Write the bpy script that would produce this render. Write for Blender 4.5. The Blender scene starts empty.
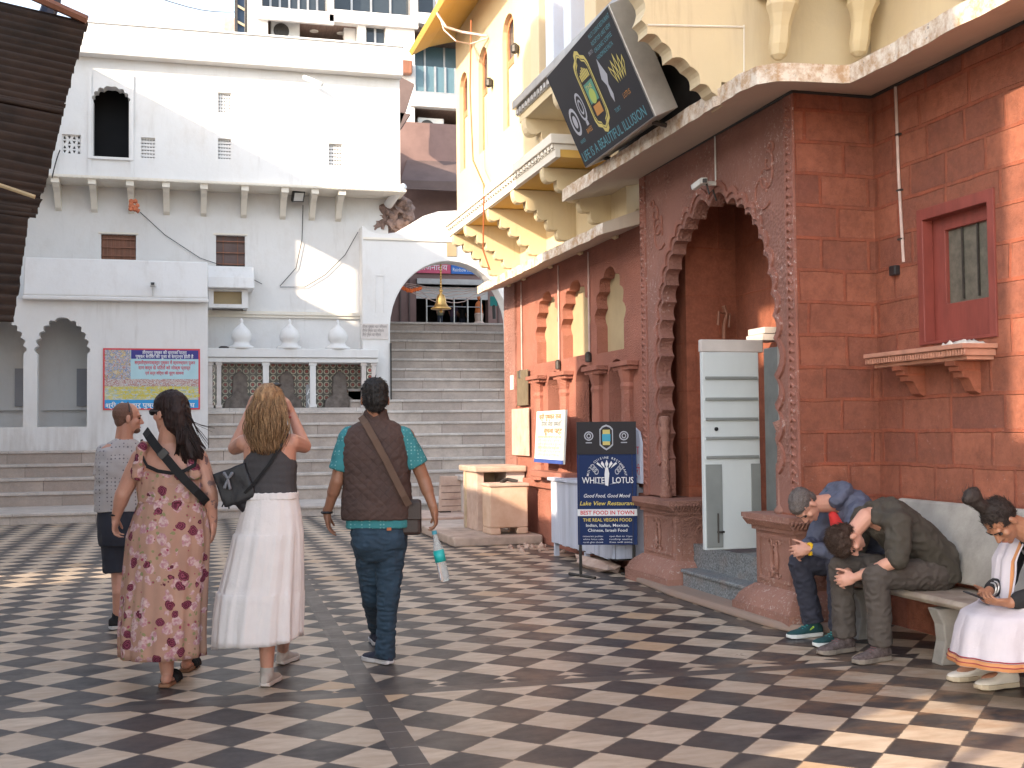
import bpy, math, random
from mathutils import Vector, Matrix, noise, Quaternion
from mathutils.geometry import tessellate_polygon
random.seed(7)
scene = bpy.context.scene
COL = scene.collection
R = math.radians
PI = math.pi
# ------------------------------------------------------------------ camera
FPX, PITCH, ROLL, YAW, CH = 1165.0, R(2.256), R(.614), R(15.6), 1.43
def _basis():
    s, c = math.sin(YAW), math.cos(YAW); sp, cp = math.sin(PITCH), math.cos(PITCH)
    r = Vector((c, -s, 0)); f = Vector((s*cp, c*cp, sp)); u = Vector((-s*sp, -c*sp, cp))
    cr, sr = math.cos(ROLL), math.sin(ROLL)
    return cr*r - sr*u, sr*r + cr*u, f
CR, CU, CF = _basis()
cam = bpy.data.cameras.new('camera'); camo = bpy.data.objects.new('camera', cam); COL.objects.link(camo)
cam.sensor_width = 36; cam.lens = FPX/1024*36; cam.clip_start = .05; cam.clip_end = 2000
camo.matrix_world = Matrix(((CR.x, CU.x, -CF.x, 0), (CR.y, CU.y, -CF.y, 0), (CR.z, CU.z, -CF.z, CH), (0, 0, 0, 1)))
scene.camera = camo
def at(px, py, X=None, Y=None, Z=None):
    """measured position: the point seen at a pixel of the photograph on a known wall or floor plane"""
    r = CF + (px-512)/FPX*CR + (384-py)/FPX*CU
    t = X/r.x if X is not None else (Y/r.y if Y is not None else (Z-CH)/r.z)
    return Vector((r.x*t, r.y*t, CH + r.z*t))
# ------------------------------------------------------------------ objects
ORG = {}
def tag(o, label=None, cat=None, group=None, kind=None):
    if label: o['label'] = label
    if cat: o['category'] = cat
    if group: o['group'] = group
    if kind: o['kind'] = kind
    return o
def thing(name, label, cat, loc=(0, 0, 0), group=None):
    o = bpy.data.objects.new(name, None); COL.objects.link(o); o.location = loc
    o.empty_display_size = .1
    ORG[o.name] = Vector(loc)
    return tag(o, label, cat, group)
def link_mesh(name, verts, faces, mat, parent=None, smooth=False, origin=None, mats=None, fm=None):
    if parent is not None: org = ORG[parent.name]
    elif origin is not None: org = Vector(origin)
    else:
        xs = [v[0] for v in verts]; ys = [v[1] for v in verts]; zs = [v[2] for v in verts]
        org = Vector(((min(xs)+max(xs))/2, (min(ys)+max(ys))/2, min(zs)))
    me = bpy.data.meshes.new(name)
    me.from_pydata([(v[0]-org.x, v[1]-org.y, v[2]-org.z) for v in verts], [], faces)
    for m in (mats or [mat]): me.materials.append(m)
    if fm: me.polygons.foreach_set('material_index', fm)
    if smooth: me.polygons.foreach_set('use_smooth', [True]*len(me.polygons))
    me.update()
    o = bpy.data.objects.new(name, me); COL.objects.link(o)
    if parent is not None: o.parent = parent
    else: o.location = org
    ORG[o.name] = org
    return o
def fix_normals(o):
    import bmesh
    bm = bmesh.new(); bm.from_mesh(o.data); bmesh.ops.recalc_face_normals(bm, faces=bm.faces); bm.to_mesh(o.data); bm.free()
    return o
def bevel(o, w=.01, seg=2):
    m = o.modifiers.new('bevel', 'BEVEL'); m.width = w; m.segments = seg; m.limit_method = 'ANGLE'; m.angle_limit = R(40)
    return o
class MB:
    def __init__(s): s.v = []; s.f = []
    def add(s, v, f):
        n = len(s.v); s.v += [tuple(p) for p in v]; s.f += [tuple(n+i for i in q) for q in f]; return s
    def box(s, x0, x1, y0, y1, z0, z1):
        v = [(x, y, z) for z in (z0, z1) for y in (y0, y1) for x in (x0, x1)]
        return s.add(v, [(0, 2, 3, 1), (4, 5, 7, 6), (0, 1, 5, 4), (2, 6, 7, 3), (0, 4, 6, 2), (1, 3, 7, 5)])
    def obox(s, c, u, v, n, su, sv, sn):
        """oriented box centred at c"""
        c = Vector(c); P = []
        for k in (-.5, .5):
            for j in (-.5, .5):
                for i in (-.5, .5): P.append(c + u*(i*su) + v*(j*sv) + n*(k*sn))
        return s.add(P, [(0, 2, 3, 1), (4, 5, 7, 6), (0, 1, 5, 4), (2, 6, 7, 3), (0, 4, 6, 2), (1, 3, 7, 5)])
    def prism(s, poly, f0, f1):
        """poly 2-D list; f0/f1 map (u,v) to the two end positions"""
        n = len(poly)
        a = [f0(*p) for p in poly]; b = [f1(*p) for p in poly]
        tri = tessellate_polygon([[Vector((p[0], p[1], 0)) for p in poly]])
        fs = [tuple(t) for t in tri] + [tuple(n+i for i in reversed(t)) for t in tri]
        fs += [(i, (i+1) % n, n+(i+1) % n, n+i) for i in range(n)]
        return s.add(a+b, fs)
    def panel(s, outer, holes, f0, f1):
        loops = [outer]+holes
        allp = [p for l in loops for p in l]; n = len(allp)
        tri = tessellate_polygon([[Vector((p[0], p[1], 0)) for p in l] for l in loops])
        a = [f0(*p) for p in allp]; b = [f1(*p) for p in allp]
        fs = [tuple(t) for t in tri] + [tuple(n+i for i in reversed(t)) for t in tri]
        k = 0
        for l in loops:
            m = len(l); fs += [(k+i, k+(i+1) % m, n+k+(i+1) % m, n+k+i) for i in range(m)]; k += m
        return s.add(a+b, fs)
    def tube(s, path, rad, n=8, cap=True):
        path = [Vector(p) for p in path]
        if not isinstance(rad, (list, tuple)): rad = [rad]*len(path)
        ref = None; base = len(s.v); V = []
        for i, p in enumerate(path):
            t = (path[min(i+1, len(path)-1)]-path[max(i-1, 0)])
            t = t.normalized() if t.length > 1e-9 else Vector((0, 0, 1))
            if ref is None:
                ref = t.cross(Vector((0, 0, 1)))
                if ref.length < .1: ref = t.cross(Vector((1, 0, 0)))
            ref = (ref - t*ref.dot(t)); ref = ref.normalized() if ref.length > 1e-6 else t.orthogonal().normalized()
            b = t.cross(ref)
            for k in range(n):
                a = 2*PI*k/n; V.append(p + (ref*math.cos(a)+b*math.sin(a))*rad[i])
        m = len(path)
        F = [(i*n+k, i*n+(k+1) % n, (i+1)*n+(k+1) % n, (i+1)*n+k) for i in range(m-1) for k in range(n)]
        if cap: F += [tuple(reversed(range(n))), tuple((m-1)*n+k for k in range(n))]
        return s.add(V, F)
    def rings(s, rings, cap=True):
        n = len(rings[0]); m = len(rings); V = [p for r in rings for p in r]
        F = [(i*n+k, i*n+(k+1) % n, (i+1)*n+(k+1) % n, (i+1)*n+k) for i in range(m-1) for k in range(n)]
        if cap: F += [tuple(reversed(range(n))), tuple((m-1)*n+k for k in range(n))]
        return s.add(V, F)
    def lathe(s, c, prof, n=16, sx=1, sy=1):
        c = Vector(c)
        return s.rings([[c+Vector((r*sx*math.cos(2*PI*k/n), r*sy*math.sin(2*PI*k/n), z)) for k in range(n)] for r, z in prof])
    def build(s, name, mat, parent=None, smooth=False, bev=0, origin=None):
        o = link_mesh(name, s.v, s.f, mat, parent, smooth, origin); fix_normals(o)
        if bev: bevel(o, bev)
        return o
def fX(x): return lambda u, v: (x, u, v)      # wall plane X=const, u along Y
def fY(y): return lambda u, v: (u, y, v)      # wall plane Y=const, u along X
def rect(u0, u1, v0, v1): return [(u0, v0), (u1, v0), (u1, v1), (u0, v1)]
def cusped(u0, u1, vb, vs, va, lobes=5, bulge=.45, seg=5, side=0):
    """opening outline of a cusped arch: bottom vb, springing vs, apex va, lobes per half, lobes down the jamb = side"""
    c = (u0+u1)/2; w = (u1-u0)/2
    base = []
    for i in range(lobes+1):
        t = i/lobes; a = t*PI/2
        x = math.cos(a)**.85*w; z = vs+(va-vs)*(math.sin(a)*.86+.14*t**3)
        base.append((x, z))
    jl = [(w, vb+(vs-vb)*(1-side)+(vs-vb)*side*i/max(1, int(side*10))) for i in range(int(side*10))] if side > 0 else []
    pts = jl+base if jl else base
    right = []
    if not jl or side < 1: right.append((w, vb))
    for i in range(len(pts)-1):
        p, q = Vector(pts[i]), Vector(pts[i+1]); d = q-p; n = Vector((d.y, -d.x)); L = d.length
        if L < 1e-5: continue
        n.normalize()
        for k in range(seg):
            t = k/seg; b = math.sin(PI*t)*L*bulge
            if i >= len(pts)-2: b *= .5
            right.append(tuple(p+d*t+n*b))
    right.append((0, va+.02*(va-vs)))
    out = [(c+x, z) for x, z in right]+[(c-x, z) for x, z in reversed(right[:-1])]
    res = []
    for p in out:
        if not res or (abs(p[0]-res[-1][0])+abs(p[1]-res[-1][1])) > 1e-4: res.append(p)
    return res
def arched(u0, u1, vb, vs, va, n=10):
    c = (u0+u1)/2; w = (u1-u0)/2
    return [(u1, vb)]+[(c+w*math.cos(PI*i/n), vs+(va-vs)*math.sin(PI*i/n)) for i in range(n+1)]+[(u0, vb)]
def copy_tree(o, parent=None):
    c = o.copy(); COL.objects.link(c); c.parent = parent
    for k in list(o.children): copy_tree(k, c)
    return c
# ------------------------------------------------------------------ materials
def _nt(name):
    m = bpy.data.materials.new(name); m.use_nodes = True; nt = m.node_tree
    return m, nt, nt.nodes['Principled BSDF']
def N(nt, t, **k):
    n = nt.nodes.new(t)
    for a, b in k.items():
        if a.startswith('i_'): n.inputs[a[2:].replace('_', ' ')].default_value = b
        else: setattr(n, a, b)
    return n
def Mth(nt, op, a, b=None, c=None):
    n = nt.nodes.new('ShaderNodeMath'); n.operation = op
    for i, x in enumerate((a, b, c)):
        if x is None: continue
        if isinstance(x, (int, float)): n.inputs[i].default_value = x
        else: nt.links.new(x, n.inputs[i])
    return n.outputs[0]
def Mix(nt, f, a, b, mode='MIX'):
    n = nt.nodes.new('ShaderNodeMix'); n.data_type = 'RGBA'; n.blend_type = mode
    for i, x in ((0, f), (6, a), (7, b)):
        if isinstance(x, (int, float)): n.inputs[i].default_value = x
        elif isinstance(x, tuple): n.inputs[i].default_value = x+(1,) if len(x) == 3 else x
        else: nt.links.new(x, n.inputs[i])
    return n.outputs[2]
def Ramp(nt, x, p0, p1, v0=0., v1=1.):
    n = nt.nodes.new('ShaderNodeMapRange'); nt.links.new(x, n.inputs[0])
    n.inputs[1].default_value = p0; n.inputs[2].default_value = p1; n.inputs[3].default_value = v0; n.inputs[4].default_value = v1
    return n.outputs[0]
def Pos(nt, scale=(1, 1, 1), obj=False):
    if obj: src = N(nt, 'ShaderNodeTexCoord').outputs['Object']
    else: src = N(nt, 'ShaderNodeNewGeometry').outputs['Position']
    mp = N(nt, 'ShaderNodeMapping'); mp.inputs['Scale'].default_value = scale; nt.links.new(src, mp.inputs[0])
    return mp.outputs[0]
def Noise(nt, vec, scale, detail=4, rough=.55):
    n = N(nt, 'ShaderNodeTexNoise'); n.inputs['Scale'].default_value = scale; n.inputs['Detail'].default_value = detail; n.inputs['Roughness'].default_value = rough
    nt.links.new(vec, n.inputs['Vector']); return n.outputs['Fac']
def Bump(nt, bs, h, strength=.3, dist=.01):
    b = N(nt, 'ShaderNodeBump'); b.inputs['Strength'].default_value = strength; b.inputs['Distance'].default_value = dist
    nt.links.new(h, b.inputs['Height']); nt.links.new(b.outputs[0], bs.inputs['Normal'])
def M(name, col, rough=.6, var=.15, vs=6, bump=.2, bs_=60, metal=0, stretch=(1, 1, 1), obj=False, col2=None, sheen=0, dist=.004):
    m, nt, bs = _nt(name)
    p = Pos(nt, stretch, obj)
    f = Noise(nt, p, vs, 6, .6)
    a = tuple(max(0, c*(1-var)) for c in col); b = col2 or tuple(min(1, c*(1+var)) for c in col)
    nt.links.new(Mix(nt, Ramp(nt, f, .3, .7), a, b), bs.inputs['Base Color'])
    bs.inputs['Roughness'].default_value = rough; bs.inputs['Metallic'].default_value = metal
    if sheen: bs.inputs['Sheen Weight'].default_value = sheen
    if bump: Bump(nt, bs, Noise(nt, p, bs_, 4, .6), bump, dist)
    return m
MA = {}
# --- whitewash: uneven limewash, rain streaks, flaked grey patches
def m_whitewash(name, col, streak=(.38, .33, .28), amt=.65, dirt_low=None):
    m, nt, bs = _nt(name)
    p = Pos(nt); ps = Pos(nt, (3.2, 3.2, .35))
    c = Mix(nt, Ramp(nt, Noise(nt, p, .9, 5), .35, .7), col, tuple(x*.93 for x in col))
    st = Mth(nt, 'MULTIPLY', Ramp(nt, Noise(nt, ps, 1.6, 6, .65), .56, .78), Ramp(nt, Noise(nt, p, .6, 3), .4, .65))
    c = Mix(nt, Mth(nt, 'MULTIPLY', st, amt), c, streak)
    fl = Ramp(nt, Noise(nt, p, 7, 8, .7), .69, .74)
    c = Mix(nt, Mth(nt, 'MULTIPLY', fl, .55), c, (.46, .39, .34))
    c = Mix(nt, Mth(nt, 'MULTIPLY', Ramp(nt, Noise(nt, Pos(nt, (1, 1, .6)), 2.1, 7, .72), .5, .72), .22), c, (.50, .42, .34))
    if dirt_low is not None:
        z = N(nt, 'ShaderNodeSeparateXYZ'); nt.links.new(N(nt, 'ShaderNodeNewGeometry').outputs['Position'], z.inputs[0])
        d = Mth(nt, 'MULTIPLY', Ramp(nt, z.outputs[2], dirt_low[0], dirt_low[1], 1, 0), Ramp(nt, Noise(nt, ps, 3, 6), .35, .75))
        c = Mix(nt, Mth(nt, 'MULTIPLY', d, .6), c, (.30, .24, .20))
    nt.links.new(c, bs.inputs['Base Color']); bs.inputs['Roughness'].default_value = .85
    Bump(nt, bs, Noise(nt, p, 9, 8, .65), .35, .012)
    return m
MA['white'] = m_whitewash('whitewash', (.74, .72, .695))
MA['white_low'] = m_whitewash('whitewash_stained', (.74, .72, .695), amt=.75, dirt_low=(.9, 2.2))
MA['trim'] = m_whitewash('limewash_trim', (.78, .72, .62), (.45, .33, .22), .5)
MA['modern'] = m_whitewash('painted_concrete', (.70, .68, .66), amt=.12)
# --- coursed blocks (axis aligned walls)
def m_blocks(name, c1, c2, mortar, bw=.42, bh=.25, ms=.012, rough=.8, flake=0., bump=.6, off=.5, wob=.012, fine=(1, 1, 1)):
    m, nt, bs = _nt(name)
    g = N(nt, 'ShaderNodeNewGeometry').outputs['Position']
    sx = N(nt, 'ShaderNodeSeparateXYZ'); nt.links.new(g, sx.inputs[0])
    nz = N(nt, 'ShaderNodeTexNoise'); nz.inputs['Scale'].default_value = 2.3; nz.inputs['Detail'].default_value = 3; nt.links.new(g, nz.inputs['Vector'])
    ns = N(nt, 'ShaderNodeSeparateXYZ'); nt.links.new(nz.outputs['Color'], ns.inputs[0])
    u = Mth(nt, 'ADD', Mth(nt, 'ADD', sx.outputs[0], sx.outputs[1]), Mth(nt, 'MULTIPLY', ns.outputs[0], wob*4))
    v = Mth(nt, 'ADD', sx.outputs[2], Mth(nt, 'MULTIPLY', ns.outputs[1], wob*3))
    cv = N(nt, 'ShaderNodeCombineXYZ'); nt.links.new(u, cv.inputs[0]); nt.links.new(v, cv.inputs[1])
    bk = N(nt, 'ShaderNodeTexBrick'); bk.offset = off; bk.squash = 1.35; bk.squash_frequency = 3; nt.links.new(cv.outputs[0], bk.inputs['Vector'])
    bk.inputs['Scale'].default_value = 1; bk.inputs['Brick Width'].default_value = bw; bk.inputs['Row Height'].default_value = bh
    bk.inputs['Mortar Size'].default_value = ms; bk.inputs['Mortar Smooth'].default_value = .35; bk.inputs['Bias'].default_value = 0
    bk.inputs['Color1'].default_value = c1+(1,); bk.inputs['Color2'].default_value = c2+(1,); bk.inputs['Mortar'].default_value = mortar+(1,)
    p = Pos(nt, fine)
    c = Mix(nt, Ramp(nt, Noise(nt, p, 3.1, 6, .65), .3, .72), bk.outputs['Color'], tuple(x*.55 for x in c1))
    c = Mix(nt, Mth(nt, 'MULTIPLY', Ramp(nt, Noise(nt, p, 42, 5, .7), .45, .75), .35), c, tuple(min(1, x*1.5+.02) for x in c2))
    if flake:
        lo = Ramp(nt, sx.outputs[2], .5, 1.9, 1, .12)
        fk = Mth(nt, 'MULTIPLY', Mth(nt, 'MULTIPLY', Ramp(nt, Noise(nt, p, 30, 6, .8), .60, .66), Ramp(nt, Noise(nt, p, 3.3, 4), .45, .62)), lo)
        c = Mix(nt, Mth(nt, 'MULTIPLY', fk, flake), c, (.62, .52, .47))
    nt.links.new(c, bs.inputs['Base Color']); bs.inputs['Roughness'].default_value = rough
    c = Mix(nt, Mth(nt, 'MULTIPLY', Ramp(nt, Noise(nt, p, 11, 6, .75), .42, .68), .45 if flake else .2), c, tuple(x*.45 for x in c2))
    nt.links.new(c, bs.inputs['Base Color'])
    h = Mth(nt, 'ADD', Mth(nt, 'MULTIPLY', bk.outputs['Fac'], .8), Mth(nt, 'MULTIPLY', Noise(nt, p, 55, 6, .75), .9))
    Bump(nt, bs, h, bump, .012)
    return m
MA['red'] = m_blocks('red_sandstone_blocks', (.44, .150, .085), (.21, .072, .048), (.36, .088, .042), .40, .235, .016, .85, .9, .9)
MA['red_in'] = m_blocks('red_sandstone_inner', (.42, .135, .072), (.29, .09, .05), (.35, .09, .04), .5, .45, .008, .85, .2, .4)
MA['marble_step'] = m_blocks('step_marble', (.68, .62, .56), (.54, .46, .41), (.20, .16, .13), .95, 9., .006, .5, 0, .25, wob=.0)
# --- carved plastered sandstone
def m_carved(name, col, pale, sc=34, flake=.7):
    m, nt, bs = _nt(name)
    p = Pos(nt)
    vo = N(nt, 'ShaderNodeTexVoronoi'); vo.inputs['Scale'].default_value = sc; nt.links.new(p, vo.inputs['Vector'])
    nz = Noise(nt, p, 2.4, 5, .6)
    c = Mix(nt, Ramp(nt, nz, .3, .7), col, tuple(x*.72 for x in col))
    c = Mix(nt, Mth(nt, 'MULTIPLY', Mth(nt, 'MULTIPLY', Ramp(nt, Noise(nt, p, 26, 7, .8), .56, .63), Ramp(nt, Noise(nt, p, 1.7, 3), .42, .6)), flake), c, pale)
    nt.links.new(c, bs.inputs['Base Color']); bs.inputs['Roughness'].default_value = .78
    h = Mth(nt, 'ADD', Mth(nt, 'MULTIPLY', vo.outputs['Distance'], Ramp(nt, Noise(nt, p, 1.2, 2), .4, .55, .12, 1)), Mth(nt, 'MULTIPLY', Noise(nt, p, 38, 5, .7), .6))
    Bump(nt, bs, h, .75, .015)
    return m
MA['carved'] = m_carved('carved_sandstone', (.31, .145, .110), (.60, .48, .44))
MA['carved_edge'] = m_carved('carved_border_sandstone', (.35, .145, .105), (.62, .50, .46), 22, 1.)
MA['capst'] = m_carved('moulded_sandstone', (.35, .175, .13), (.60, .50, .45), 60, .8)
MA['wingred'] = m_carved('painted_sandstone', (.38, .145, .098), (.56, .36, .30), 70, .25)
MA['yellow'] = m_whitewash('cream_paint', (.64, .52, .32), (.32, .21, .11), .7)
MA['yellow_deep'] = m_whitewash('ochre_bounce_paint', (.70, .42, .10), (.45, .25, .08), .35)  # ochre deepened with the yellow bounce light under the roof
MA['cream'] = m_whitewash('pale_cream_paint', (.66, .54, .35), (.33, .22, .13), .7)
MA['eave'] = m_whitewash('weathered_eave_slab', (.55, .47, .38), (.20, .15, .12), .8)
def m_edge():
    m, nt, bs = _nt('flaking_edge_paint'); p = Pos(nt)
    f = Ramp(nt, Noise(nt, p, 9, 8, .75), .42, .6)
    c = Mix(nt, f, (.78, .70, .60), (.50, .33, .20))
    c = Mix(nt, Ramp(nt, Noise(nt, p, 21, 8, .8), .6, .66), c, (.16, .13, .12))
    nt.links.new(c, bs.inputs['Base Color']); bs.inputs['Roughness'].default_value = .9
    Bump(nt, bs, Noise(nt, p, 16, 8, .8), .9, .02); return m
MA['edge'] = m_edge()
MA['infill'] = M('ochre_infill', (.40, .31, .18), .8, .12, 2, .2, 30)
MA['granite'] = None
def m_granite():
    m, nt, bs = _nt('grey_granite'); p = Pos(nt)
    vo = N(nt, 'ShaderNodeTexVoronoi'); vo.inputs['Scale'].default_value = 95; nt.links.new(p, vo.inputs['Vector'])
    c = Mix(nt, Ramp(nt, vo.outputs['Color'], .2, .9), (.10, .115, .125), (.30, .32, .33))
    c = Mix(nt, Ramp(nt, Noise(nt, p, 5, 5), .5, .8), c, (.24, .20, .18))
    nt.links.new(c, bs.inputs['Base Color']); bs.inputs['Roughness'].default_value = .45; return m
MA['granite'] = m_granite()
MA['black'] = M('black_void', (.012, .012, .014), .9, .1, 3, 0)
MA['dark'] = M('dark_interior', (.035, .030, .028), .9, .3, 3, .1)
MA['metal'] = M('galvanised_steel', (.42, .40, .38), .38, .15, 5, .12, 40, .75)
MA['steel_dark'] = M('dark_steel', (.06, .055, .05), .5, .3, 20, .2, 80, .5)
MA['rust'] = M('rusty_corrugated', (.018, .012, .009), .8, .5, 5, .3, 40, .1, col2=(.040, .024, .017))
MA['awning_cloth'] = M('brown_awning', (.14, .095, .085), .8, .15, 3, .2, 20)
MA['stone_pink'] = M('pink_stone', (.50, .33, .26), .8, .2, 4, .4, 30, col2=(.62, .47, .38))
MA['stone_white'] = M('white_marble_slab', (.58, .52, .48), .6, .15, 3, .2, 25)
MA['concrete'] = M('bench_concrete', (.30, .285, .26), .75, .22, 5, .5, 60, col2=(.38, .36, .33))
MA['glass_teal'] = M('teal_glass', (.09, .16, .19), .2, .1, 2, 0)
MA['glass_dark'] = M('dark_glass', (.03, .04, .05), .08, .1, 2, 0)
MA['wood_brown'] = M('brown_wood', (.22, .09, .05), .6, .25, 12, .2, 60, stretch=(1, 1, .15))
MA['orange_wood'] = M('orange_window_wood', (.52, .20, .09), .6, .2, 8, .2, 50)
MA['redpaint'] = M('red_painted_wood', (.22, .050, .038), .5, .2, 9, .25, 60, stretch=(1, 1, .3))
MA['doorwhite'] = M('pale_painted_steel', (.62, .66, .66), .45, .06, 2.5, .15, 20, stretch=(1, 1, .4))
MA['doorgrey'] = M('grey_painted_steel', (.24, .255, .245), .5, .12, 3, .15, 20)
MA['plank'] = M('blue_white_planks', (.50, .53, .62), .75, .18, 5, .4, 30, stretch=(1, 1, .12))
MA['brass'] = M('brass', (.60, .36, .12), .35, .2, 20, .1, 60, .9)
MA['cable'] = M('cable', (.03, .03, .03), .6, .1, 5, 0)
MA['pipe'] = M('pale_conduit', (.52, .40, .36), .6, .15, 12, .1)
MA['redwire'] = M('red_wire', (.40, .12, .04), .6, .1, 5, 0)
MA['plastic_black'] = M('black_plastic', (.02, .02, .022), .4, .1, 5, 0)
MA['plastic_white'] = M('white_plastic', (.6, .6, .58), .4, .1, 5, 0)
def flat(name, col, rough=.6): 
    k = 'flat_'+name
    if k not in MA: MA[k] = M(name, col, rough, .04, 5, 0)
    return MA[k]
# --- text and flat shapes on a plane
def text(body, O, U, V, size, mat, parent, name='lettering', align='LEFT', ext=.001, off=0., sx=1., width=None, shear=0, bold=0):
    c = bpy.data.curves.new('t', 'FONT'); c.body = body; c.size = size; c.extrude = 0; c.align_x = align; c.resolution_u = 2
    c.shear = shear; c.offset = min(bold, .016)*size*1.2
    o = bpy.data.objects.new('t', c); COL.objects.link(o)
    dg = bpy.context.evaluated_depsgraph_get(); dg.update()
    me = bpy.data.meshes.new_from_object(o.evaluated_get(dg)); bpy.data.objects.remove(o)
    if len(me.vertices) == 0: return None
    xs = [v.co.x for v in me.vertices]; w = max(xs)-min(xs)
    k = (width/w) if width else sx
    U = Vector(U).normalized(); V = Vector(V).normalized(); Nn = U.cross(V)
    x0 = min(xs) if align == 'LEFT' else (min(xs)+max(xs))/2
    vs = [Vector(O)+U*((v.co.x-x0)*k)+V*v.co.y+Nn*(.002+off) for v in me.vertices]
    fs = [tuple(p.vertices) for p in me.polygons]
    return link_mesh(name, vs, fs, mat, parent)
class Plane2:
    """draws flat signs: local (u,v) from bottom left, in metres; layer lifts by 2 mm"""
    def __init__(s, O, U, V): s.O = Vector(O); s.U = Vector(U).normalized(); s.V = Vector(V).normalized(); s.N = s.U.cross(s.V)
    def p(s, u, v, l=0): return s.O+s.U*u+s.V*v+s.N*(.002*l)
    def poly(s, pts, l, name, mat, parent):
        m = MB(); m.prism(pts, lambda a, b: s.p(a, b, l), lambda a, b: s.p(a, b, l-.45)); return m.build(name, mat, parent)
    def rect(s, u0, u1, v0, v1, l, name, mat, parent): return s.poly(rect(u0, u1, v0, v1), l, name, mat, parent)
    def ring(s, pts, w, l, name, mat, parent):
        cx = sum(p[0] for p in pts)/len(pts); cy = sum(p[1] for p in pts)/len(pts)
        hole = [(cx+(x-cx)*(1-w), cy+(y-cy)*(1-w)) for x, y in pts]
        m = MB(); m.panel(pts, [hole], lambda a, b: s.p(a, b, l), lambda a, b: s.p(a, b, l-.45)); return m.build(name, mat, parent)
    def text(s, body, u, v, size, l, mat, parent, **k):
        return text(body, s.p(u, v), s.U, s.V, size, mat, parent, off=.002*l-.002, **k)
def ell(cx, cy, rx, ry, n=20): return [(cx+rx*math.cos(2*PI*i/n), cy+ry*math.sin(2*PI*i/n)) for i in range(n)]
# ------------------------------------------------------------------ light
SUN = Vector((-.78, -.45, .38)).normalized()
elev = math.asin(SUN.z); azim = math.atan2(SUN.x, SUN.y)
w = bpy.data.worlds.new('World'); scene.world = w; w.use_nodes = True
nt = w.node_tree; bg = nt.nodes['Background']
sky = nt.nodes.new('ShaderNodeTexSky'); sky.sky_type = 'NISHITA'; sky.sun_disc = False
sky.sun_elevation = elev; sky.sun_rotation = azim % (2*PI); sky.air_density = 1.; sky.dust_density = 1.4; sky.ozone_density = 1.
hs = nt.nodes.new('ShaderNodeHueSaturation'); hs.inputs['Saturation'].default_value = .58; nt.links.new(sky.outputs[0], hs.inputs['Color']); nt.links.new(hs.outputs[0], bg.inputs[0]); bg.inputs[1].default_value = .15
sl = bpy.data.lights.new('sun', 'SUN'); sl.energy = 2.3; sl.angle = R(.5); sl.color = (1., .82, .62)
so = bpy.data.objects.new('sun', sl); COL.objects.link(so); so.rotation_euler = SUN.to_track_quat('Z', 'Y').to_euler()
vs = scene.view_settings; vs.view_transform = 'Standard'; vs.look = 'None'; vs.gamma = 1; vs.exposure = 2.0; vs.use_curve_mapping = False
scene.render.engine = 'CYCLES'
scene.cycles.max_bounces = 5; scene.cycles.diffuse_bounces = 3; scene.cycles.glossy_bounces = 3
scene.render.resolution_x = 1024; scene.render.resolution_y = 768
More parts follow.
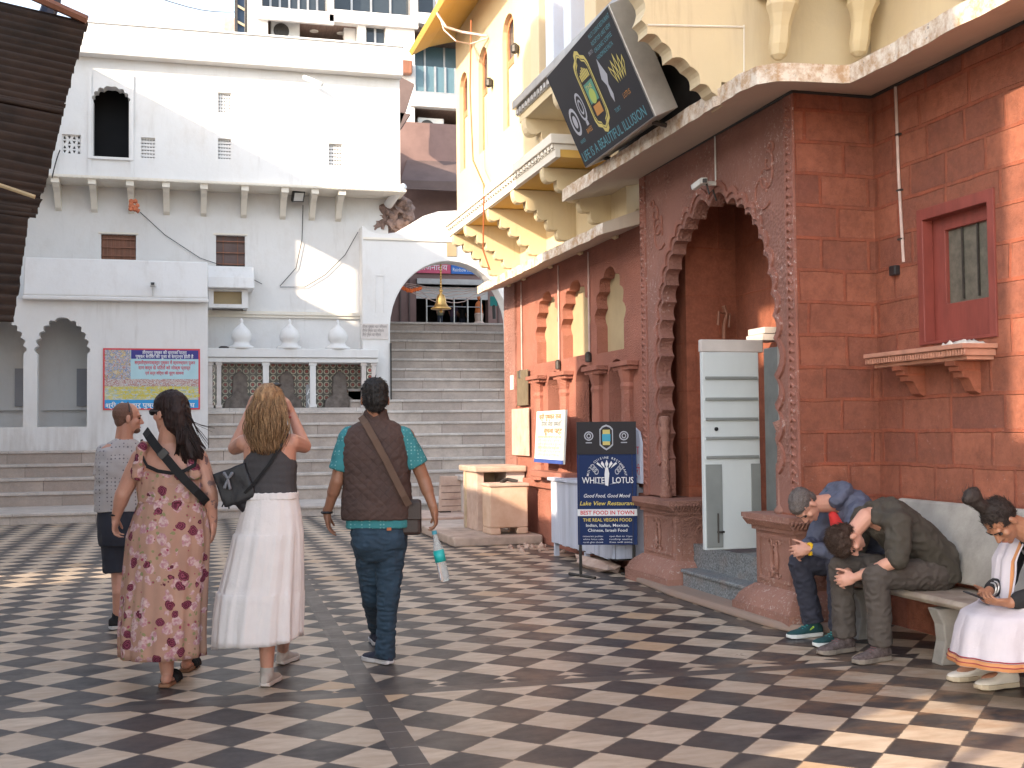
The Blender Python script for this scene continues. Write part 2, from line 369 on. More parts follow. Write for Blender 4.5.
# ------------------------------------------------------------------ ground: checkered court
def m_floor():
    m, nt, bs = _nt('checkered_marble')
    g = N(nt, 'ShaderNodeNewGeometry').outputs['Position']
    s = N(nt, 'ShaderNodeSeparateXYZ'); nt.links.new(g, s.inputs[0]); X, Y = s.outputs[0], s.outputs[1]
    ga = YAW+R(29.394); ts = .194*CH
    fo = (math.sin(YAW), math.cos(YAW)); ri = (math.cos(YAW), -math.sin(YAW))
    ox = (fo[0]*3.9125+ri[0]*.1835)*CH; oy = (fo[1]*3.9125+ri[1]*.1835)*CH
    ax, ay = math.sin(ga)/ts, math.cos(ga)/ts; bx, by = math.cos(ga)/ts, -math.sin(ga)/ts
    def lin(cx, cy, c0): return Mth(nt, 'ADD', Mth(nt, 'ADD', Mth(nt, 'MULTIPLY', X, cx), Mth(nt, 'MULTIPLY', Y, cy)), c0)
    u = lin(ax, ay, -(ax*ox+ay*oy)); v = lin(bx, by, -(bx*ox+by*oy))
    # the courses beyond the cross strip and left of the long strip are set slightly out of step
    far = Mth(nt, 'GREATER_THAN', lin(.040, 1, -6.60), 0.); lef = Mth(nt, 'LESS_THAN', lin(1, -.020, -.80), 0.)
    u = Mth(nt, 'ADD', u, Mth(nt, 'ADD', Mth(nt, 'MULTIPLY', far, FLOOR[0]), Mth(nt, 'ADD', Mth(nt, 'MULTIPLY', lef, FLOOR[2]), Mth(nt, 'MULTIPLY', Mth(nt, 'MULTIPLY', lef, far), FLOOR[4]))))
    v = Mth(nt, 'ADD', v, Mth(nt, 'ADD', Mth(nt, 'MULTIPLY', far, FLOOR[1]), Mth(nt, 'ADD', Mth(nt, 'MULTIPLY', lef, FLOOR[3]), Mth(nt, 'MULTIPLY', Mth(nt, 'MULTIPLY', lef, far), FLOOR[5]))))
    fu, fv = Mth(nt, 'FLOOR', u), Mth(nt, 'FLOOR', v)
    par = Mth(nt, 'MODULO', Mth(nt, 'ADD', Mth(nt, 'ADD', fu, fv), 1000), 2)       # 1 = pale
    par = Mth(nt, 'GREATER_THAN', par, .5)
    cell = N(nt, 'ShaderNodeCombineXYZ'); nt.links.new(fu, cell.inputs[0]); nt.links.new(fv, cell.inputs[1])
    wn = N(nt, 'ShaderNodeTexWhiteNoise'); wn.noise_dimensions = '2D'; nt.links.new(cell.outputs[0], wn.inputs['Vector'])
    ws = N(nt, 'ShaderNodeSeparateColor'); nt.links.new(wn.outputs['Color'], ws.inputs[0])
    vec = N(nt, 'ShaderNodeVectorMath'); vec.operation = 'MULTIPLY_ADD'; nt.links.new(wn.outputs['Color'], vec.inputs[0]); vec.inputs[1].default_value = (30, 30, 30); nt.links.new(g, vec.inputs[2])
    mp = N(nt, 'ShaderNodeMapping'); mp.inputs['Scale'].default_value = (1.6, 5, 1); mp.inputs['Rotation'].default_value = (0, 0, .6); nt.links.new(vec.outputs[0], mp.inputs[0])
    vein = Noise(nt, mp.outputs[0], 3.2, 8, .62)
    pale = Mix(nt, Ramp(nt, vein, .38, .62), (.61, .51, .40), (.47, .37, .27))
    pale = Mix(nt, Mth(nt, 'MULTIPLY', Ramp(nt, ws.outputs[0], .0, 1.), .5), pale, (.34, .27, .20))
    pale = Mix(nt, Mth(nt, 'MULTIPLY', Ramp(nt, ws.outputs[1], .90, .97), .6), pale, (.50, .32, .17))
    dark = Mix(nt, Ramp(nt, vein, .38, .66), (.032, .031, .034), (.066, .063, .064))
    dark = Mix(nt, Mth(nt, 'MULTIPLY', ws.outputs[2], .6), dark, (.055, .050, .050))
    dark = Mix(nt, Mth(nt, 'MULTIPLY', Ramp(nt, Noise(nt, vec.outputs[0], 30, 6, .8), .66, .7), .35), dark, (.3, .28, .26))
    c = Mix(nt, par, dark, pale)
    eu = Mth(nt, 'ABSOLUTE', Mth(nt, 'SUBTRACT', Mth(nt, 'FRACT', u), .5)); ev = Mth(nt, 'ABSOLUTE', Mth(nt, 'SUBTRACT', Mth(nt, 'FRACT', v), .5))
    seam = Mth(nt, 'GREATER_THAN', Mth(nt, 'MAXIMUM', eu, ev), .488)
    # strips of dark stone
    l1 = lin(1, -.020, -.685); st1 = Mth(nt, 'LESS_THAN', Mth(nt, 'ABSOLUTE', Mth(nt, 'SUBTRACT', l1, .155)), .065)
    l2 = lin(.040, 1, -6.44); st2 = Mth(nt, 'LESS_THAN', Mth(nt, 'ABSOLUTE', l2), .065)
    st2 = Mth(nt, 'MULTIPLY', st2, Mth(nt, 'LESS_THAN', X, 3.95))
    e3 = Mth(nt, 'MULTIPLY', Mth(nt, 'GREATER_THAN', X, 3.84), Mth(nt, 'MULTIPLY', Mth(nt, 'GREATER_THAN', Y, 7.3), Mth(nt, 'LESS_THAN', X, 3.96)))
    strip = Mth(nt, 'MAXIMUM', Mth(nt, 'MAXIMUM', st1, st2), e3)
    c = Mix(nt, strip, c, Mix(nt, Noise(nt, Pos(nt), 5, 5), (.058, .054, .052), (.105, .092, .085)))
    sj = Mth(nt, 'MULTIPLY', st1, Mth(nt, 'GREATER_THAN', Mth(nt, 'FRACT', Mth(nt, 'MULTIPLY', Y, 3.6)), .965))
    c = Mix(nt, Mth(nt, 'MULTIPLY', sj, .5), c, (.35, .32, .3))
    c = Mix(nt, Mth(nt, 'MULTIPLY', Mth(nt, 'MULTIPLY', seam, .6), Mth(nt, 'SUBTRACT', 1, strip)), c, (.12, .095, .08))
    # grime: brown water stains near the bench, general foot dirt
    dx = Mth(nt, 'SUBTRACT', X, 3.7); dy = Mth(nt, 'SUBTRACT', Y, 5.7)
    dd = Mth(nt, 'SQRT', Mth(nt, 'ADD', Mth(nt, 'MULTIPLY', dx, dx), Mth(nt, 'MULTIPLY', dy, Mth(nt, 'MULTIPLY', dy, .35))))
    stn = Mth(nt, 'MULTIPLY', Ramp(nt, dd, .1, 1.0, 1, 0), Ramp(nt, Noise(nt, Pos(nt, (1, 2.2, 1)), 2.2, 7, .7), .46, .62))
    c = Mix(nt, Mth(nt, 'MULTIPLY', stn, .7), c, (.36, .19, .09))
    wall = Mth(nt, 'MULTIPLY', Ramp(nt, X, 3.0, 4.0, 0, 1), Ramp(nt, Noise(nt, Pos(nt), 1.6, 6, .7), .45, .7))
    c = Mix(nt, Mth(nt, 'MULTIPLY', wall, .5), c, (.22, .15, .09))
    d2 = Ramp(nt, Noise(nt, Pos(nt), .8, 6, .7), .45, .75)
    c = Mix(nt, Mth(nt, 'MULTIPLY', d2, .38), c, (.16, .12, .095))
    ch = Mth(nt, 'MULTIPLY', Mth(nt, 'GREATER_THAN', Mth(nt, 'ADD', Mth(nt, 'MAXIMUM', eu, ev), Mth(nt, 'MULTIPLY', Noise(nt, Pos(nt), 26, 5, .8), .10)), .535), .75)
    c = Mix(nt, ch, c, (.10, .08, .065))
    c = Mix(nt, Mth(nt, 'MULTIPLY', Ramp(nt, Noise(nt, Pos(nt), 9, 7, .8), .6, .75), .22), c, (.12, .09, .075))
    nt.links.new(c, bs.inputs['Base Color'])
    r = Mth(nt, 'ADD', Ramp(nt, Noise(nt, Pos(nt), 2.5, 6, .7), .3, .7, .26, .50), Mth(nt, 'MULTIPLY', ws.outputs[0], .08))
    nt.links.new(r, bs.inputs['Roughness']); bs.inputs['Specular IOR Level'].default_value = .30
    h = Mth(nt, 'ADD', Mth(nt, 'MULTIPLY', seam, -.6), Mth(nt, 'MULTIPLY', Noise(nt, Pos(nt), 12, 5), .5))
    Bump(nt, bs, h, .12, .004)
    return m
FLOOR = (-.30, .27, .46, .50, -.44, .43)
MA['floor'] = m_floor()
g = MB(); g.add([(-40, -30, 0), (60, -30, 0), (60, 90, 0), (-40, 90, 0)], [(0, 1, 2, 3)])
tag(g.build('court_floor', MA['floor'], origin=(0, 0, 0)), kind='structure')
# ================================================================== marble steps
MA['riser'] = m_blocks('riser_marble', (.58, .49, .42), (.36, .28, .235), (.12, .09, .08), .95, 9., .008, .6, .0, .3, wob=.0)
ZP, RI, TR_, YS = .18, .24, .35, 22.0
def zs(k): return ZP+RI*k
def ys(k): return YS+TR_*(k-1)           # front of step k (1..16)
st = thing('marble_steps', 'broad worn marble steps rising from the court to the arched gateway', 'steps', (2, 21, 0))
m = MB(); m.box(-14, 9, 20.02, YS+.05, 0, ZP-.045); m.box(-14, 9, 19.98, YS+.05, ZP-.045, ZP); m.build('landing_slab', MA['marble_step'], st, bev=.008)
for k in range(1, 17):
    x0 = -14 if k <= 4 else (.40 if k <= 7 else 3.3)
    m = MB(); y1 = ys(k)+TR_+.6
    m.box(x0, 8.6, ys(k), y1, zs(k-1)-.3, zs(k)-.05)
    m.box(x0, 8.6, ys(k)-.03, y1-.001*k, zs(k)-.05, zs(k))
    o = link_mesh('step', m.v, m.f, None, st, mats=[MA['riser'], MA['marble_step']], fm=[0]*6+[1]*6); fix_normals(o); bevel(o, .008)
# ================================================================== white palace
wb = thing('palace_building', 'long whitewashed old palace with bracketed upper storey and cusped arcade', 'building', (-2, 24.9, 0))
def hole_px(x0, y0, x1, y1, Y):
    a = at(x0, y1, Y=Y); b = at(x1, y0, Y=Y); return (a.x, b.x, a.z, b.z)
# upper storey
YO = 24.2
wx0, wx1, wz0, wz1 = hole_px(93, 88, 129, 156, YO)
bigwin = cusped(wx0, wx1, wz0, wz1-.28, wz1, 4, .4)
lats = [hole_px(62, 135, 81, 153, YO), hole_px(141, 138, 155, 158, YO), hole_px(218, 93, 231, 112, YO), hole_px(218, 139, 231, 159, YO), hole_px(329, 144, 342, 165, YO)]
m = MB(); m.panel(rect(-9, 4.35, 6.52, 8.92), [bigwin]+[rect(a, b, c, d) for a, b, c, d in lats], fY(YO), fY(YO+.3))
m.build('upper_wall', MA['white'], wb)
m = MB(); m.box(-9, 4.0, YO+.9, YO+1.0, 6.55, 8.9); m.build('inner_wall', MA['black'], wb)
m = MB(); m.box(4.05, 4.349, YO+.3, 33, 6.52, 8.92); m.build('side_wall', MA['white'], wb)
m = MB(); m.box(-9.2, 4.38, YO-.27, YO+.35, 8.9, 9.5); m.box(-9.2, 4.40, YO-.30, YO+.38, 9.5, 9.545); m.build('parapet', MA['white'], wb, bev=.02)
m = MB(); m.box(-9, 4.3, YO+.35, 33, 8.85, 8.95); m.build('roof', MA['white'], wb)
m = MB(); m.box(-9.1, 4.45, YO-.10, YO+.7, 6.46, 6.52)
random.seed(3)
x = -9.1
while x < 4.4: m.box(x, x+.055, YO-.125, YO-.10, 6.47, 6.515); x += .1
m.build('ledge', MA['trim'], wb)
# frame moulding of the big window and the plaster pilasters
m = MB(); m.box(wx0-.09, wx0-.03, YO-.03, YO, wz0-.45, wz1+.25); m.box(wx1+.03, wx1+.09, YO-.03, YO, wz0-.45, wz1+.25); m.box(wx0-.09, wx1+.09, YO-.05, YO-.031, wz0-.06, wz0-.01); m.build('window_surround', MA['white'], wb)
def lattice(x0, x1, z0, z1, Y, kind):
    hs = []; W = x1-x0; H = z1-z0
    nx, nz = (4, 4) if kind == 0 else (5, 6)
    for i in range(nx):
        for j in range(nz):
            cx = x0+W*(i+.5)/nx; cz = z0+H*(j+.5)/nz; a = W/nx*.34; b = H/nz*.34
            if kind == 0:
                s = 1 if (i+j) % 2 else -1
                hs.append([(cx-a, cz-b*s), (cx+a, cz-b*s), (cx, cz+b*s)])
            elif kind == 1: hs.append([(cx-a, cz), (cx, cz-b), (cx+a, cz), (cx, cz+b)])
            else: hs.append(rect(cx-a, cx+a, cz-b*.5, cz+b*.5))
    m = MB(); m.panel(rect(x0-.004, x1+.004, z0-.004, z1+.004), hs, fY(Y+.06), fY(Y+.12)); return m
for i, (a, b, c, d) in enumerate(lats):
    lattice(a, b, c, d, YO, [0, 2, 1, 2, 2][i]).build('lattice_window', MA['white'], wb)
# brackets under the ledge
for px in (20, 55, 92, 130, 166, 204, 245, 285, 315, 342):
    bx = at(px, 185, Y=YO).x
    prof = [(24.2, 6.46), (24.2, 6.38), (24.32, 6.30), (24.5, 6.25), (24.66, 6.12), (24.78, 5.98), (24.9, 5.93), (24.9, 6.46)]
    m = MB(); m.prism(prof, lambda u, v: (bx-.06, u, v), lambda u, v: (bx+.06, u, v)); m.box(bx-.075, bx+.075, 24.14, 24.36, 6.36, 6.46)
    m.build('bracket', MA['trim'], wb, bev=.015)
# lower main wall
YL = 24.9
wa = hole_px(101, 235, 136, 259, YL); wbx = hole_px(216, 236, 245, 269, YL)
m = MB(); m.panel(rect(-9, 4.2, 1.0, 6.46), [rect(*wa), rect(*wbx)], fY(YL), fY(YL+.3)); m.build('lower_wall', MA['white'], wb)
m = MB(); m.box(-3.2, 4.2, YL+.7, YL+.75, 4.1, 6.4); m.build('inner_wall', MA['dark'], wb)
for i, (a, b, c, d) in enumerate((wa, wbx)):
    m = MB(); m.box(a, b, YL+.10, YL+.14, c, d)
    win = m.build('window', MA['wood_brown'] if i == 0 else MA['awning_cloth'], wb)
    m = MB()
    n = 9 if i == 0 else 2
    for j in range(n): xx = a+(b-a)*(j+.5)/n; m.box(xx-.008, xx+.008, YL+.07, YL+.095, c, d)
    for j in range(3): zz = c+(d-c)*(j+.5)/3; m.box(a, b, YL+.05, YL+.069, zz-.01, zz+.01)
    m.build('window_bars', MA['wood_brown'], win)
    m = MB(); m.box(a-.05, b+.05, YL-.03, YL, c-.05, c-.005); m.build('sill', MA['trim'], win); m = MB(); m.box(a-.05, b+.05, YL-.03, YL, d+.005, d+.04); m.build('lintel', MA['trim'], win)
# cornice behind the finials
m = MB(); m.box(.40, 3.62, YL-.08, YL, 3.90, 3.97); m.box(.40, 3.62, YL-.05, YL, 3.84, 3.90); m.build('cornice', MA['trim'], wb)
# arcade block
YA = 23.35
a1 = cusped(-2.70, -1.82, 1.58, 2.95, 3.63, 6, .42, side=.0)
a0 = cusped(-3.86, -2.94, 1.58, 2.95, 3.63, 6, .42)
a2 = cusped(-5.0, -4.08, 1.58, 2.95, 3.63, 6, .42)
m = MB(); m.panel(rect(-9, .39, zs(4)-.05, 3.97), [a1, a0, a2], fY(YA), fY(YA+.28)); m.build('arcade_wall', MA['white_low'], wb)
m = MB(); m.box(.10, .388, YA+.28, YL, 1.0, 3.97); m.build('arcade_side_wall', MA['white'], wb)
m = MB(); m.box(-9, .10, YA+1.5, YA+1.54, 1.1, 3.97); m.box(-9, .10, YA+.29, YA+1.5, 1.44, 1.5); m.build('arcade_back_wall', MA['white'], wb)
for cx in (-2.25, -3.4):
    m = MB(); m.box(cx+.12, cx+.46, YA+1.46, YA+1.498, 2.0, 2.75); m.build('alcove', flat('alcove_grey', (.33, .33, .35), .9), wb)
    m = MB(); m.box(cx-.5, cx+.46, YA+1.40, YA+1.499, 1.92, 1.96); m.build('shelf', MA['white'], wb)
for cx in (-2.82, -3.97):
    m = MB(); m.lathe((cx, YA+.13, 1.58), [(.085, 0), (.085, .1), (.06, .13), (.058, .95), (.085, 1.02), (.085, 1.12), (.06, 1.16), (.11, 1.36)], 12); m.build('column', MA['stone_pink'], wb, smooth=True)
m = MB(); m.prism([(YA-.06, 4.0), (YA-.12, 4.0), (YA-.16, 4.05), (YA-.02, 4.76), (YA+.15, 4.76), (YA+.15, 4.0)], lambda u, v: (-2.93, u, v), lambda u, v: (.385, u, v))
m.box(-9, .386, YA+.15, YL-.002, 3.97, 4.03); m.box(-2.95, .40, YA-.17, YA-.121, 3.955, 4.03)
m.build('balcony_parapet', MA['white'], wb, bev=.02)
# little hooded box beside the arcade
m = MB(); m.prism([(24.1, 4.36), (24.16, 4.58), (24.4, 4.84), (YL-.002, 4.88), (YL-.002, 4.36)], lambda u, v: (.40, u, v), lambda u, v: (1.32, u, v)); m.build('hood', MA['white'], wb, bev=.02)
m = MB(); m.panel(rect(.42, 1.2, 3.98, 4.355), [rect(.52, 1.08, 4.05, 4.32)], fY(24.3), fY(24.5)); m.box(.42, .5, 24.5, YL-.002, 3.98, 4.355); m.box(1.12, 1.2, 24.5, YL-.002, 3.98, 4.355); m.build('box_niche', MA['white'], wb)
m = MB(); m.box(.5, 1.12, 24.46, 24.49, 4.0, 4.35); m.build('niche_back', MA['infill'], wb)
# broken masonry corner by the gate
import bmesh
def rock(c, r, seed, sub=3, amp=.35, sq=(1, 1, 1)):
    bm = bmesh.new(); bmesh.ops.create_icosphere(bm, subdivisions=sub, radius=1)
    for v in bm.verts:
        n = noise.noise(v.co*1.6+Vector((seed, 0, 0)))*amp+noise.noise(v.co*4+Vector((seed, 3, 0)))*amp*.45
        v.co = v.co*(1+n); v.co = Vector((v.co.x*sq[0]*r, v.co.y*sq[1]*r, v.co.z*sq[2]*r))+Vector(c)
    vs = [v.co.copy() for v in bm.verts]; fs = [tuple(v.index for v in f.verts) for f in bm.faces]; bm.free(); return vs, fs
m = MB()
for i, (px, py, r) in enumerate([(389, 213, .22), (397, 202, .18), (382, 222, .16), (404, 214, .24), (376, 227, .12), (393, 224, .18), (403, 226, .2)]):
    p = at(px, py, Y=25.0); v, f = rock(p, r, i*7.3, 3, .8); m.add(v, f)
m.build('broken_masonry', M('rubble', (.24, .16, .13), .9, .4, 8, .8, 30), wb)
m = MB(); p0 = at(388, 205, Y=24.75); p1 = at(404, 186, Y=24.2); m.tube([p0, (p0+p1)/2+Vector((0, 0, .03)), p1], [.10, .09, .07], 10); m.build('plaster_brace', MA['white'], wb, smooth=True)
# ------------------------------------------------------------------ tiled shrine alcove
sh = thing('tiled_alcove', 'three-bay tiled alcove under a white slab with three domed finials', 'shrine', (2.1, 24.2, 1.86))
YN = 24.2
def m_tiles():
    m, nt, bs = _nt('patterned_tiles'); g = N(nt, 'ShaderNodeNewGeometry').outputs['Position']
    s = N(nt, 'ShaderNodeSeparateXYZ'); nt.links.new(g, s.inputs[0])
    fu = Mth(nt, 'SUBTRACT', Mth(nt, 'FRACT', Mth(nt, 'MULTIPLY', s.outputs[0], 7.2)), .5); fv = Mth(nt, 'SUBTRACT', Mth(nt, 'FRACT', Mth(nt, 'MULTIPLY', s.outputs[2], 7.2)), .5)
    r = Mth(nt, 'SQRT', Mth(nt, 'ADD', Mth(nt, 'MULTIPLY', fu, fu), Mth(nt, 'MULTIPLY', fv, fv)))
    c = Mix(nt, Mth(nt, 'LESS_THAN', r, .44), (.10, .10, .08), (.62, .55, .42))
    c = Mix(nt, Mth(nt, 'LESS_THAN', r, .30), c, (.12, .10, .09)); c = Mix(nt, Mth(nt, 'LESS_THAN', r, .2), c, (.38, .08, .06))
    c = Mix(nt, Mth(nt, 'MULTIPLY', Ramp(nt, Noise(nt, Pos(nt), 2.5, 5), .45, .7), .7), c, (.16, .13, .11))
    nt.links.new(c, bs.inputs['Base Color']); bs.inputs['Roughness'].default_value = .3; return m
MA['tiles'] = m_tiles()
m = MB(); m.box(.40, 3.85, YN-.08, YN+.75, 2.96, 3.14); m.box(.40, 3.85, YN-.04, YN+.7, 2.86, 2.955); m.build('top_slab', MA['white'], sh, bev=.012)
m = MB(); m.box(.40, 3.9, YN-.02, YN+.9, 1.5, 1.93); m.build('plinth', MA['marble_step'], sh)
m = MB(); m.box(.40, 3.85, YN+.6, YN+.65, 1.93, 2.86); m.build('tile_panel', MA['tiles'], sh)
for x in (.45, .62, 1.55, 2.5, 3.55, 3.76):
    m = MB(); w = .045 if x in (.45, .62, 3.55, 3.76) else .06
    m.box(x-w, x+w, YN, YN+.10, 2.0, 2.80); m.box(x-w-.02, x+w+.02, YN-.01, YN+.12, 1.935, 2.0); m.box(x-w-.02, x+w+.02, YN-.01, YN+.12, 2.80, 2.86); m.build('post', MA['white'] if w > .05 else MA['stone_white'], sh, bev=.006)
m = MB(); m.box(.505, .565, YN+.02, YN+.04, 2., 2.8); m.build('side_tiles', MA['tiles'], sh); m = MB(); m.box(3.605, 3.715, YN+.02, YN+.04, 2., 2.8); m.build('side_tiles', MA['tiles'], sh)
for x in (1.05, 2.0, 3.1):
    v = MB(); v.prism([(x-.33, 1.935), (x+.33, 1.935), (x+.30, 2.1), (x+.16, 2.2), (x+.14, 2.6), (x, 2.72), (x-.14, 2.6), (x-.16, 2.2), (x-.30, 2.1)], fY(YN+.38), fY(YN+.55)); v.build('idol_slab', M('worn_relief', (.17, .14, .12), .8, .4, 9, .8, 40), sh, bev=.02)
for x in (1.07, 2.04, 3.03):
    m = MB(); m.lathe((x, YN+.15, 3.14), [(.27, 0), (.25, .05), (.17, .09), (.155, .15), (.20, .20), (.205, .29), (.17, .38), (.10, .45), (.05, .50), (.03, .54), (.04, .57), (.012, .63)], 20); m.build('finial', MA['white'], sh, smooth=True)
def slipper(cx, cy, z):
    m = MB(); m.lathe((cx, cy, z), [(.02, 0), (.05, .005), (.05, .03), (.03, .05)], 10, 2.0, 1); return m
tag(slipper(.72, YN+.1, 3.14).build('sandal', MA['dark'], smooth=True), 'dark crumpled sandal lying on the alcove slab at the far left', 'shoe')
p = at(310, 388, Y=YN+.3)
notice = thing('notice_board', 'small white lettered notice leaning in the middle bay of the tiled alcove', 'sign', (p.x, YN+.25, 1.935))
m = MB(); m.box(p.x-.09, p.x+.10, YN+.25, YN+.27, 1.935, 2.42); m.build('board', flat('grey_board', (.30, .30, .30)), notice)
text('AL', (p.x-.08, YN+.25, 2.2), (1, 0, 0), (0, 0, 1), .2, flat('white', (.8, .8, .8)), notice)
text('G', (p.x-.06, YN+.25, 1.98), (1, 0, 0), (0, 0, 1), .24, flat('white', (.8, .8, .8)), notice)
# ================================================================== arched gateway
gw = thing('gateway', 'whitewashed gateway wall with a big round arch over the stairs', 'gateway', (5.4, 24.5, 1.86))
YG = 24.5
top = [(3.57, 5.80), (3.62, 5.78), (3.75, 5.68), (4.0, 5.62), (4.3, 5.68), (4.6, 5.86), (4.9, 6.05), (5.2, 6.16), (5.6, 6.20), (6.2, 6.16), (9, 6.1)]
outl = [(9, 1.0), (3.57, 1.0)]+top
arch = arched(4.16, 6.80, 1.05, 3.62, 5.09, 20)
m = MB(); m.panel(outl, [arch], fY(YG), fY(YG+.5)); m.build('arch_wall', MA['white'], gw, bev=.02)
m = MB(); m.box(3.6, 9, YG-.03, YG, 5.50, 5.545); m.build('moulding', MA['trim'], gw)
m = MB(); m.box(3.85, 3.87, YG-.012, YG, 3.95, 4.75); m.box(4.02, 4.04, YG-.012, YG, 3.95, 4.75); m.box(3.87, 4.02, YG-.012, YG, 4.73, 4.75); m.build('panel_frame', MA['white'], gw)
m = MB(); a = at(451, 250, Y=YG); m.box(a.x-.09, a.x+.12, YG-.02, YG, a.z-.14, a.z+.16); m.build('vent_block', MA['infill'], gw)
m = MB(); m.box(4.155, 4.185, YG-.04, YG-.001, 1.9, 3.3); m.build('edge_pipe', MA['steel_dark'], gw)
pl = thing('plaque', 'small engraved marble plaque on the gateway wall left of the arch', 'plaque', (3.83, YG, 3.39))
pa = hole_px(361, 324, 388, 339, YG)
m = MB(); m.box(pa[0], pa[1], YG-.02, YG-.001, pa[2], pa[3]); m.build('slab', MA['stone_white'], pl)
for i in range(3): text('तीर्थ पुष्कर घाट निर्माण', (pa[0]+.03, YG-.02, pa[3]-.09-.085*i), (1, 0, 0), (0, 0, 1), .08, flat('ink', (.12, .10, .09)), pl, width=(pa[1]-pa[0]-.06)*(1-.12*i))
# brass bell on a chain
bp = at(441, 300, Y=24.75)
bell = thing('temple_bell', 'brass bell hanging on a chain under the gateway arch', 'bell', tuple(bp))
k = 1.0
m = MB(); m.lathe(bp-Vector((0, 0, .20)), [(.22, 0), (.225, .015), (.17, .05), (.12, .12), (.105, .22), (.08, .30), (.03, .34), (.03, .38), (.05, .40), (.02, .44)], 20); m.build('bell_body', MA['brass'], bell, smooth=True)
m = MB(); m.lathe(bp-Vector((0, 0, .29)), [(.0, 0), (.035, .02), (.035, .05), (.01, .08), (.01, .16)], 10); m.build('clapper', MA['brass'], bell, smooth=True)
m = MB(); m.tube([bp+Vector((0, 0, .22)), bp+Vector((0, 0, .55)), Vector((bp.x, bp.y, 5.06))], .014, 6)
for i in range(9): m.lathe(bp+Vector((0, 0, .25+.06*i)), [(.01, 0), (.03, .02), (.01, .04)], 6)
m.build('chain', MA['brass'], bell)
# landing behind the gate
m = MB(); m.box(2.2, 14, 27.55, 42, 3.0, zs(16)); tag(m.build('upper_landing', MA['marble_step']), kind='structure')
# ================================================================== shop house behind the gate
YB = 29.0
def xz(px, py, Y=YB): a = at(px, py, Y=Y); return a.x, a.z
shp = thing('shop_house', 'pinkish shop house with open dark front behind the gateway', 'building', (6.5, YB, 4.02))
hx0, hz1 = xz(416, 279); hx1, _ = xz(488, 279)
m = MB(); m.panel(rect(3.4, 9.5, 4.02, 9.3), [rect(hx0, hx1, 4.05, hz1)], fY(YB), fY(YB+.3)); m.build('wall', M('pink_plaster', (.25, .155, .135), .85, .15, 2, .3, 20), shp)
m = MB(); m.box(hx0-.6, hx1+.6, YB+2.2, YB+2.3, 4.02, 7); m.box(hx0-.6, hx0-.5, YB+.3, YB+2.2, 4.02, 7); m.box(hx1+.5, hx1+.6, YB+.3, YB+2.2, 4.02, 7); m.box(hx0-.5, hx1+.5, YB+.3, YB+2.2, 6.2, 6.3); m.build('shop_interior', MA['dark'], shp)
for x in (xz(398, 0)[0], xz(407, 0)[0], xz(495, 0)[0], xz(503, 0)[0]):
    m = MB(); m.box(x-.02, x+.02, YB-.04, YB-.001, 4.02, 6.3); m.build('pilaster', MA['awning_cloth'], shp)
a, z1 = xz(416, 279); b, z0 = xz(488, 286)
m = MB(); m.box(a, b, YB-.16, YB-.01, z0, z1); m.build('shutter_box', MA['metal'], shp)
_, z1 = xz(450, 287); _, z0 = xz(450, 299)
m = MB()
for i in range(9): zz = z0+(z1-z0)*i/9; m.box(hx0, hx1, YB+.02+.01*(i % 2), YB+.06, zz, zz+(z1-z0)/9)
m.build('roller_shutter', flat('shutter', (.55, .53, .50), .5), shp)
# brown canopy over the wall above the gate
q = [at(407, 160, Y=YB), at(453, 160, Y=YB)]; r_ = [at(401, 180, Y=YB-1.1), at(453, 180, Y=YB-1.1)]
m = MB(); m.add([q[0], q[1]+Vector((2, 0, 0)), r_[1]+Vector((2, 0, 0)), r_[0]]+[p-Vector((0, 0, .05)) for p in (q[0], q[1]+Vector((2, 0, 0)), r_[1]+Vector((2, 0, 0)), r_[0])], [(0, 1, 2, 3), (7, 6, 5, 4), (0, 3, 7, 4), (3, 2, 6, 7), (2, 1, 5, 6), (1, 0, 4, 5)])
m.box(r_[0].x, r_[1].x+2, YB-1.14, YB-1.1, r_[0].z-.22, r_[0].z); m.build('canopy', MA['awning_cloth'], shp)
sgn = thing('shop_sign', 'pink and blue shop signboards over the dark shop front behind the gateway', 'sign', (6.5, YB, 5.2))
a, z0 = xz(416, 273); b, z1 = xz(450, 262); c_, _ = xz(453, 0); d_, _ = xz(486, 0)
P2 = Plane2((a, YB-.06, z0), (1, 0, 0), (0, 0, 1))
m = MB(); m.box(a, b, YB-.06, YB-.02, z0, z1); m.build('board', flat('pinkred', (.60, .09, .16)), sgn)
m = MB(); m.box(b+.02, d_, YB-.06, YB-.02, z0, z1); m.build('board', flat('signblue', (.04, .16, .50)), sgn)
P2.text('भोजनालय', .05, .08, .2, 1, flat('white', (.8, .8, .8)), sgn, width=(b-a)*.85)
P2.text('Rainbow Restaurant', (b-a)+.06, .06, .13, 1, flat('white', (.8, .8, .8)), sgn, width=(d_-b)*.8)
# counter, goods and rails in the shop front
rl = thing('queue_rail', 'low steel rail with posts across the shop front', 'railing', (6.5, YB-.4, 4.02))
m = MB()
x0, _ = xz(424, 0, YB-.4); x1, _ = xz(478, 0, YB-.4)
for i in range(5): xx = x0+(x1-x0)*i/4; m.tube([(xx, YB-.4, 4.02), (xx, YB-.4, 4.75)], .02, 6); m.lathe((xx, YB-.4, 4.74), [(.01, 0), (.035, .02), (.01, .05)], 8)
m.build('post', MA['metal'], rl); m = MB(); m.tube([(x0, YB-.4, 4.55), (x1, YB-.4, 4.55)], .012, 6); m.build('rail', MA['metal'], rl)
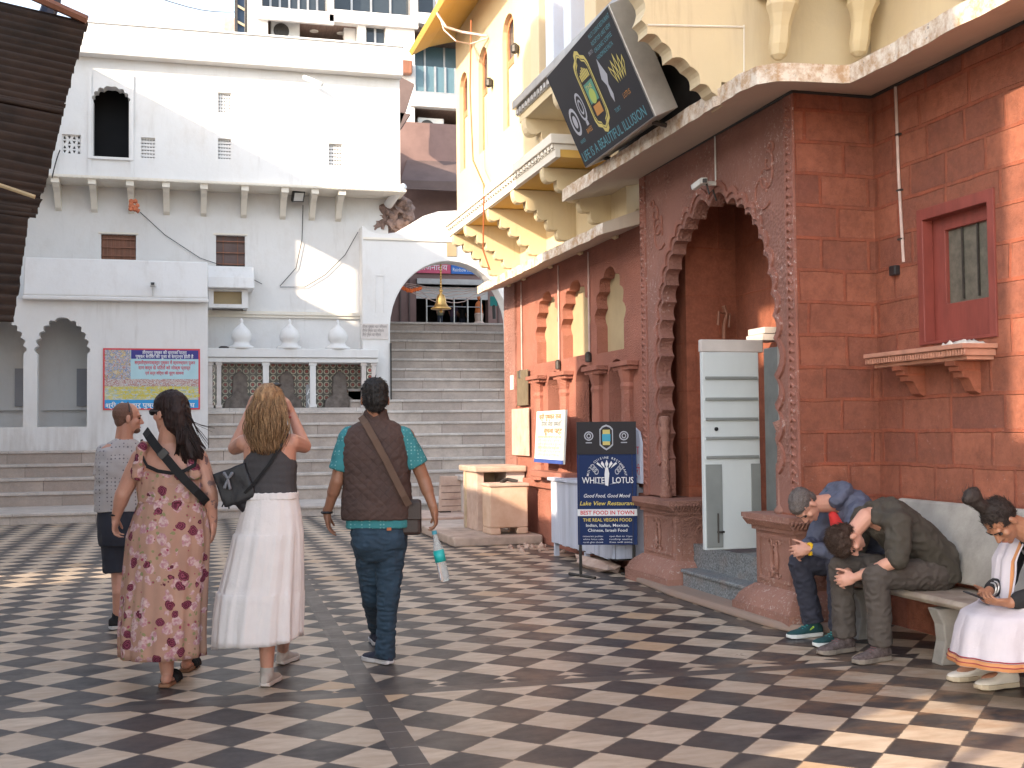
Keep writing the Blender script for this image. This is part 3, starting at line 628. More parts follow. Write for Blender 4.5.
# festoon of wires and marigold garland under the arch
gl = MB(); pts = []
random.seed(5)
for k in range(5):
    p0 = at(406, 284+k*1.5, Y=25.3); p1 = at(486, 286+k*2, Y=25.3)
    path = []
    for i in range(15):
        t = i/14; p = p0.lerp(p1, t); path.append(p+Vector((0, random.uniform(-.04, .04), -math.sin(PI*t)*(.08+.04*k)+random.uniform(-.025, .025))))
    gl.tube(path, .009, 4)
tag(gl.build('tangled_cables', MA['pipe']), 'tangle of old cables sagging across the gateway arch', 'cables')
gl = MB()
for i in range(16):
    p = at(403+i*1.15, 288+2.5*math.sin(PI*i/15)+random.uniform(-.6, .6), Y=25.25); v, f = rock(p, .045, i, 1, .3); gl.add(v, f)
tag(gl.build('marigold_garland', M('marigold', (.75, .16, .04), .8, .3, 20, .3)), 'orange marigold garland hung at the left of the gateway arch', 'garland')
p = at(494, 305, Y=26)
bt = thing('wall_box', 'small green box with a tube hung right of the shop front', 'box', tuple(p))
m = MB(); m.box(p.x-.08, p.x+.08, 26, 26.06, p.z-.02, p.z+.2); m.build('casing', flat('teal_box', (.02, .25, .24)), bt); m = MB(); m.tube([(p.x, 26.03, p.z), (p.x+.01, 26.03, p.z-.32)], .04, 8); m.build('tube', MA['cable'], bt)
# ================================================================== modern building far behind
ym = 34.0
mb_ = thing('modern_building', 'modern white concrete building with recessed glazed balconies behind the palace', 'building', (6, ym, 0))
def R3(x0, y0, x1, y1): return hole_px(x0, y0, x1, y1, ym)
h1 = R3(268, 23, 358, 60); h1 = (h1[0], h1[1], h1[2], h1[3]); h2 = R3(366, 27, 386, 43); h3 = R3(415, 28, 475, 93); h4 = R3(415, 109, 475, 147); h5 = R3(415, 150, 475, 175)
h6 = R3(262, -30, 328, 6); h7 = R3(334, -30, 412, 9); h8 = R3(418, -30, 475, 12)
x0, _ = at(247, 0, Y=ym).x, 0
m = MB(); m.panel(rect(x0, 14, 2, 17.5), [rect(*h) for h in (h1, h2, h3, h4, h5, h6, h7, h8)], fY(ym), fY(ym+.35)); m.build('facade', MA['modern'], mb_)
m = MB(); m.box(x0, x0+.3, ym+.35, ym+9, 2, 17.5); m.build('side_wall', MA['modern'], mb_)
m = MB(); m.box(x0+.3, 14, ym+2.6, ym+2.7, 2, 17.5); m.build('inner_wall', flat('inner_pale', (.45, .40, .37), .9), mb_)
for zc in (h1[3], h3[3], h4[3], h5[3]):
    m = MB(); m.box(x0+.3, 14, ym+.35, ym+2.6, zc+.0, zc+.18); m.build('soffit', M('soffit_boards', (.24, .17, .14), .7, .2, 3, .1, 20, stretch=(8, 1, 1)), mb_)
def pane(h, mat, n=4, name='window', dy=.2):
    m = MB(); m.box(h[0], h[1], ym+dy, ym+dy+.03, h[2], h[3]); w_ = m.build(name, mat, mb_)
    m = MB()
    for j in range(n+1): xx = h[0]+(h[1]-h[0])*j/n; m.box(xx-.03, xx+.03, ym+dy-.04, ym+dy-.001, h[2], h[3])
    m.box(h[0], h[1], ym+dy-.05, ym+dy-.041, h[2], h[2]+.07); m.build('frame', MA['metal'], w_)
hh = (h3[0], h3[1], h3[2], at(430, 66, Y=ym).z); pane((hh[0], hh[1], hh[2], hh[3]), MA['glass_teal'], 6, 'balustrade_glass', .05)
pane((h3[0], h3[1], hh[3]+.02, h3[3]), MA['glass_teal'], 3, dy=1.6); pane(h5, MA['glass_teal'], 6); pane(h2, MA['glass_dark'], 2)
pane((h1[0]+.9, h1[1]-.5, h1[2], at(300, 38, Y=ym).z), MA['orange_wood'], 2, 'window', 1.4)
pane(h6, MA['glass_dark'], 7, 'window', .5); pane(h7, MA['glass_dark'], 4, 'window', .5); pane(h8, MA['glass_dark'], 3, 'window', .5)
a = R3(355, 30, 366, 60); m = MB(); m.box(a[0]-.25, a[0]+.1, ym+.5, ym+.8, h1[2], h1[3]); m.build('column', MA['modern'], mb_)
for px, py in ((286, 25), (314, 27), (341, 29)):
    p = at(px, py, Y=ym+1.0); m = MB(); m.lathe((p.x, ym+1., h1[3]-.02), [(.0, 0), (.13, .0), (.13, .02)], 12); m.build('downlight', flat('lamp_white', (.85, .82, .75)), mb_)
for h in (h1, h3, h4, h6, h7):
    m = MB(); m.box(h[0]-.15, h[1]+.15, ym-.14, ym-.001, h[2]-.42, h[2]-.12); m.build('slab_band', MA['modern'], mb_)
def ac(px, py, Y, s=1.):
    p = at(px, py, Y=Y); t = thing('air_conditioner', 'white air conditioner unit on the balcony wall of the modern building', 'air conditioner', tuple(p))
    m = MB(); m.box(p.x-.35*s, p.x+.35*s, Y-.15, Y+.15, p.z, p.z+.5*s); m.build('casing', MA['plastic_white'], t, bev=.02)
    m = MB(); m.lathe((0, 0, 0), [(.0, 0), (.19*s, 0), (.19*s, .02), (.0, .02)], 20)
    m.v = [(p.x-.1*s+v[0], Y-.155-v[2], p.z+.25*s+v[1]) for v in m.v]; m.build('fan_grille', MA['steel_dark'], t)
    m = MB(); m.box(p.x-.3*s, p.x-.25*s, Y-.1, Y+.3, p.z-.06, p.z-.001); m.box(p.x+.25*s, p.x+.3*s, Y-.1, Y+.3, p.z-.06, p.z-.001); m.build('bracket', MA['steel_dark'], t); return t
t = ac(430, 138, ym+.5, 1.15)
t = ac(285, 43, ym+.6, 1.2); t['label'] = 'white air conditioner unit under the brown soffit above the palace roof'
lt = thing('lattice_tower', 'dark steel ladder tower beside the modern building against the sky', 'tower', (1.4, ym-1, 0))
m = MB(); xa = at(236, 0, Y=ym-1).x; xb = at(246, 0, Y=ym-1).x
for x in (xa, xb): m.box(x-.04, x+.04, ym-1.04, ym-.96, 9, 16)
m.build('rail', MA['steel_dark'], lt)
for i in range(12): m = MB(); z = 9.2+i*.45; m.tube([(xa, ym-1, z+.14), (xb, ym-1, z)], .035, 6); m.build('rung', flat('pale_rung', (.5, .4, .25)), lt)
m = MB(); m.box(xa+.04, xb-.04, ym-.93, ym-.88, 9, 16); m.build('back_panel', flat('navy_panel', (.03, .06, .11)), lt)
m = MB(); a = R3(224, 18, 236, 40); m.box(a[0], a[1], ym, ym+1, 5, a[3]); tag(m.build('roof_room', MA['stone_pink']), 'small grey-brown roof room beside the steel tower', 'roof room')
# rough broken coping on the palace roof
m = MB(); random.seed(9)
x = -1.6
while x < 2.9:
    v, f = rock((x, YO+.55, 9.55+.05*math.sin(x*3)), .10+.05*random.random(), x*5, 2, .5, (1.5, 1, .7)); m.add(v, f); x += .13
m.build('broken_coping', M('old_masonry', (.17, .12, .10), .9, .4, 8, .8, 30), wb)
# signboards between palace and shop
def board(px0, py0, px1, py1, Y, name, label, mat, txt=None, tmat=None, size=.3):
    h = hole_px(px0, py0, px1, py1, Y); t = thing(name, label, 'sign', (h[0], Y, h[2]))
    m = MB(); m.box(h[0], h[1], Y, Y+.08, h[2], h[3]); m.build('board', mat, t)
    if txt: text(txt, (h[0]+.02, Y, h[2]+(h[3]-h[2])*.18), (1, 0, 0), (0, 0, 1), (h[3]-h[2])*.85, tmat, t, width=(h[1]-h[0])*.9, bold=.01)
    return t
board(388, 129, 412, 143, 31, 'shop_sign', 'small dark sign with white numerals beyond the palace corner', flat('green_black', (.03, .05, .05)), 'M47', flat('white', (.8, .8, .8)))
board(382, 151, 423, 166, 30, 'shop_sign', 'black signboard with cream lettering above a yellow band', flat('black', (.015, .015, .015)), "Lala's", flat('creamtext', (.75, .70, .55)))
board(390, 166, 410, 178, 29.9, 'shop_sign', 'bright yellow sign panel under the black signboard', flat('signyellow', (.80, .60, .02)))
cn = thing('folded_canopy', 'pinkish brown canopy jutting out from behind the palace corner', 'canopy', (6.2, 27, 8))
for (a, b, c, d) in (((399, 76), (414, 84), (405, 112), (399, 128)), ((398, 112), (410, 114), (401, 128), (398, 130))):
    m = MB(); P = [at(p[0], p[1], Y=28) for p in (a, b, c, d)]; m.add(P+[q+Vector((.1, .5, .1)) for q in P], [(0, 1, 2, 3), (7, 6, 5, 4), (0, 3, 7, 4), (3, 2, 6, 7), (2, 1, 5, 6), (1, 0, 4, 5)]); m.build('canvas', MA['awning_cloth'], cn)
p = at(403, 70, Y=ym-.1); tw = thing('roof_fitting', 'brown bracket fitting on the white building edge', 'fitting', tuple(p)); m = MB(); m.box(p.x-.2, p.x+.25, ym-.3, ym-.05, p.z-.15, p.z+.25); m.build('bracket', MA['wood_brown'], tw, bev=.03)
# ================================================================== small things on the palace
p = at(298, 196, Y=24.55)
fl = thing('floodlight', 'white square floodlight hanging under the palace ledge', 'floodlight', tuple(p))
n = Vector((.25, -.8, -.55)).normalized(); u = Vector((1, .3, .1)); u = (u-n*u.dot(n)).normalized(); v = n.cross(u)
m = MB(); m.obox(p, u, v, n, .26, .24, .09); m.build('housing', MA['plastic_black'], fl, bev=.01)
m = MB(); m.obox(p+n*.05, u, v, n, .2, .18, .01); m.build('lens', MA['plastic_white'], fl)
m = MB(); m.tube([p+Vector((0, .1, .05)), p+Vector((0, .35, .05))], .02, 6); m.build('bracket', MA['steel_dark'], fl)
def camera_thing(px, py, Y, label):
    p = at(px, py, Y=Y); t = thing('security_camera', label, 'camera', tuple(p))
    m = MB(); m.obox(p+Vector((0, -.1, 0)), Vector((1, 0, 0)), Vector((0, 0, 1)), Vector((0, -1, 0)), .10, .08, .2); m.build('housing', MA['plastic_white'], t, bev=.015)
    m = MB(); m.obox(p+Vector((0, -.205, 0)), Vector((1, 0, 0)), Vector((0, 0, 1)), Vector((0, -1, 0)), .06, .05, .008); m.build('lens', MA['plastic_black'], t)
    m = MB(); m.tube([p+Vector((0, -.06, -.04)), p+Vector((0, .0, -.2)), p+Vector((0, .06, -.2))], .015, 6); m.build('mount', MA['plastic_white'], t); return t
camera_thing(153, 285, 23.18, 'white security camera on the low balcony parapet')
def wire(name, pts, rad, mat, label, cat='cable'):
    m = MB(); m.tube(pts, rad, 5); return tag(m.build(name, mat), label, cat)
def sag(p0, p1, s, n=10, j=0.):
    return [p0.lerp(p1, i/n)+Vector((0, 0, -math.sin(PI*i/n)*s+random.uniform(-j, j))) for i in range(n+1)]
wire('cable', [at(303, 205, Y=24.86), at(302, 240, Y=24.86), at(296, 268, Y=24.86), at(280, 286, Y=24.86)], .008, MA['cable'], 'thin black cable hanging down from the floodlight')
wire('cable', [at(*p, Y=24.86) for p in ((280, 287), (305, 287), (325, 275), (345, 255), (358, 232))], .007, MA['cable'], 'thin dark cable looping up the wall towards the gateway')
wire('cable', [at(*p, Y=24.86) for p in ((140, 212), (165, 235), (200, 258), (235, 270), (262, 284))], .007, MA['cable'], 'thin cable trailing diagonally from the orange knot across the palace wall')
wire('drain_pipe', [at(304, 77, Y=24.0), at(314, 81, Y=23.75), at(322, 85, Y=23.6)], .045, MA['white'], 'short white drain spout under the palace parapet', 'pipe')
random.seed(11)
m = MB()
for i in range(14):
    p = at(133+random.uniform(-3, 5), 203+random.uniform(-2, 8), Y=24.3); v, f = rock(p, .05, i, 1, .4); m.add(v, f)
tag(m.build('orange_cloth_knot', M('orange_rag', (.55, .17, .08), .9, .3, 10, .2)), 'knot of faded orange cloth tied to a palace bracket', 'cloth')
wire('branch', sag(at(52, 178, Y=24.1), at(60, 150, Y=24.1), -.05, 5), .012, MA['cable'], 'thin dry stick standing against the palace ledge', 'stick')
# ------------------------------------------------------------------ the Hindi poster
pa = hole_px(103, 349, 200, 410, YA)
W, H = pa[1]-pa[0], pa[3]-pa[2]
pt = thing('poster', 'colourful printed Hindi banner of the lake on the arcade wall', 'poster', (pa[0], YA, pa[2]))
m = MB(); m.box(pa[0], pa[1], YA-.022, YA-.002, pa[2], pa[3]); m.build('panel', flat('poster_red', (.62, .05, .06)), pt)
P = Plane2((pa[0], YA-.022, pa[2]), (1, 0, 0), (0, 0, 1))
e = .03
P.rect(e, W-e, .18, H-e, 1, 'print', flat('poster_sky', (.42, .62, .66)), pt)
P.rect(e, W-e, e, .19, 2, 'print', flat('poster_blue', (.03, .30, .62)), pt)
P.rect(W*.285, W-e, H*.83, H-e, 2, 'print', flat('poster_navy', (.04, .035, .22)), pt)
def m_photo(nm, cols, sc, st=(1, 1, 1)):
    m, nt, bs = _nt(nm); f = Noise(nt, Pos(nt, st), sc, 6, .8)
    r = N(nt, 'ShaderNodeValToRGB'); nt.links.new(f, r.inputs[0]); r.color_ramp.interpolation = 'CONSTANT'
    for i, c in enumerate(cols):
        if i < 2: e_ = r.color_ramp.elements[i]; e_.position = .36+.3*i/len(cols)
        else: e_ = r.color_ramp.elements.new(.36+.3*i/len(cols))
        e_.color = c+(1,)
    nt.links.new(r.outputs[0], bs.inputs['Base Color']); bs.inputs['Roughness'].default_value = .5; return m
ph1 = m_photo('print_procession', [(.55, .50, .42), (.62, .42, .12), (.12, .22, .42), (.60, .55, .50), (.40, .10, .10), (.30, .45, .20)], 9)
ph2 = m_photo('print_water', [(.25, .35, .38), (.55, .60, .58), (.62, .52, .08), (.30, .45, .50), (.60, .62, .60)], 6, (.6, 1, 3))
ph3 = m_photo('print_town', [(.45, .35, .30), (.60, .56, .52), (.35, .12, .10), (.62, .60, .58), (.30, .40, .48)], 12, (1, 1, 1.5))
P.rect(e, W*.28, H*.45, H-e, 2, 'print', ph1, pt); P.rect(e, W-e, .19, H*.38, 2, 'print', ph2, pt); P.rect(e, W-e, H*.38, H*.50, 3, 'print', ph3, pt)
wt = flat('white', (.8, .8, .8)); rdt = flat('redtext', (.62, .05, .08)); yl = flat('yellowtext', (.70, .58, .03))
P.text('तीर्थगुरु पुष्कर की धार्मकि यात्रा', W*.40, H*.91, .085, 3, wt, pt, width=W*.46, bold=.012)
P.text('पुष्कर सरोवर की पूजा से सम्पन्न होती है', W*.33, H*.845, .085, 3, wt, pt, width=W*.60, bold=.012)
P.text('सर्वतीर्थमयस्वरूप पुष्कर में स्नानध्यान पूजन', W*.32, H*.745, .085, 3, rdt, pt, width=W*.63, bold=.014)
P.text('दान कर्म से पितरों को मोक्ष प्राप्त', W*.36, H*.66, .085, 3, rdt, pt, width=W*.54, bold=.014)
P.text('एवं सर्व विद्या की पूर्ण कामना', W*.43, H*.575, .08, 3, rdt, pt, width=W*.40, bold=.014)
P.text('श्री तीर्थगुरु पुष्कर पुरोहति संघ', e*1.5, .045, .12, 4, wt, pt, width=W*.92, bold=.014)
for i in range(3): P.text('पुष्कर सरोवर की आरती पूजा में दान करें', W*(.08+.06*i), H*(.20+.065*(2-i)), .075, 4, yl, pt, width=W*.8, bold=.01)
# ================================================================== red sandstone bay with the big cusped arch
XB, YC, XR, XW = 4.25, 7.53, 4.90, 4.32
YF = 10.5
bay = thing('sandstone_house', 'red sandstone house with a great cusped arch bay and carved plinths', 'building', (4.6, 8.5, 0))
# big arch outline: measured from the photograph on the wall plane
def big_arch():
    R_ = [(7.93, .80), (7.93, 1.05)]      # near jamb (right in view)
    curve = []
    n = 10
    c, hw = 8.97, 1.07
    for i in range(n+1):
        t = i/n; a = t*PI/2
        curve.append((math.cos(a)**.62*hw, 2.10+1.19*(math.sin(a)*.90+.10*t**2)))
    right = [(hw, 1.15), (hw, 1.38), (hw, 1.60), (hw, 1.82)]+curve
    out = []
    for i in range(len(right)-1):
        p, q = Vector(right[i]), Vector(right[i+1]); d = q-p; L = d.length
        nn = Vector((d.y, -d.x)).normalized()
        for k in range(6):
            t = k/6; b = math.sin(PI*t)**.8*L*.34
            out.append(tuple(p+d*t+nn*b))
    far = [(c+x, z) for x, z in out]      # larger Y = far (left in view)
    near = [(c-x, z) for x, z in out]
    jf = [(c+hw+.02, .80), (c+hw+.02, 1.14)]; jn = [(c-hw+.0, .80), (c-hw, 1.14)]
    return jf+far+[(c, 3.30)]+list(reversed(near))+list(reversed(jn))
BA = big_arch()
m = MB()
outer = [(YC, .80), (YF, .80), (YF, 3.88), (YC, 3.88)]
# wall = outline with the arch cut out down to the plinth tops
o2 = [(YF, .80), (YF, 3.88), (YC, 3.88), (YC, .80)]+list(reversed(BA))
m.prism(o2, fX(XB), fX(XB+.13)); m.build('arch_wall', MA['carved'], bay, bev=.012)
# carved border bands on the wall face
m = MB(); m.box(XB-.014, XB, YC+.0, YC+.13, .80, 3.86); m.build('border', MA['carved_edge'], bay)
m = MB(); m.box(XB-.014, XB, YF-.13, YF, .80, 3.86); m.build('border', MA['carved_edge'], bay)
m = MB(); 
def offs(pts, d, c=(8.98, 2.2)):
    o = []
    for y, z in pts:
        v = Vector((y-c[0], z-c[1])); v = v*(1+d/max(.3, v.length)); o.append((c[0]+v.x, c[1]+v.y))
    return o
arc = BA[2:-2]
band = offs(arc, .10)+list(reversed(offs(arc, .05)))
m.prism(band, fX(XB-.018), fX(XB)); m.build('arch_moulding', MA['carved_edge'], bay)
# relief scrolls in the spandrels
random.seed(21)
m = MB()
for (cy, cz, s) in ((7.86, 3.42, 1), (10.18, 3.42, -1)):
    for k in range(4):
        r0 = .05+.035*k; pts = []
        for i in range(14):
            a = i*.45+k*1.3; rr = r0*(1-.045*i)
            pts.append((XB-.006, cy+s*(.05*k)+rr*math.cos(a), cz-.10*k+.12+rr*math.sin(a)))
        m.tube(pts, .011, 5)
    m.build('relief', MA['carved_edge'], bay); m = MB()
for k in range(46):
    y = YC+.065; z = .9+k*.063; m.tube([(XB-.014, y-.03, z), (XB-.026, y, z+.025), (XB-.014, y+.03, z)], .011, 5)
m.build('relief', MA['carved_edge'], bay); m = MB()
for k in range(46): y = YF-.065; z = .9+k*.063; m.tube([(XB-.014, y-.03, z), (XB-.026, y, z+.025), (XB-.014, y+.03, z)], .011, 5)
m.build('relief', MA['carved_edge'], bay)
# return wall and long wall
wt_ = at(921, 217, X=XR); wb_ = at(995, 342, X=XR)
wy0, wy1, wz0_, wz1_ = wb_.y, wt_.y, at(927, 345, X=XR).z, wt_.z
m = MB(); m.box(XB+.28, XR+.35, YC, YC+.3, 0, 3.9); m.box(XB+.0, XB+.28, YC+.001, YC+.3, 0.0, .8); m.build('return_wall', MA['red'], bay)
m = MB(); m.box(XB+.002, XB+.281, YC-.006, YC, .8, 3.87); m.build('return_edge', MA['red'], bay)
m = MB(); m.panel(rect(-3, YC, 0, 3.95), [rect(wy0, wy1, wz0_, wz1_)], fX(XR), fX(XR+.35)); m.build('long_wall', MA['red'], bay)
# recess behind the arch
m = MB(); m.box(XB+.28, 5.3, 10.1, 10.35, 0, 3.9); m.box(5.05, 5.3, YC+.3, 10.1, 0, 3.9); m.build('recess_wall', MA['red_in'], bay)
m = MB(); m.box(XB+.28, 5.05, YC+.301, 10.1, 3.55, 3.7); m.build('recess_ceiling', MA['red_in'], bay)
m = MB(); m.box(XB+.1, 5.05, YC+.301, 10.1, 0, .40); m.build('threshold', MA['granite'], bay)
# window in the long wall
win = MB(); win.panel(rect(wy0, wy1, wz0_, wz1_), [rect(wy0+.10, wy1-.16, at(942, 300, X=XR).z-.02, wz1_-.12)], fX(XR+.07), fX(XR+.13)); win = win.build('window', MA['redpaint'], bay, bev=.006)
m = MB(); m.panel(rect(wy0-.035, wy1+.035, wz0_-.0, wz1_+.05), [rect(wy0+.03, wy1-.03, wz0_+.02, wz1_-.03)], fX(XR-.015), fX(XR+.069)); m.build('frame', MA['redpaint'], win, bev=.004)
m = MB(); m.box(XR+.10, XR+.115, wy0+.101, wy1-.161, at(942, 300, X=XR).z-.02, wz1_-.121); m.build('pane', M('dusty_glass', (.10, .10, .08), .35, .3, 14, .1, col2=(.16, .15, .12)), win)
m = MB(); zc = at(942, 300, X=XR).z
for i in range(1, 3): y = wy0+.10+(wy1-wy0-.26)*i/3; m.box(XR+.085, XR+.099, y-.006, y+.006, zc, wz1_-.12)
m.build('bar', MA['steel_dark'], win)
# stone shelf on brackets
sy0, sy1 = at(998, 344, X=XR).y, at(895, 352, X=XR).y; sz = 1.94
m = MB(); m.box(XR-.26, XR, sy0, sy1, sz-.03, sz); m.box(XR-.235, XR, sy0+.02, sy1-.02, sz-.075, sz-.03); m.box(XR-.2, XR, sy0+.04, sy1-.04, sz-.10, sz-.075)
y = sy0
while y < sy1: m.box(XR-.245, XR-.235, y, y+.015, sz-.072, sz-.034); y += .028
m.build('window_shelf', M('shelf_stone', (.45, .22, .15), .8, .2, 8, .4, 50), bay, bev=.004)
for yy in (sy0+.22, sy1-.30):
    prof = [(XR, sz-.10), (XR-.2, sz-.10), (XR-.195, sz-.13), (XR-.17, sz-.135), (XR-.165, sz-.165), (XR-.14, sz-.17), (XR-.13, sz-.205), (XR-.09, sz-.21), (XR-.07, sz-.25), (XR-.05, sz-.29), (XR-.01, sz-.31), (XR, sz-.30)]
    m = MB(); m.prism(prof, lambda u, v: (u, yy-.05, v), lambda u, v: (u, yy+.05, v)); m.build('shelf_bracket', MA['red_in'], bay, bev=.006)
cl = MB(); random.seed(4)
cp = []
nx, ny = 14, 10
for j in range(ny):
    for i in range(nx):
        cp.append((XR-.17+.14*j/(ny-1), sy0+.06+.30*i/(nx-1), sz+.006+.035*max(0, noise.noise(Vector((i*.5, j*.7, 2)))+.35)*(1 if 0 < i < nx-1 and 0 < j < ny-1 else 0)))
cl.add(cp, [(j*nx+i, j*nx+i+1, (j+1)*nx+i+1, (j+1)*nx+i) for j in range(ny-1) for i in range(nx-1)])
o = cl.build('crumpled_cloth', M('pale_cloth', (.62, .58, .52), .9, .1, 10, .2), smooth=True); md = o.modifiers.new('s', 'SOLIDIFY'); md.thickness = .006; md.offset = 1
tag(o, 'crumpled pale cloth left on the stone window shelf', 'cloth')
# carved plinths
def plinth(y0, y1, xf=4.18, depth=.52, name='plinth'):
    m = MB()
    x1 = xf+depth
    m.box(xf-.14, x1+.02, y0-.14, y1+.14, 0, .11)
    m.rings([[(xf-.13+.12*t-.0, y0-.13+.12*t, .11+.14*t**.6), (x1, y0-.13+.12*t, .11+.14*t**.6), (x1, y1+.13-.12*t, .11+.14*t**.6), (xf-.13+.12*t, y1+.13-.12*t, .11+.14*t**.6)] for t in (0, .25, .5, .75, 1)])
    body = MB(); body.box(xf, x1, y0, y1, .24, .70)
    p = body.build(name, MA['capst'], bay, bev=.006)
    b = m.build('base', MA['capst'], p)
    m = MB(); m.box(xf-.025, x1, y0-.02, y1+.02, .66, .695); m.box(xf-.05, x1, y0-.04, y1+.04, .695, .73); m.box(xf-.085, x1, y0-.07, y1+.07, .75, .785)
    y = y0-.06
    while y < y1+.05: m.tube([(xf-.045, y, .70), (xf-.085, y, .745), (xf-.06, y, .76)], .011, 5); y += .03
    x = xf-.06
    while x < x1-.02: m.tube([(x, y0-.035, .70), (x, y0-.075, .745), (x, y0-.055, .76)], .011, 5); x += .03
    m.box(xf-.06, x1, y0-.05, y1+.05, .728, .751)
    m.build('cap', MA['capst'], p)
    # sunk panel frame and oval boss on the court side and on the near side
    m = MB(); a, b_ = y0+.06, y1-.06
    m.panel(rect(a, b_, .29, .63), [rect(a+.025, b_-.025, .315, .605)], fX(xf-.012), fX(xf))
    cy = (a+b_)/2
    def boss(c, ax):
        for rr in (.085, .055):
            pts = []
            for i in range(17):
                an = 2*PI*i/16; q = (rr*.62*math.cos(an), rr*1.2*math.sin(an))
                pts.append((c[0]-.006, c[1]+q[0], c[2]+q[1]) if ax == 0 else (c[0]+q[0], c[1]-.006, c[2]+q[1]))
            m.tube(pts, .010, 5)
        for s in (-1, 1):
            for k in (-1, 1):
                pts = []
                for i in range(10):
                    an = i*.55; rr = .035*(1-.07*i); q = (s*(.075+rr*math.cos(an)-.02), k*(.11+rr*math.sin(an)))
                    pts.append((c[0]-.005, c[1]+q[0], c[2]+q[1]) if ax == 0 else (c[0]+q[0], c[1]-.005, c[2]+q[1]))
                m.tube(pts, .008, 4)
    boss((xf-.003, cy, .46), 0)
    cx = xf+.24
    m.panel(rect(xf+.06, xf+.42, .29, .63), [rect(xf+.085, xf+.395, .315, .605)], fY(y0-.012), fY(y0))
    boss((cx, y0-.003, .46), 1)
    m.build('panel_relief', MA['capst'], p)
    return p
plinth(9.62, 10.38); plinth(7.50, 8.10)
# engaged column on the far jamb
cy = 10.03
m = MB()
m.lathe((XB+.03, cy+.03, .785), [(.055, 0), (.06, .03), (.045, .06), (.055, .09), (.038, .13), (.034, .50), (.044, .54), (.034, .57), (.048, .60), (.052, .64), (.034, .66), (.055, .74), (.03, .76)], 12)
m.build('jamb_column', MA['capst'], bay, smooth=True)
m = MB(); m.lathe((XB+.05, 7.86, .785), [(.075, 0), (.08, .03), (.055, .06), (.05, .50), (.065, .56), (.05, .6), (.08, .68), (.03, .70)], 12); m.build('jamb_column', MA['capst'], bay, smooth=True)
# granite steps and kerb
gs = thing('granite_steps', 'two speckled grey granite steps under the big red arch', 'steps', (4.3, 8.9, 0))
m = MB(); m.box(4.18, 5.0, 8.22, 9.48, 0, .17); m.box(4.16, 5.0, 8.21, 9.485, .17, .20); m.build('step', MA['granite'], gs, bev=.008)
m = MB(); m.box(4.50, 5.04, 8.22, 9.48, .20, .36); m.box(4.48, 5.04, 8.21, 9.485, .36, .39); m.build('step', MA['granite'], gs, bev=.008)
m = MB()
pts_out = [(4.16, 7.22), (4.03, 7.34), (3.99, 7.6), (3.97, 8.3), (3.95, 9.3), (4.02, 10.2), (4.3, 10.8)]
m.prism(pts_out+[(4.6, 10.8), (4.6, 7.22)], lambda u, v: (u, v, 0), lambda u, v: (u+.02, v, .055))
tag(fix_normals(m.build('kerb', M('stone_kerb', (.40, .30, .24), .8, .3, 3, .5, 30, col2=(.30, .20, .15)), bev=.02)), 'low worn stone kerb along the foot of the red house', 'kerb', kind='structure')
# ------------------------------------------------------------------ steel door leaf
dr = thing('steel_door', 'tall pale painted steel door leaf standing open in the red arch', 'door', (4.3, 8.8, .4))
YD = 8.8
d0 = at(702, 352, Y=YD); d1 = at(762, 548, Y=YD); dx0, dx1, dz0, dz1 = d0.x, d1.x, d1.z, d0.z
m = MB(); m.box(dx0, dx1, YD, YD+.05, dz0, dz1); m.build('leaf', MA['doorwhite'], dr, bev=.006)
m = MB(); m.box(dx0+.02, dx1+.08, YD+.06, YD+.12, dz1+.005, dz1+.11); m.build('top_box', MA['stone_white'], dr, bev=.01)
for i, py in enumerate((378, 399, 419, 438, 457)):
    z = at(730, py, Y=YD).z; m = MB(); m.box(dx0+.02, dx1-.02, YD-.022, YD-.001, z-.012, z+.012); m.build('batten', MA['doorgrey'], dr, bev=.004)
zt = at(730, 464, Y=YD).z
m = MB(); m.box(dx0+.012, dx0+.155, YD-.015, YD-.001, dz0+.02, zt); m.build('kick_panel', MA['doorgrey'], dr, bev=.003)
m = MB(); m.box(dx1-.09, dx1-.005, YD-.014, YD-.001, dz0+.25, zt); m.build('kick_panel', MA['doorgrey'], dr, bev=.003)
m = MB(); m.tube([(dx0+.105, YD-.03, dz0+.06), (dx0+.105, YD-.03, dz0+.30)], .007, 6); m.box(dx0+.10, dx0+.16, YD-.035, YD-.015, dz0+.14, dz0+.155); m.build('bolt', MA['steel_dark'], dr)
m = MB(); p = at(716, 429, Y=YD); m.lathe((0, 0, 0), [(0, 0), (.016, 0), (.016, .012), (0, .012)], 12); m.v = [(p.x+v[0], YD-v[2]-.001, p.z+v[1]) for v in m.v]; m.build('keyhole', MA['black'], dr)
MA['steel_grey'] = M('dull_steel', (.15, .16, .155), .6, .2, 5, .2)
fr = thing('door_frame', 'grey steel frame and folded leaf against the near jamb of the red arch', 'door frame', (4.6, 8.3, .4))
m = MB(); m.box(4.60, 4.64, 8.42, 8.72, .42, 2.08); m.build('folded_leaf', MA['steel_grey'], fr, bev=.004)
m = MB(); m.box(4.53, 4.58, 8.28, 8.36, .42, 2.3); m.build('post', MA['metal'], fr, bev=.006)
m = MB(); m.box(4.50, 4.54, 8.12, 8.17, .42, 2.3); m.build('post', MA['doorgrey'], fr, bev=.006)
bx = thing('box_stack', 'stack of pale boxes sitting above the open steel door', 'boxes', (4.75, 9.0, 2.05))
for i in range(2): m = MB(); m.box(4.74+.02*i, 4.95, 9.0, 9.3, dz1+.12+.06*i, dz1+.175+.06*i); m.build('box', MA['stone_white'], bx, bev=.005)
p = at(724, 325, Y=9.9)
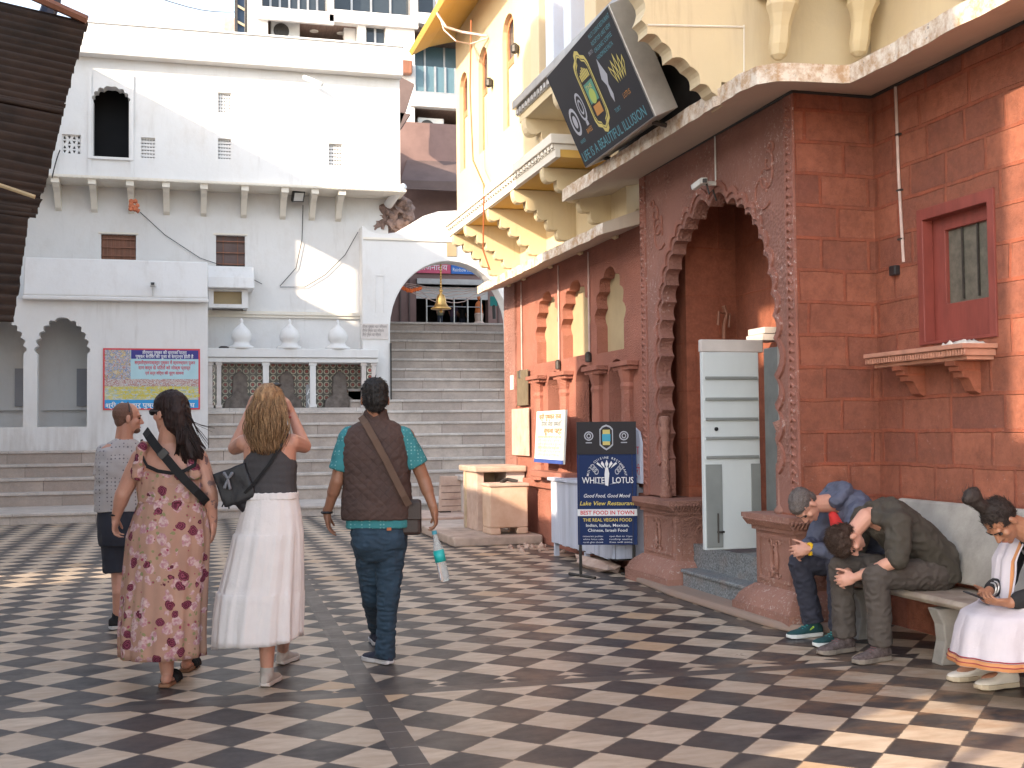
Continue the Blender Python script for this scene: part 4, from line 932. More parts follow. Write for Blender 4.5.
hk = MB(); hk.tube([(p.x, 9.9, p.z-.15), (p.x, 9.9, p.z), (p.x+.03, 9.9, p.z+.10), (p.x, 9.9, p.z+.18)], .02, 8); hk.tube([(p.x-.06, 9.9, p.z), (p.x-.05, 9.9, p.z+.12), (p.x+.06, 9.9, p.z+.1), (p.x+.05, 9.9, p.z-.02)], .014, 6)
hk.tube([(p.x, 9.9, p.z-.15), (p.x, 10.09, p.z-.15)], .014, 6)
tag(hk.build('iron_bracket', MA['wood_brown']), 'rusty iron lamp bracket on the inner wall above the steel door', 'bracket')
# ------------------------------------------------------------------ eaves of the bay
def slab(path_out, path_in, zo, zi, th, name, mat, parent, emat):
    """sloping eave slab between an outer and an inner plan line, slightly uneven fascia"""
    m = MB(); n = len(path_out)
    V = []
    for i in range(n):
        o, q = path_out[i], path_in[i]
        V += [(o[0], o[1], zo), (q[0], q[1], zi), (q[0], q[1], zi+th+.04), (o[0], o[1], zo+th)]
    F = []
    for i in range(n-1):
        a, b = 4*i, 4*i+4
        F += [(a, b, b+1, a+1), (a+1, b+1, b+2, a+2), (a+2, b+2, b+3, a+3)]
    F += [(0, 1, 2, 3), (4*n-4, 4*n-1, 4*n-2, 4*n-3)]
    m.add(V, F)
    m.add([V[4*i+k] for i in range(n) for k in (0, 3)], [(2*i, 2*i+1, 2*i+3, 2*i+2) for i in range(n-1)])
    nf = len(F)
    fm = [0]*nf+[1]*(n-1)
    bm = link_mesh(name, m.v, m.f, None, parent, mats=[mat, emat], fm=fm); return bm
import itertools
def dens(pts, step=.06, j=.012):
    out = []
    for i in range(len(pts)-1):
        a, b = Vector(pts[i]), Vector(pts[i+1]); n = max(1, int((b-a).length/step))
        for k in range(n): out.append(a.lerp(b, k/n))
    out.append(Vector(pts[-1])); return out
po = [(3.69, 11.25), (3.69, 7.25), (3.72, 7.08), (3.82, 6.98), (3.95, 6.95), (4.30, 6.92), (4.34, 6.90), (4.34, 2.0)]
pi_ = [(4.40, 11.25), (4.25, 7.55), (4.25, 7.53), (4.27, 7.53), (4.35, 7.53), (4.88, 7.53), (4.90, 7.50), (4.90, 2.0)]
def dens2(a, b, step=.07):
    A, B = [], []
    for i in range(len(a)-1):
        n = max(1, int((Vector(a[i+1])-Vector(a[i])).length/step))
        for k in range(n): A.append(Vector(a[i]).lerp(Vector(a[i+1]), k/n)); B.append(Vector(b[i]).lerp(Vector(b[i+1]), k/n))
    A.append(Vector(a[-1])); B.append(Vector(b[-1])); return A, B
A, B = dens2(po, pi_)
A = [v+Vector((noise.noise(Vector((v.x*3, v.y*3, 0)))*.022+noise.noise(Vector((v.x*14, v.y*14, 5)))*.014, 0)) for v in A]
slab(A, B, 3.755, 3.88, .125, 'upper_eave', MA['eave'], bay, MA['edge'])
m = MB(); m.tube([(4.235, YF, 3.865), (4.235, YC-.02, 3.865), (4.88, YC-.02, 3.865), (4.885, YC-.05, 3.865), (4.885, 2, 3.88)], .012, 6); m.build('cable_run', MA['cable'], bay)
# ================================================================== wing with the small arches
wg = thing('sandstone_wing', 'lower red sandstone arcade wing with niches and columns under a sloping eave', 'building', (4.5, 13, 0))
WY1 = 15.75
n1 = cusped(at(558, 340, X=XW).y, at(537, 340, X=XW).y, 2.27, 2.55, 3.14, 4, .40, side=.0)
n2 = cusped(at(589, 340, X=XW).y, at(563, 340, X=XW).y, 2.27, 2.55, 3.14, 4, .40)
n3 = cusped(at(624, 340, X=XW).y, at(597, 340, X=XW).y, 2.25, 2.55, 3.14, 4, .40)
def yx(px): return at(px, 400, X=XW).y
low = [arched(yx(562), yx(548), .95, 1.98, 2.14, 8), arched(yx(592), yx(576), .95, 1.98, 2.16, 8), arched(yx(625), yx(609), .95, 1.98, 2.16, 8)]
m = MB(); m.panel(rect(YF+.002, WY1, 0, 3.5), [n1, n2, n3]+low, fX(XW), fX(XW+.16)); m.build('wall', MA['wingred'], wg)
for i, nn in enumerate((n1, n2, n3)):
    ya = min(p[0] for p in nn)-.05; yb = max(p[0] for p in nn)+.05
    m = MB(); m.box(XW+.125, XW+.15, ya, yb, 2.22, 3.2); m.build('niche_infill', MA['infill'], wg)
m = MB(); m.box(XW+1.6, XW+1.65, YF, WY1, 0, 3.5); m.build('inner_wall', MA['red_in'], wg)
for px in (584, 619):
    y = at(px, 420, X=XW+1.55).y; m = MB(); m.box(XW+1.55, XW+1.599, y-.09, y+.09, .9, 2.1); m.build('light_gap_strip', MA['plastic_white'], wg)  # bright strips standing in for light seen through the openings
m = MB(); m.box(XW+.16, 9, WY1-.25, WY1, 0, 3.5); m.build('end_wall', MA['wingred'], wg)
def wcol(px, w=.13):
    y = at(px, 420, X=XW).y
    m = MB(); x = XW-.015
    n = 8
    prof = [(.17, .0), (.17, .06), (.11, .18), (.12, .24), (.095, .30), (.088, 1.02), (.105, 1.06), (.088, 1.10), (.13, 1.22), (.14, 1.28)]
    m.rings([[(x+r*.75*math.cos(2*PI*(k+.5)/n), y+r*1.15*math.sin(2*PI*(k+.5)/n), .80+z) for k in range(n)] for r, z in prof])
    c = m.build('column', MA['wingred'], wg, bev=.004)
    m = MB(); m.box(XW-.13, XW+.0, y-.27, y+.24, 2.06, 2.11); m.box(XW-.10, XW+.0, y-.24, y+.21, 2.02, 2.06); m.build('capital', MA['wingred'], c, bev=.006); return c
for px in (541, 567, 600, 630): wcol(px)
m = MB(); m.box(XW-.05, XW-.001, YF+.01, WY1-.01, .70, .80); m.box(XW-.24, XW-.051, at(566, 460, X=4.1).y, at(531, 460, X=4.1).y, .86, .93); m.build('string_course', MA['wingred'], wg, bev=.01)
m = MB(); m.box(XW-.03, XW-.001, WY1-.55, WY1, .0, 3.45); m.build('corner_pilaster', MA['carved'], wg)
# low eave
A, B = dens2([(3.86, 15.55), (3.86, YF)], [(XW, 15.75), (XW, YF)])
A = [v+Vector((noise.noise(Vector((v.x*4, v.y*4, 9)))*.02+noise.noise(Vector((v.x*16, v.y*16, 5)))*.012, 0)) for v in A]
slab(A, B, 3.31, 3.44, .105, 'lower_eave', MA['eave'], wg, MA['edge'])
m = MB(); m.box(XW+.0, 9, YF+.3, WY1+.05, 3.5, 3.62); m.build('roof', MA['yellow'], wg)
for px, pyt, pyb in ((521, 280, 370), (558, 262, 360), (588, 247, 352)):
    a = at(px, pyt+3, X=XW-.02); b = at(px, pyb, X=XW-.02)
    t = thing('conduit', {521: 'thin conduit and round lamp at the far corner of the arcade wing', 558: 'thin conduit with small lamp between the two sunlit niches', 588: 'thin conduit with black lamp beside the shaded niche'}[px], 'conduit', tuple(b))
    m = MB(); m.tube([(XW-.02, a.y, 3.40), (XW-.02, a.y, b.z)], .010, 6); m.build('pipe', MA['pipe'], t)
    m = MB(); m.lathe((XW-.035, a.y, b.z-.12), [(.0, 0), (.035, .01), (.035, .10), (.015, .12)], 10); m.build('lamp', MA['steel_dark'], t)
# grey cabinet and notice panel on the wing corner
def wpanel(name, label, cat, x0, y0, x1, y1, mat, Y=WY1-.62, dx=.05):
    a = at(x0, y1, X=XW-dx); b = at(x1, y0, X=XW-dx); m = MB(); m.box(XW-dx, XW-.031, b.y, a.y, a.z, b.z); t = m.build(name, mat, bev=.006); return tag(t, label, cat)
wpanel('khaki_board', 'weathered khaki board fixed near the corner of the arcade wing', 'board', 517, 369, 527, 406, M('khaki_board', (.15, .115, .07), .8, .2, 9, .2))
wpanel('stone_tablet', 'pink stone tablet with raised frame low on the corner of the wing', 'tablet', 512, 408, 528, 455, MA['stone_pink'])
wpanel('paper_notice', 'small white paper notice pasted on the wing corner', 'notice', 510, 375, 513, 390, MA['plastic_white'], dx=.04)
# ================================================================== ochre upper storey with bracketed balcony
oc = thing('ochre_house', 'cream and ochre upper storey with a long bracketed balcony and arched windows', 'building', (4.2, 13, 3.5))
XY, XL = 3.60, 3.46
def wn(x0, y0, x1, y1):
    a = at(x0, y1, X=XY); b = at(x1, y0, X=XY); return b.y, a.y, a.z, b.z
W1, W2, W3 = (at(468, 150, X=XY).y, at(460, 150, X=XY).y), (at(488, 130, X=XY).y, at(479, 130, X=XY).y), (at(514.5, 100, X=XY).y, at(503, 100, X=XY).y)
wins = []
for (ya, yb) in (W1, W2, W3): wins.append(arched(ya, yb, 4.95, 6.05, 6.27, 8))
m = MB(); m.panel(rect(11.75, 15.62, 4.33, 7.4), wins, fX(XY), fX(XY+.25)); m.build('wall', MA['yellow'], oc)
m = MB(); m.box(XY, 9, 15.50, 15.62, 4.33, 7.4); m.v = [(x+(0.001 if x < 4 else 0), y, z) for x, y, z in m.v]; m.box(XY+.251, 9, 11.75, 15.49, 7.2, 7.3); m.build('end_wall', MA['yellow'], oc)
m = MB(); m.box(XY+.9, XY+.95, 11.75, 15.45, 4.33, 7.3); m.build('inner_wall', MA['infill'], oc)
for i, (ya, yb) in enumerate((W1, W2, W3)):
    zt_ = 5.72
    m = MB(); m.panel(arched(ya+.005, yb-.005, 4.955, 6.05, 6.265, 8), [arched(ya+.06, yb-.06, zt_+.05, 6.05, 6.21, 8), rect(ya+.06, yb-.06, 5.0, zt_-.03)], fX(XY+.05), fX(XY+.10))
    w_ = m.build('window', MA['orange_wood'], oc)
    m = MB(); m.box(XY+.07, XY+.08, ya+.05, yb-.05, zt_+.04, 6.22); m.build('pane', MA['glass_dark'], w_)
    m = MB(); m.box(XY+.06, XY+.08, ya+.05, yb-.05, 4.96, zt_-.02); m.build('shutter', MA['cream'], w_)
# big overhanging roof eave at the top left of the ochre storey (curving ochre soffit)
ev = [at(*p, X=x) for p, x in (((419, 62), 3.2),)]
m = MB()
r0 = []; 
prof = [(XY+.3, 7.0), (XY-.05, 6.92), (XY-.32, 6.84), (XY-.56, 6.70), (XY-.60, 6.76), (XY-.35, 6.96), (XY-.05, 7.08), (XY+.3, 7.16)]
m.prism(prof, lambda u, v: (u, 12.2, v-.00), lambda u, v: (u, 15.95, v)); m.build('roof_eave', MA['yellow_deep'], oc, bev=.02)
# balcony ledge and its little dentils
m = MB(); m.box(XL-.03, XY+.6, 10.78, 15.66, 4.235, 4.33); m.box(XL+.01, XY+.6, 10.8, 15.63, 4.18, 4.235)
y = 10.8
while y < 15.6: m.box(XL-.012, XL+.01, y, y+.06, 4.19, 4.232); y += .11
m.build('balcony_ledge', MA['trim'], oc, bev=.006)
m = MB(); m.box(XL+.07, XY+.9, 10.8, 15.6, 4.105, 4.18); m.build('soffit', MA['yellow_deep'], oc)
m = MB(); m.box(XL+.02, XL+.07, 10.79, 15.62, 4.10, 4.18); m.build('fascia', MA['trim'], oc)
m = MB(); m.box(4.22, 4.40, YF+.3, 15.70, 3.45, 4.10); m.build('back_wall', MA['yellow'], oc)
def scallop_bracket(yc, th=.13, x0=XL+.03, z0=4.10, x1=4.30, z1=3.40, mat='yellow', n=6):
    pts = [(x1, z0), (x0, z0), (x0, z0-.05)]
    X0, Z0, X1, Z1 = x0, z0-.05, x1-.08, z1+.04
    for i in range(n):
        a = Vector((X0+(X1-X0)*(i/n)**.9, Z0+(Z1-Z0)*(i/n)**1.15)); b = Vector((X0+(X1-X0)*((i+1)/n)**.9, Z0+(Z1-Z0)*((i+1)/n)**1.15))
        d = b-a; nn = Vector((d.y, -d.x)).normalized(); L = d.length
        for k in range(1, 7):
            t = k/6; pts.append(tuple(a+d*t+nn*(math.sin(PI*t)**.8*L*.38)))
    pts.append((x1, z1))
    m = MB(); m.prism(pts, lambda u, v: (u, yc-th/2, v), lambda u, v: (u, yc+th/2, v)); return m.build('bracket', MA[mat], oc, bev=.012)
for yc in (15.45, 14.72, 13.55, 12.42, 11.3): scallop_bracket(yc)
# second, higher balcony bay (nearer), partly behind the hanging sign
m = MB(); m.box(3.36, 4.6, 8.4, 11.92, 4.86, 4.95); m.box(3.40, 4.6, 8.4, 11.88, 4.78, 4.86)
y = 8.4
while y < 11.88: m.box(3.385, 3.40, y, y+.06, 4.79, 4.85); y += .11
m.build('upper_ledge', MA['metal'], oc, bev=.006)
m = MB(); m.box(3.42, 4.6, 8.4, 11.84, 4.70, 4.78); m.build('soffit', MA['yellow'], oc)
for yc in (11.7, 10.6, 9.5): scallop_bracket(yc, .16, 3.42, 4.70, 4.25, 4.05, 'cream', 5)
m = MB(); m.box(4.06, 4.2, 7.85, 11.75, 3.98, 4.70); m.build('bay_wall', MA['cream'], oc)
# pilasters and shutters above the second balcony
for i, (y0, y1, mt) in enumerate(((11.45, 11.74, 'cream'), (10.95, 11.2, 'pilaster_blue'), (10.4, 10.62, 'pilaster_blue'), (9.7, 10.0, 'cream'), (9.0, 9.2, 'cream'))):
    if mt == 'pilaster_blue' and mt not in MA: MA[mt] = m_whitewash('pale_blue_limewash', (.62, .68, .78), (.5, .35, .25), .4)
    m = MB(); m.box(3.52, 3.75, y0, y1, 4.95, 7.4); m.box(3.48, 3.77, y0-.03, y1+.03, 4.951, 5.08); m.build('pilaster', MA[mt], oc, bev=.01)
m = MB(); m.box(3.76, 3.85, 8.4, 11.74, 4.951, 7.4); m.build('screen_wall', M('pinkish_shutters', (.48, .34, .28), .8, .2, 2.5, .3, 12, stretch=(1, 4, 1)), oc)
# cream storey above the bay eave, its scalloped edge set before a wall coloured dark for shade
YQ2 = 7.62
pa_ = [at(*q, Y=YQ2) for q in ((637, -10), (641, 20), (647, 34), (662, 42), (672, 58), (690, 66), (700, 84), (712, 92), (722, 112))]
pts = [(5.2, 3.93), (5.2, 7.5), (2.9, 7.5)]
for i in range(len(pa_)-1):
    a_, b_ = Vector((pa_[i].x, pa_[i].z)), Vector((pa_[i+1].x, pa_[i+1].z)); d_2 = b_-a_; n2 = Vector((d_2.y, -d_2.x)).normalized()
    for k in range(5): t = k/5; pts.append(tuple(a_+d_2*t-n2*(math.sin(PI*t)*d_2.length*.22)))
pts.append((pa_[-1].x, 3.93))
m = MB(); m.prism(pts, fY(YQ2), fY(YQ2+.18)); m.build('scalloped_wall', MA['cream'], oc, bev=.015)
m = MB(); m.box(3.99, 4.05, YQ2+.19, 10.4, 3.93, 4.69); m.build('shaded_wall_panel', MA['dark'], oc)  # dark sheet over the bay wall, its shade put into the colour
m = MB(); m.tube([at(648, 25, Y=YQ2-.004), at(744, 27, Y=YQ2-.004)], .008, 5); m.tube([at(744, 25, Y=YQ2-.004), at(744, 80, Y=YQ2-.004)], .006, 5); m.build('groove', MA['trim'], oc)
m = MB(); m.box(4.95, 5.15, 1.5, 7.6, 3.97, 7.5); m.build('long_wall', MA['cream'], oc)
m = MB(); m.box(3.40, 5.5, 6.4, 7.6, 5.4, 5.5); m.box(4.3, 5.5, 1.5, 6.4, 5.4, 5.5); m.build('upper_balcony', MA['trim'], oc)
def pendant(x, zb=4.03):
    prof = [(.03, 0), (.07, .03), (.085, .10), (.08, .22), (.10, .30), (.13, .36), (.12, .44), (.10, .50), (.15, .60), (.17, .72), (.14, .80), (.19, .95), (.19, 1.35)]
    m = MB(); m.rings([[(x+r*.95*math.cos(2*PI*(k+.5)/8), 7.42-z*.22+r*.8*math.sin(2*PI*(k+.5)/8), zb+z) for k in range(8)] for r, z in prof])
    m.box(x-.07, x+.07, 7.2, 7.6, zb+.5, zb+1.36)
    return m.build('pendant_bracket', MA['yellow'], oc, bev=.01)
pendant(at(778, 60, Y=7.42).x, at(778, 60, Y=7.42).z); pendant(at(858, 57, Y=7.42).x, at(858, 57, Y=7.42).z)
p = at(945, 2, X=4.7); m = MB(); m.rings([[(4.93-z*.3+r*math.cos(2*PI*k/8), p.y+r*math.sin(2*PI*k/8), p.z+z) for k in range(8)] for r, z in ((.03, 0), (.08, .05), (.1, .2), (.14, .5), (.16, 1.2))]); m.build('pendant_bracket', MA['yellow'], oc, smooth=True)
# ------------------------------------------------------------------ cables and fittings on the right
wire('orange_wire', [at(471, 20, X=3.4), at(470, 90, X=3.42), at(473, 160, X=3.42), at(484, 185, X=3.42), at(483, 250, X=3.5), at(490, 270, X=3.6)], .010, MA['redwire'], 'orange wire running down the face of the ochre balcony')
random.seed(2)
wire('cable_bundle', [at(437, 0, X=3.05), at(438, 15, X=3.05), at(446, 27, X=3.1), at(462, 32, X=3.3), at(487, 36, X=3.57)], .018, MA['pipe'], 'grey cable bundle looping under the ochre roof eave')
wire('cable_bundle', [at(436, 5, X=3.05), at(444, 30, X=3.1), at(456, 41, X=3.2), at(470, 44, X=3.4), at(488, 38, X=3.57)], .010, MA['pipe'], 'thinner cable hanging in a loop under the ochre roof eave')
for (px, py, lb) in ((493, 83, 'round grey lamp on the ochre wall between the second and third windows'), (519, 49, 'round grey lamp on the ochre wall right of the third window')):
    p = at(px, py, X=XY); t = thing('wall_lamp', lb, 'lamp', tuple(p)); m = MB(); m.lathe((p.x-.05, p.y, p.z-.06), [(.01, 0), (.045, .02), (.05, .09), (.02, .12)], 10); m.build('shade', MA['steel_dark'], t); m = MB(); m.box(p.x-.05, p.x-.001, p.y-.02, p.y+.02, p.z-.02, p.z+.02); m.build('mount', MA['steel_dark'], t)
cd = thing('wall_conduit', 'pale conduit dropping to a black switch box beside the red window', 'conduit', (XR, 7.2, 2.3))
a = at(897, 92, X=XR); b = at(905, 262, X=XR)
m = MB(); m.tube([(XR-.012, a.y, 3.87), (XR-.012, (a.y+b.y)/2+.01, 3.2), (XR-.012, b.y, b.z)], .011, 8); m.build('pipe', MA['pipe'], cd)
p = at(897, 270, X=XR); m = MB(); m.box(XR-.045, XR-.001, p.y-.04, p.y+.035, p.z-.04, p.z+.03); m.build('switch_box', MA['plastic_black'], cd, bev=.005)
for zz in (3.5, 3.1, 2.75): m = MB(); m.box(XR-.026, XR-.001, b.y-.0, b.y+.05, zz, zz+.012); m.build('clip', MA['steel_dark'], cd)
t = thing('security_camera', 'pair of white security cameras above the big cusped arch', 'camera', tuple(at(703, 183, X=XB)))
p = at(703, 183, X=4.12)
for s, dv in ((-1, Vector((-.3, .8, -.3))), (1, Vector((-.3, -.9, -.2)))):
    dv.normalize(); u = dv.cross(Vector((0, 0, 1))).normalized(); v = u.cross(dv)
    c = p+dv*.06+Vector((0, 0, .02)); m = MB(); m.obox(c, u, v, dv, .05, .05, .13); h_ = m.build('housing', MA['plastic_white'], t, bev=.01); m = MB(); m.obox(c+dv*.067, u, v, dv, .035, .035, .006); m.build('lens', MA['plastic_black'], h_)
m = MB(); m.tube([p, p+Vector((.12, 0, .0))], .02, 8); m.tube([(4.235, p.y, p.z+.02), (4.235, p.y, 3.86)], .007, 6); m.build('mount', MA['plastic_white'], t)
m = MB(); m.tube([p+Vector((.02, -.02, 0)), p+Vector((.03, -.05, -.10)), p+Vector((.05, -.08, -.07)), p+Vector((.1, -.04, -.15))], .008, 5); m.build('cable', MA['cable'], t)
# ================================================================== signs
# hanging light box
sg = thing('hanging_sign', 'big black light box sign tilted out above the lower eave', 'sign', (3.5, 9.2, 3.86))
BL = Vector((3.60, 10.247, 3.875)); U = Vector((-.069, -.997, -.028)).normalized(); V = Vector((-.407, .002, .914)); V = (V-U*V.dot(U)).normalized(); Nn = U.cross(V)
W, H = 2.04, .92
m = MB(); m.obox(BL+U*W/2+V*H/2-Nn*.10, U, V, Nn, W, H, .2); m.build('box_frame', MA['metal'], sg, bev=.006)
P = Plane2(BL, U, V)
P.rect(.01, W-.03, .01, H-.01, 1, 'face', flat('sign_black', (.014, .013, .018), .6), sg)
gold = flat('gold_print', (.62, .52, .16)); teal = flat('teal_print', (.10, .30, .36)); sil = flat('silver_print', (.42, .43, .48)); org = flat('orange_print', (.55, .25, .06))
def medallion(P, cx, cy, w, h, par, l=2):
    pts = []
    q = [(0, h/2), (w*.16, h*.47), (w*.2, h*.42), (w*.42, h*.38), (w*.5, h*.30), (w*.5, -h*.30), (w*.42, -h*.38), (w*.2, -h*.42), (w*.16, -h*.47), (0, -h/2)]
    pts = [(cx+a, cy+b) for a, b in q]+[(cx-a, cy+b) for a, b in reversed(q[1:-1])]
    P.ring(pts, .10, l, 'emblem', gold, par)
    pts2 = [(cx+(x-cx)*.82, cy+(y-cy)*.88) for x, y in pts]; P.ring(pts2, .05, l, 'emblem', gold, par)
    P.rect(cx-w*.30, cx+w*.30, cy-h*.12, cy+h*.12, l, 'emblem', flat('green_print', (.10, .30, .22)), par)
    P.poly(ell(cx, cy-h*.05, w*.2, h*.09), l+1, 'emblem', flat('lime_print', (.40, .50, .12)), par)
    P.rect(cx-w*.24, cx+w*.24, cy-h*.27, cy-h*.15, l, 'emblem', org, par)
    for k in range(-3, 4): P.rect(cx+k*w*.09-w*.03, cx+k*w*.09+w*.03, cy+h*.16, cy+h*(.30-.02*abs(k)), l, 'emblem', gold, par)
    P.text('THE', cx, cy+h*.04, h*.07, l+2, gold, par, align='CENTER', width=w*.4)
cxm = W*.47
medallion(P, cxm, H*.55, .40, .74, sg)
P.text('LIFE IS A BEAUTIFUL ILLUSION', .07, .05, .12, 2, teal, sg, width=W*.90, bold=.004)
P.ring(ell(.26, .40, .12, .13), .25, 2, 'emblem', sil, sg); P.poly(ell(.26, .40, .05, .06), 2, 'emblem', sil, sg)
P.ring(ell(.56, .47, .10, .13), .2, 2, 'emblem', sil, sg); P.ring(ell(.56, .47, .05, .07), .3, 2, 'emblem', sil, sg); P.rect(.53, .59, .30, .34, 2, 'emblem', sil, sg)
P.poly([(1.38, .30), (1.42, .36), (1.40, .45), (1.46, .52), (1.40, .62), (1.37, .68), (1.34, .60), (1.30, .52), (1.36, .45), (1.35, .36)], 2, 'emblem', sil, sg)
for k in range(-2, 3): P.ring([(1.72+k*.05, .40), (1.76+k*.07, .50), (1.72+k*.09, .62-.03*abs(k)), (1.69+k*.07, .50)], .35, 2, 'emblem', gold, sg)
P.text('HANDI', .18, .20, .05, 2, teal, sg); P.text('BAKES', .46, .24, .06, 2, org, sg); P.text('TUSKY', 1.30, .22, .05, 2, teal, sg); P.text('LOTUS', 1.60, .27, .06, 2, org, sg)
for i, s in enumerate(('MULTI CUISINE RESTAURANT', 'ROOFTOP LAKE VIEW', 'ORGANIC COFFEE', 'HANDMADE PASTA')): P.text(s, 1.40, .86-.06*i-.02, .05, 2, teal, sg, width=.58-.05*i)
P.text('OPEN 8 TO 11', .90+.35, .74, .045, 2, sil, sg, width=.12)
m = MB(); m.tube([BL+U*.3-Nn*.1, BL+U*.3+Vector((.35, 0, .0))], .02, 6); m.build('strut', MA['steel_dark'], sg); m = MB(); m.tube([BL+U*1.7-Nn*.1, BL+U*1.7+Vector((.35, 0, .0))], .02, 6); m.build('strut', MA['steel_dark'], sg)
# standing board
D_ = 11.2
ctr = Vector((CF.x, CF.y, 0)).normalized(); rgt = Vector((CR.x, CR.y, 0)).normalized()
q0 = at(578, 545, Y=10.75)
U = Vector((math.cos(-.36), math.sin(-.36), 0)); V = Vector((0, 0, 1)); W = .575; H = 1.19
BL = Vector((q0.x, q0.y, q0.z)); P = Plane2(BL, U, V)
sb = thing('standing_sign', 'blue and black restaurant board standing on thin metal legs', 'sign', (BL.x+.28, BL.y, 0))
m = MB(); m.obox(BL+U*W/2+V*H/2-P.N*.02, U, V, P.N, W, H, .03); m.build('board', flat('board_blue', (.004, .022, .10), .75), sb, bev=.003)
P.rect(.0, W, H*.735, H, 0.5+1, 'header', flat('board_charcoal', (.024, .021, .024), .75), sb)
wt = flat('white', (.8, .8, .8)); yl2 = flat('yellow_text', (.75, .58, .12)); rd = flat('red_text', (.65, .02, .04))
P.rect(.0, W, H*.235, H*.29, 2.5, 'band', wt, sb)
P.text('BEST FOOD IN TOWN', W/2, H*.247, .052, 3.5, rd, sb, align='CENTER', width=W*.90, bold=.015)
P.text('WHITE', W*.27, H*.50, .085, 3, wt, sb, align='CENTER', width=W*.38, bold=.008); P.text('LOTUS', W*.77, H*.50, .085, 3, wt, sb, align='CENTER', width=W*.35, bold=.008)
P.text('Good Food, Good Mood', W/2, H*.385, .05, 3, wt, sb, align='CENTER', width=W*.78, shear=.3, bold=.006)
P.text('Lake View Restaurant', W/2, H*.322, .056, 3, yl2, sb, align='CENTER', width=W*.92, shear=.25, bold=.010)
P.text('THE REAL VEGAN FOOD', W/2, H*.19, .045, 3, yl2, sb, align='CENTER', width=W*.82, bold=.012)
P.text('Indian, Italian, Mexican,', W/2, H*.148, .040, 3, wt, sb, align='CENTER', width=W*.72, bold=.010)
P.text('Chinese, Israeli Food', W/2, H*.108, .040, 3, wt, sb, align='CENTER', width=W*.66, bold=.010)
for i in range(3): P.text(['restaurant pushkar', 'white lotus cafe', 'varah ghat chowk'][i], .05, H*(.065-.024*i), .022, 3, wt, sb, width=W*.34); P.text(['open 8am to 11pm', 'rooftop seating', 'free wifi zone'][i], W*.53, H*(.065-.024*i), .022, 3, wt, sb, width=W*.38)
# curved lettering over the lotus
txt = 'MULTI CUISINE RESTAURANT'
for i, ch in enumerate(txt):
    if ch == ' ': continue
    a = R(172-i*(164/(len(txt)-1))); c = (W/2+math.cos(a)*.175, H*.545+math.sin(a)*.185)
    uu = (U*math.sin(a)-V*math.cos(a)); vv = (U*math.cos(a)+V*math.sin(a))
    text(ch, P.p(*c), uu, vv, .030, wt, sb, align='CENTER', off=.004, bold=.008)
# lotus emblem held by a hand
cx, cy = W/2, H*.62
for k in (-2, -1, 0, 1, 2):
    P.poly([(cx+k*.018, cy), (cx+k*.042-.016, cy+.045), (cx+k*.045, cy+.085-.012*abs(k)), (cx+k*.042+.016, cy+.045)], 3+(k % 2), 'emblem', wt, sb)
P.poly([(cx-.018, cy-.16), (cx+.012, cy-.17), (cx+.024, cy-.05), (cx+.012, cy+.01), (cx-.014, cy+.01), (cx-.022, cy-.06)], 3, 'emblem', wt, sb)
for s in (-1, 1):
    for k in range(3): P.ring(ell(cx+s*(.10+.018*k), cy-.03+.022*k, .022, .03), .35, 3, 'emblem', sil, sb)
    P.poly([(cx+s*.02, cy-.155), (cx+s*.09, cy-.135), (cx+s*.13, cy-.115), (cx+s*.09, cy-.145)], 3, 'emblem', sil, sb)
def shieldpts(cx, cy, w, h): return [(cx, cy+h/2), (cx+w*.3, cy+h*.44), (cx+w/2, cy+h*.32), (cx+w/2, cy-h*.30), (cx+w*.25, cy-h*.42), (cx, cy-h/2), (cx-w*.25, cy-h*.42), (cx-w/2, cy-h*.30), (cx-w/2, cy+h*.32), (cx-w*.3, cy+h*.44)]
P.ring(shieldpts(W/2, H*.872, .13, .25), .14, 3, 'emblem', sil, sb)
P.rect(W/2-.04, W/2+.04, H*.84, H*.90, 3, 'emblem', flat('cyan_print', (.05, .35, .50)), sb); P.rect(W/2-.035, W/2+.035, H*.90, H*.935, 3, 'emblem', gold, sb); P.rect(W/2-.035, W/2+.035, H*.81, H*.84, 3, 'emblem', gold, sb)
for s in (-1, 1):
    P.ring(ell(W/2+s*.17, H*.885, .045, .045), .25, 3, 'emblem', sil, sb); P.ring(ell(W/2+s*.17, H*.885, .022, .026), .4, 3, 'emblem', sil, sb); P.rect(W/2+s*.17-.03, W/2+s*.17+.03, H*.826, H*.834, 3, 'emblem', sil, sb)
for s in (0.03, W-.03):
    q = BL+U*s; m = MB(); m.box(q.x-.012, q.x+.012, q.y-.012+.02, q.y+.012+.02, .0, BL.z+.9); lg = m.build('leg', MA['steel_dark'], sb)
    d = Vector((.30, -.95, 0)).normalized(); m = MB(); m.tube([Vector((q.x, q.y+.02, .014))-d*.19, Vector((q.x, q.y+.02, .014))+d*.23], .014, 6); m.build('foot', MA['steel_dark'], lg)
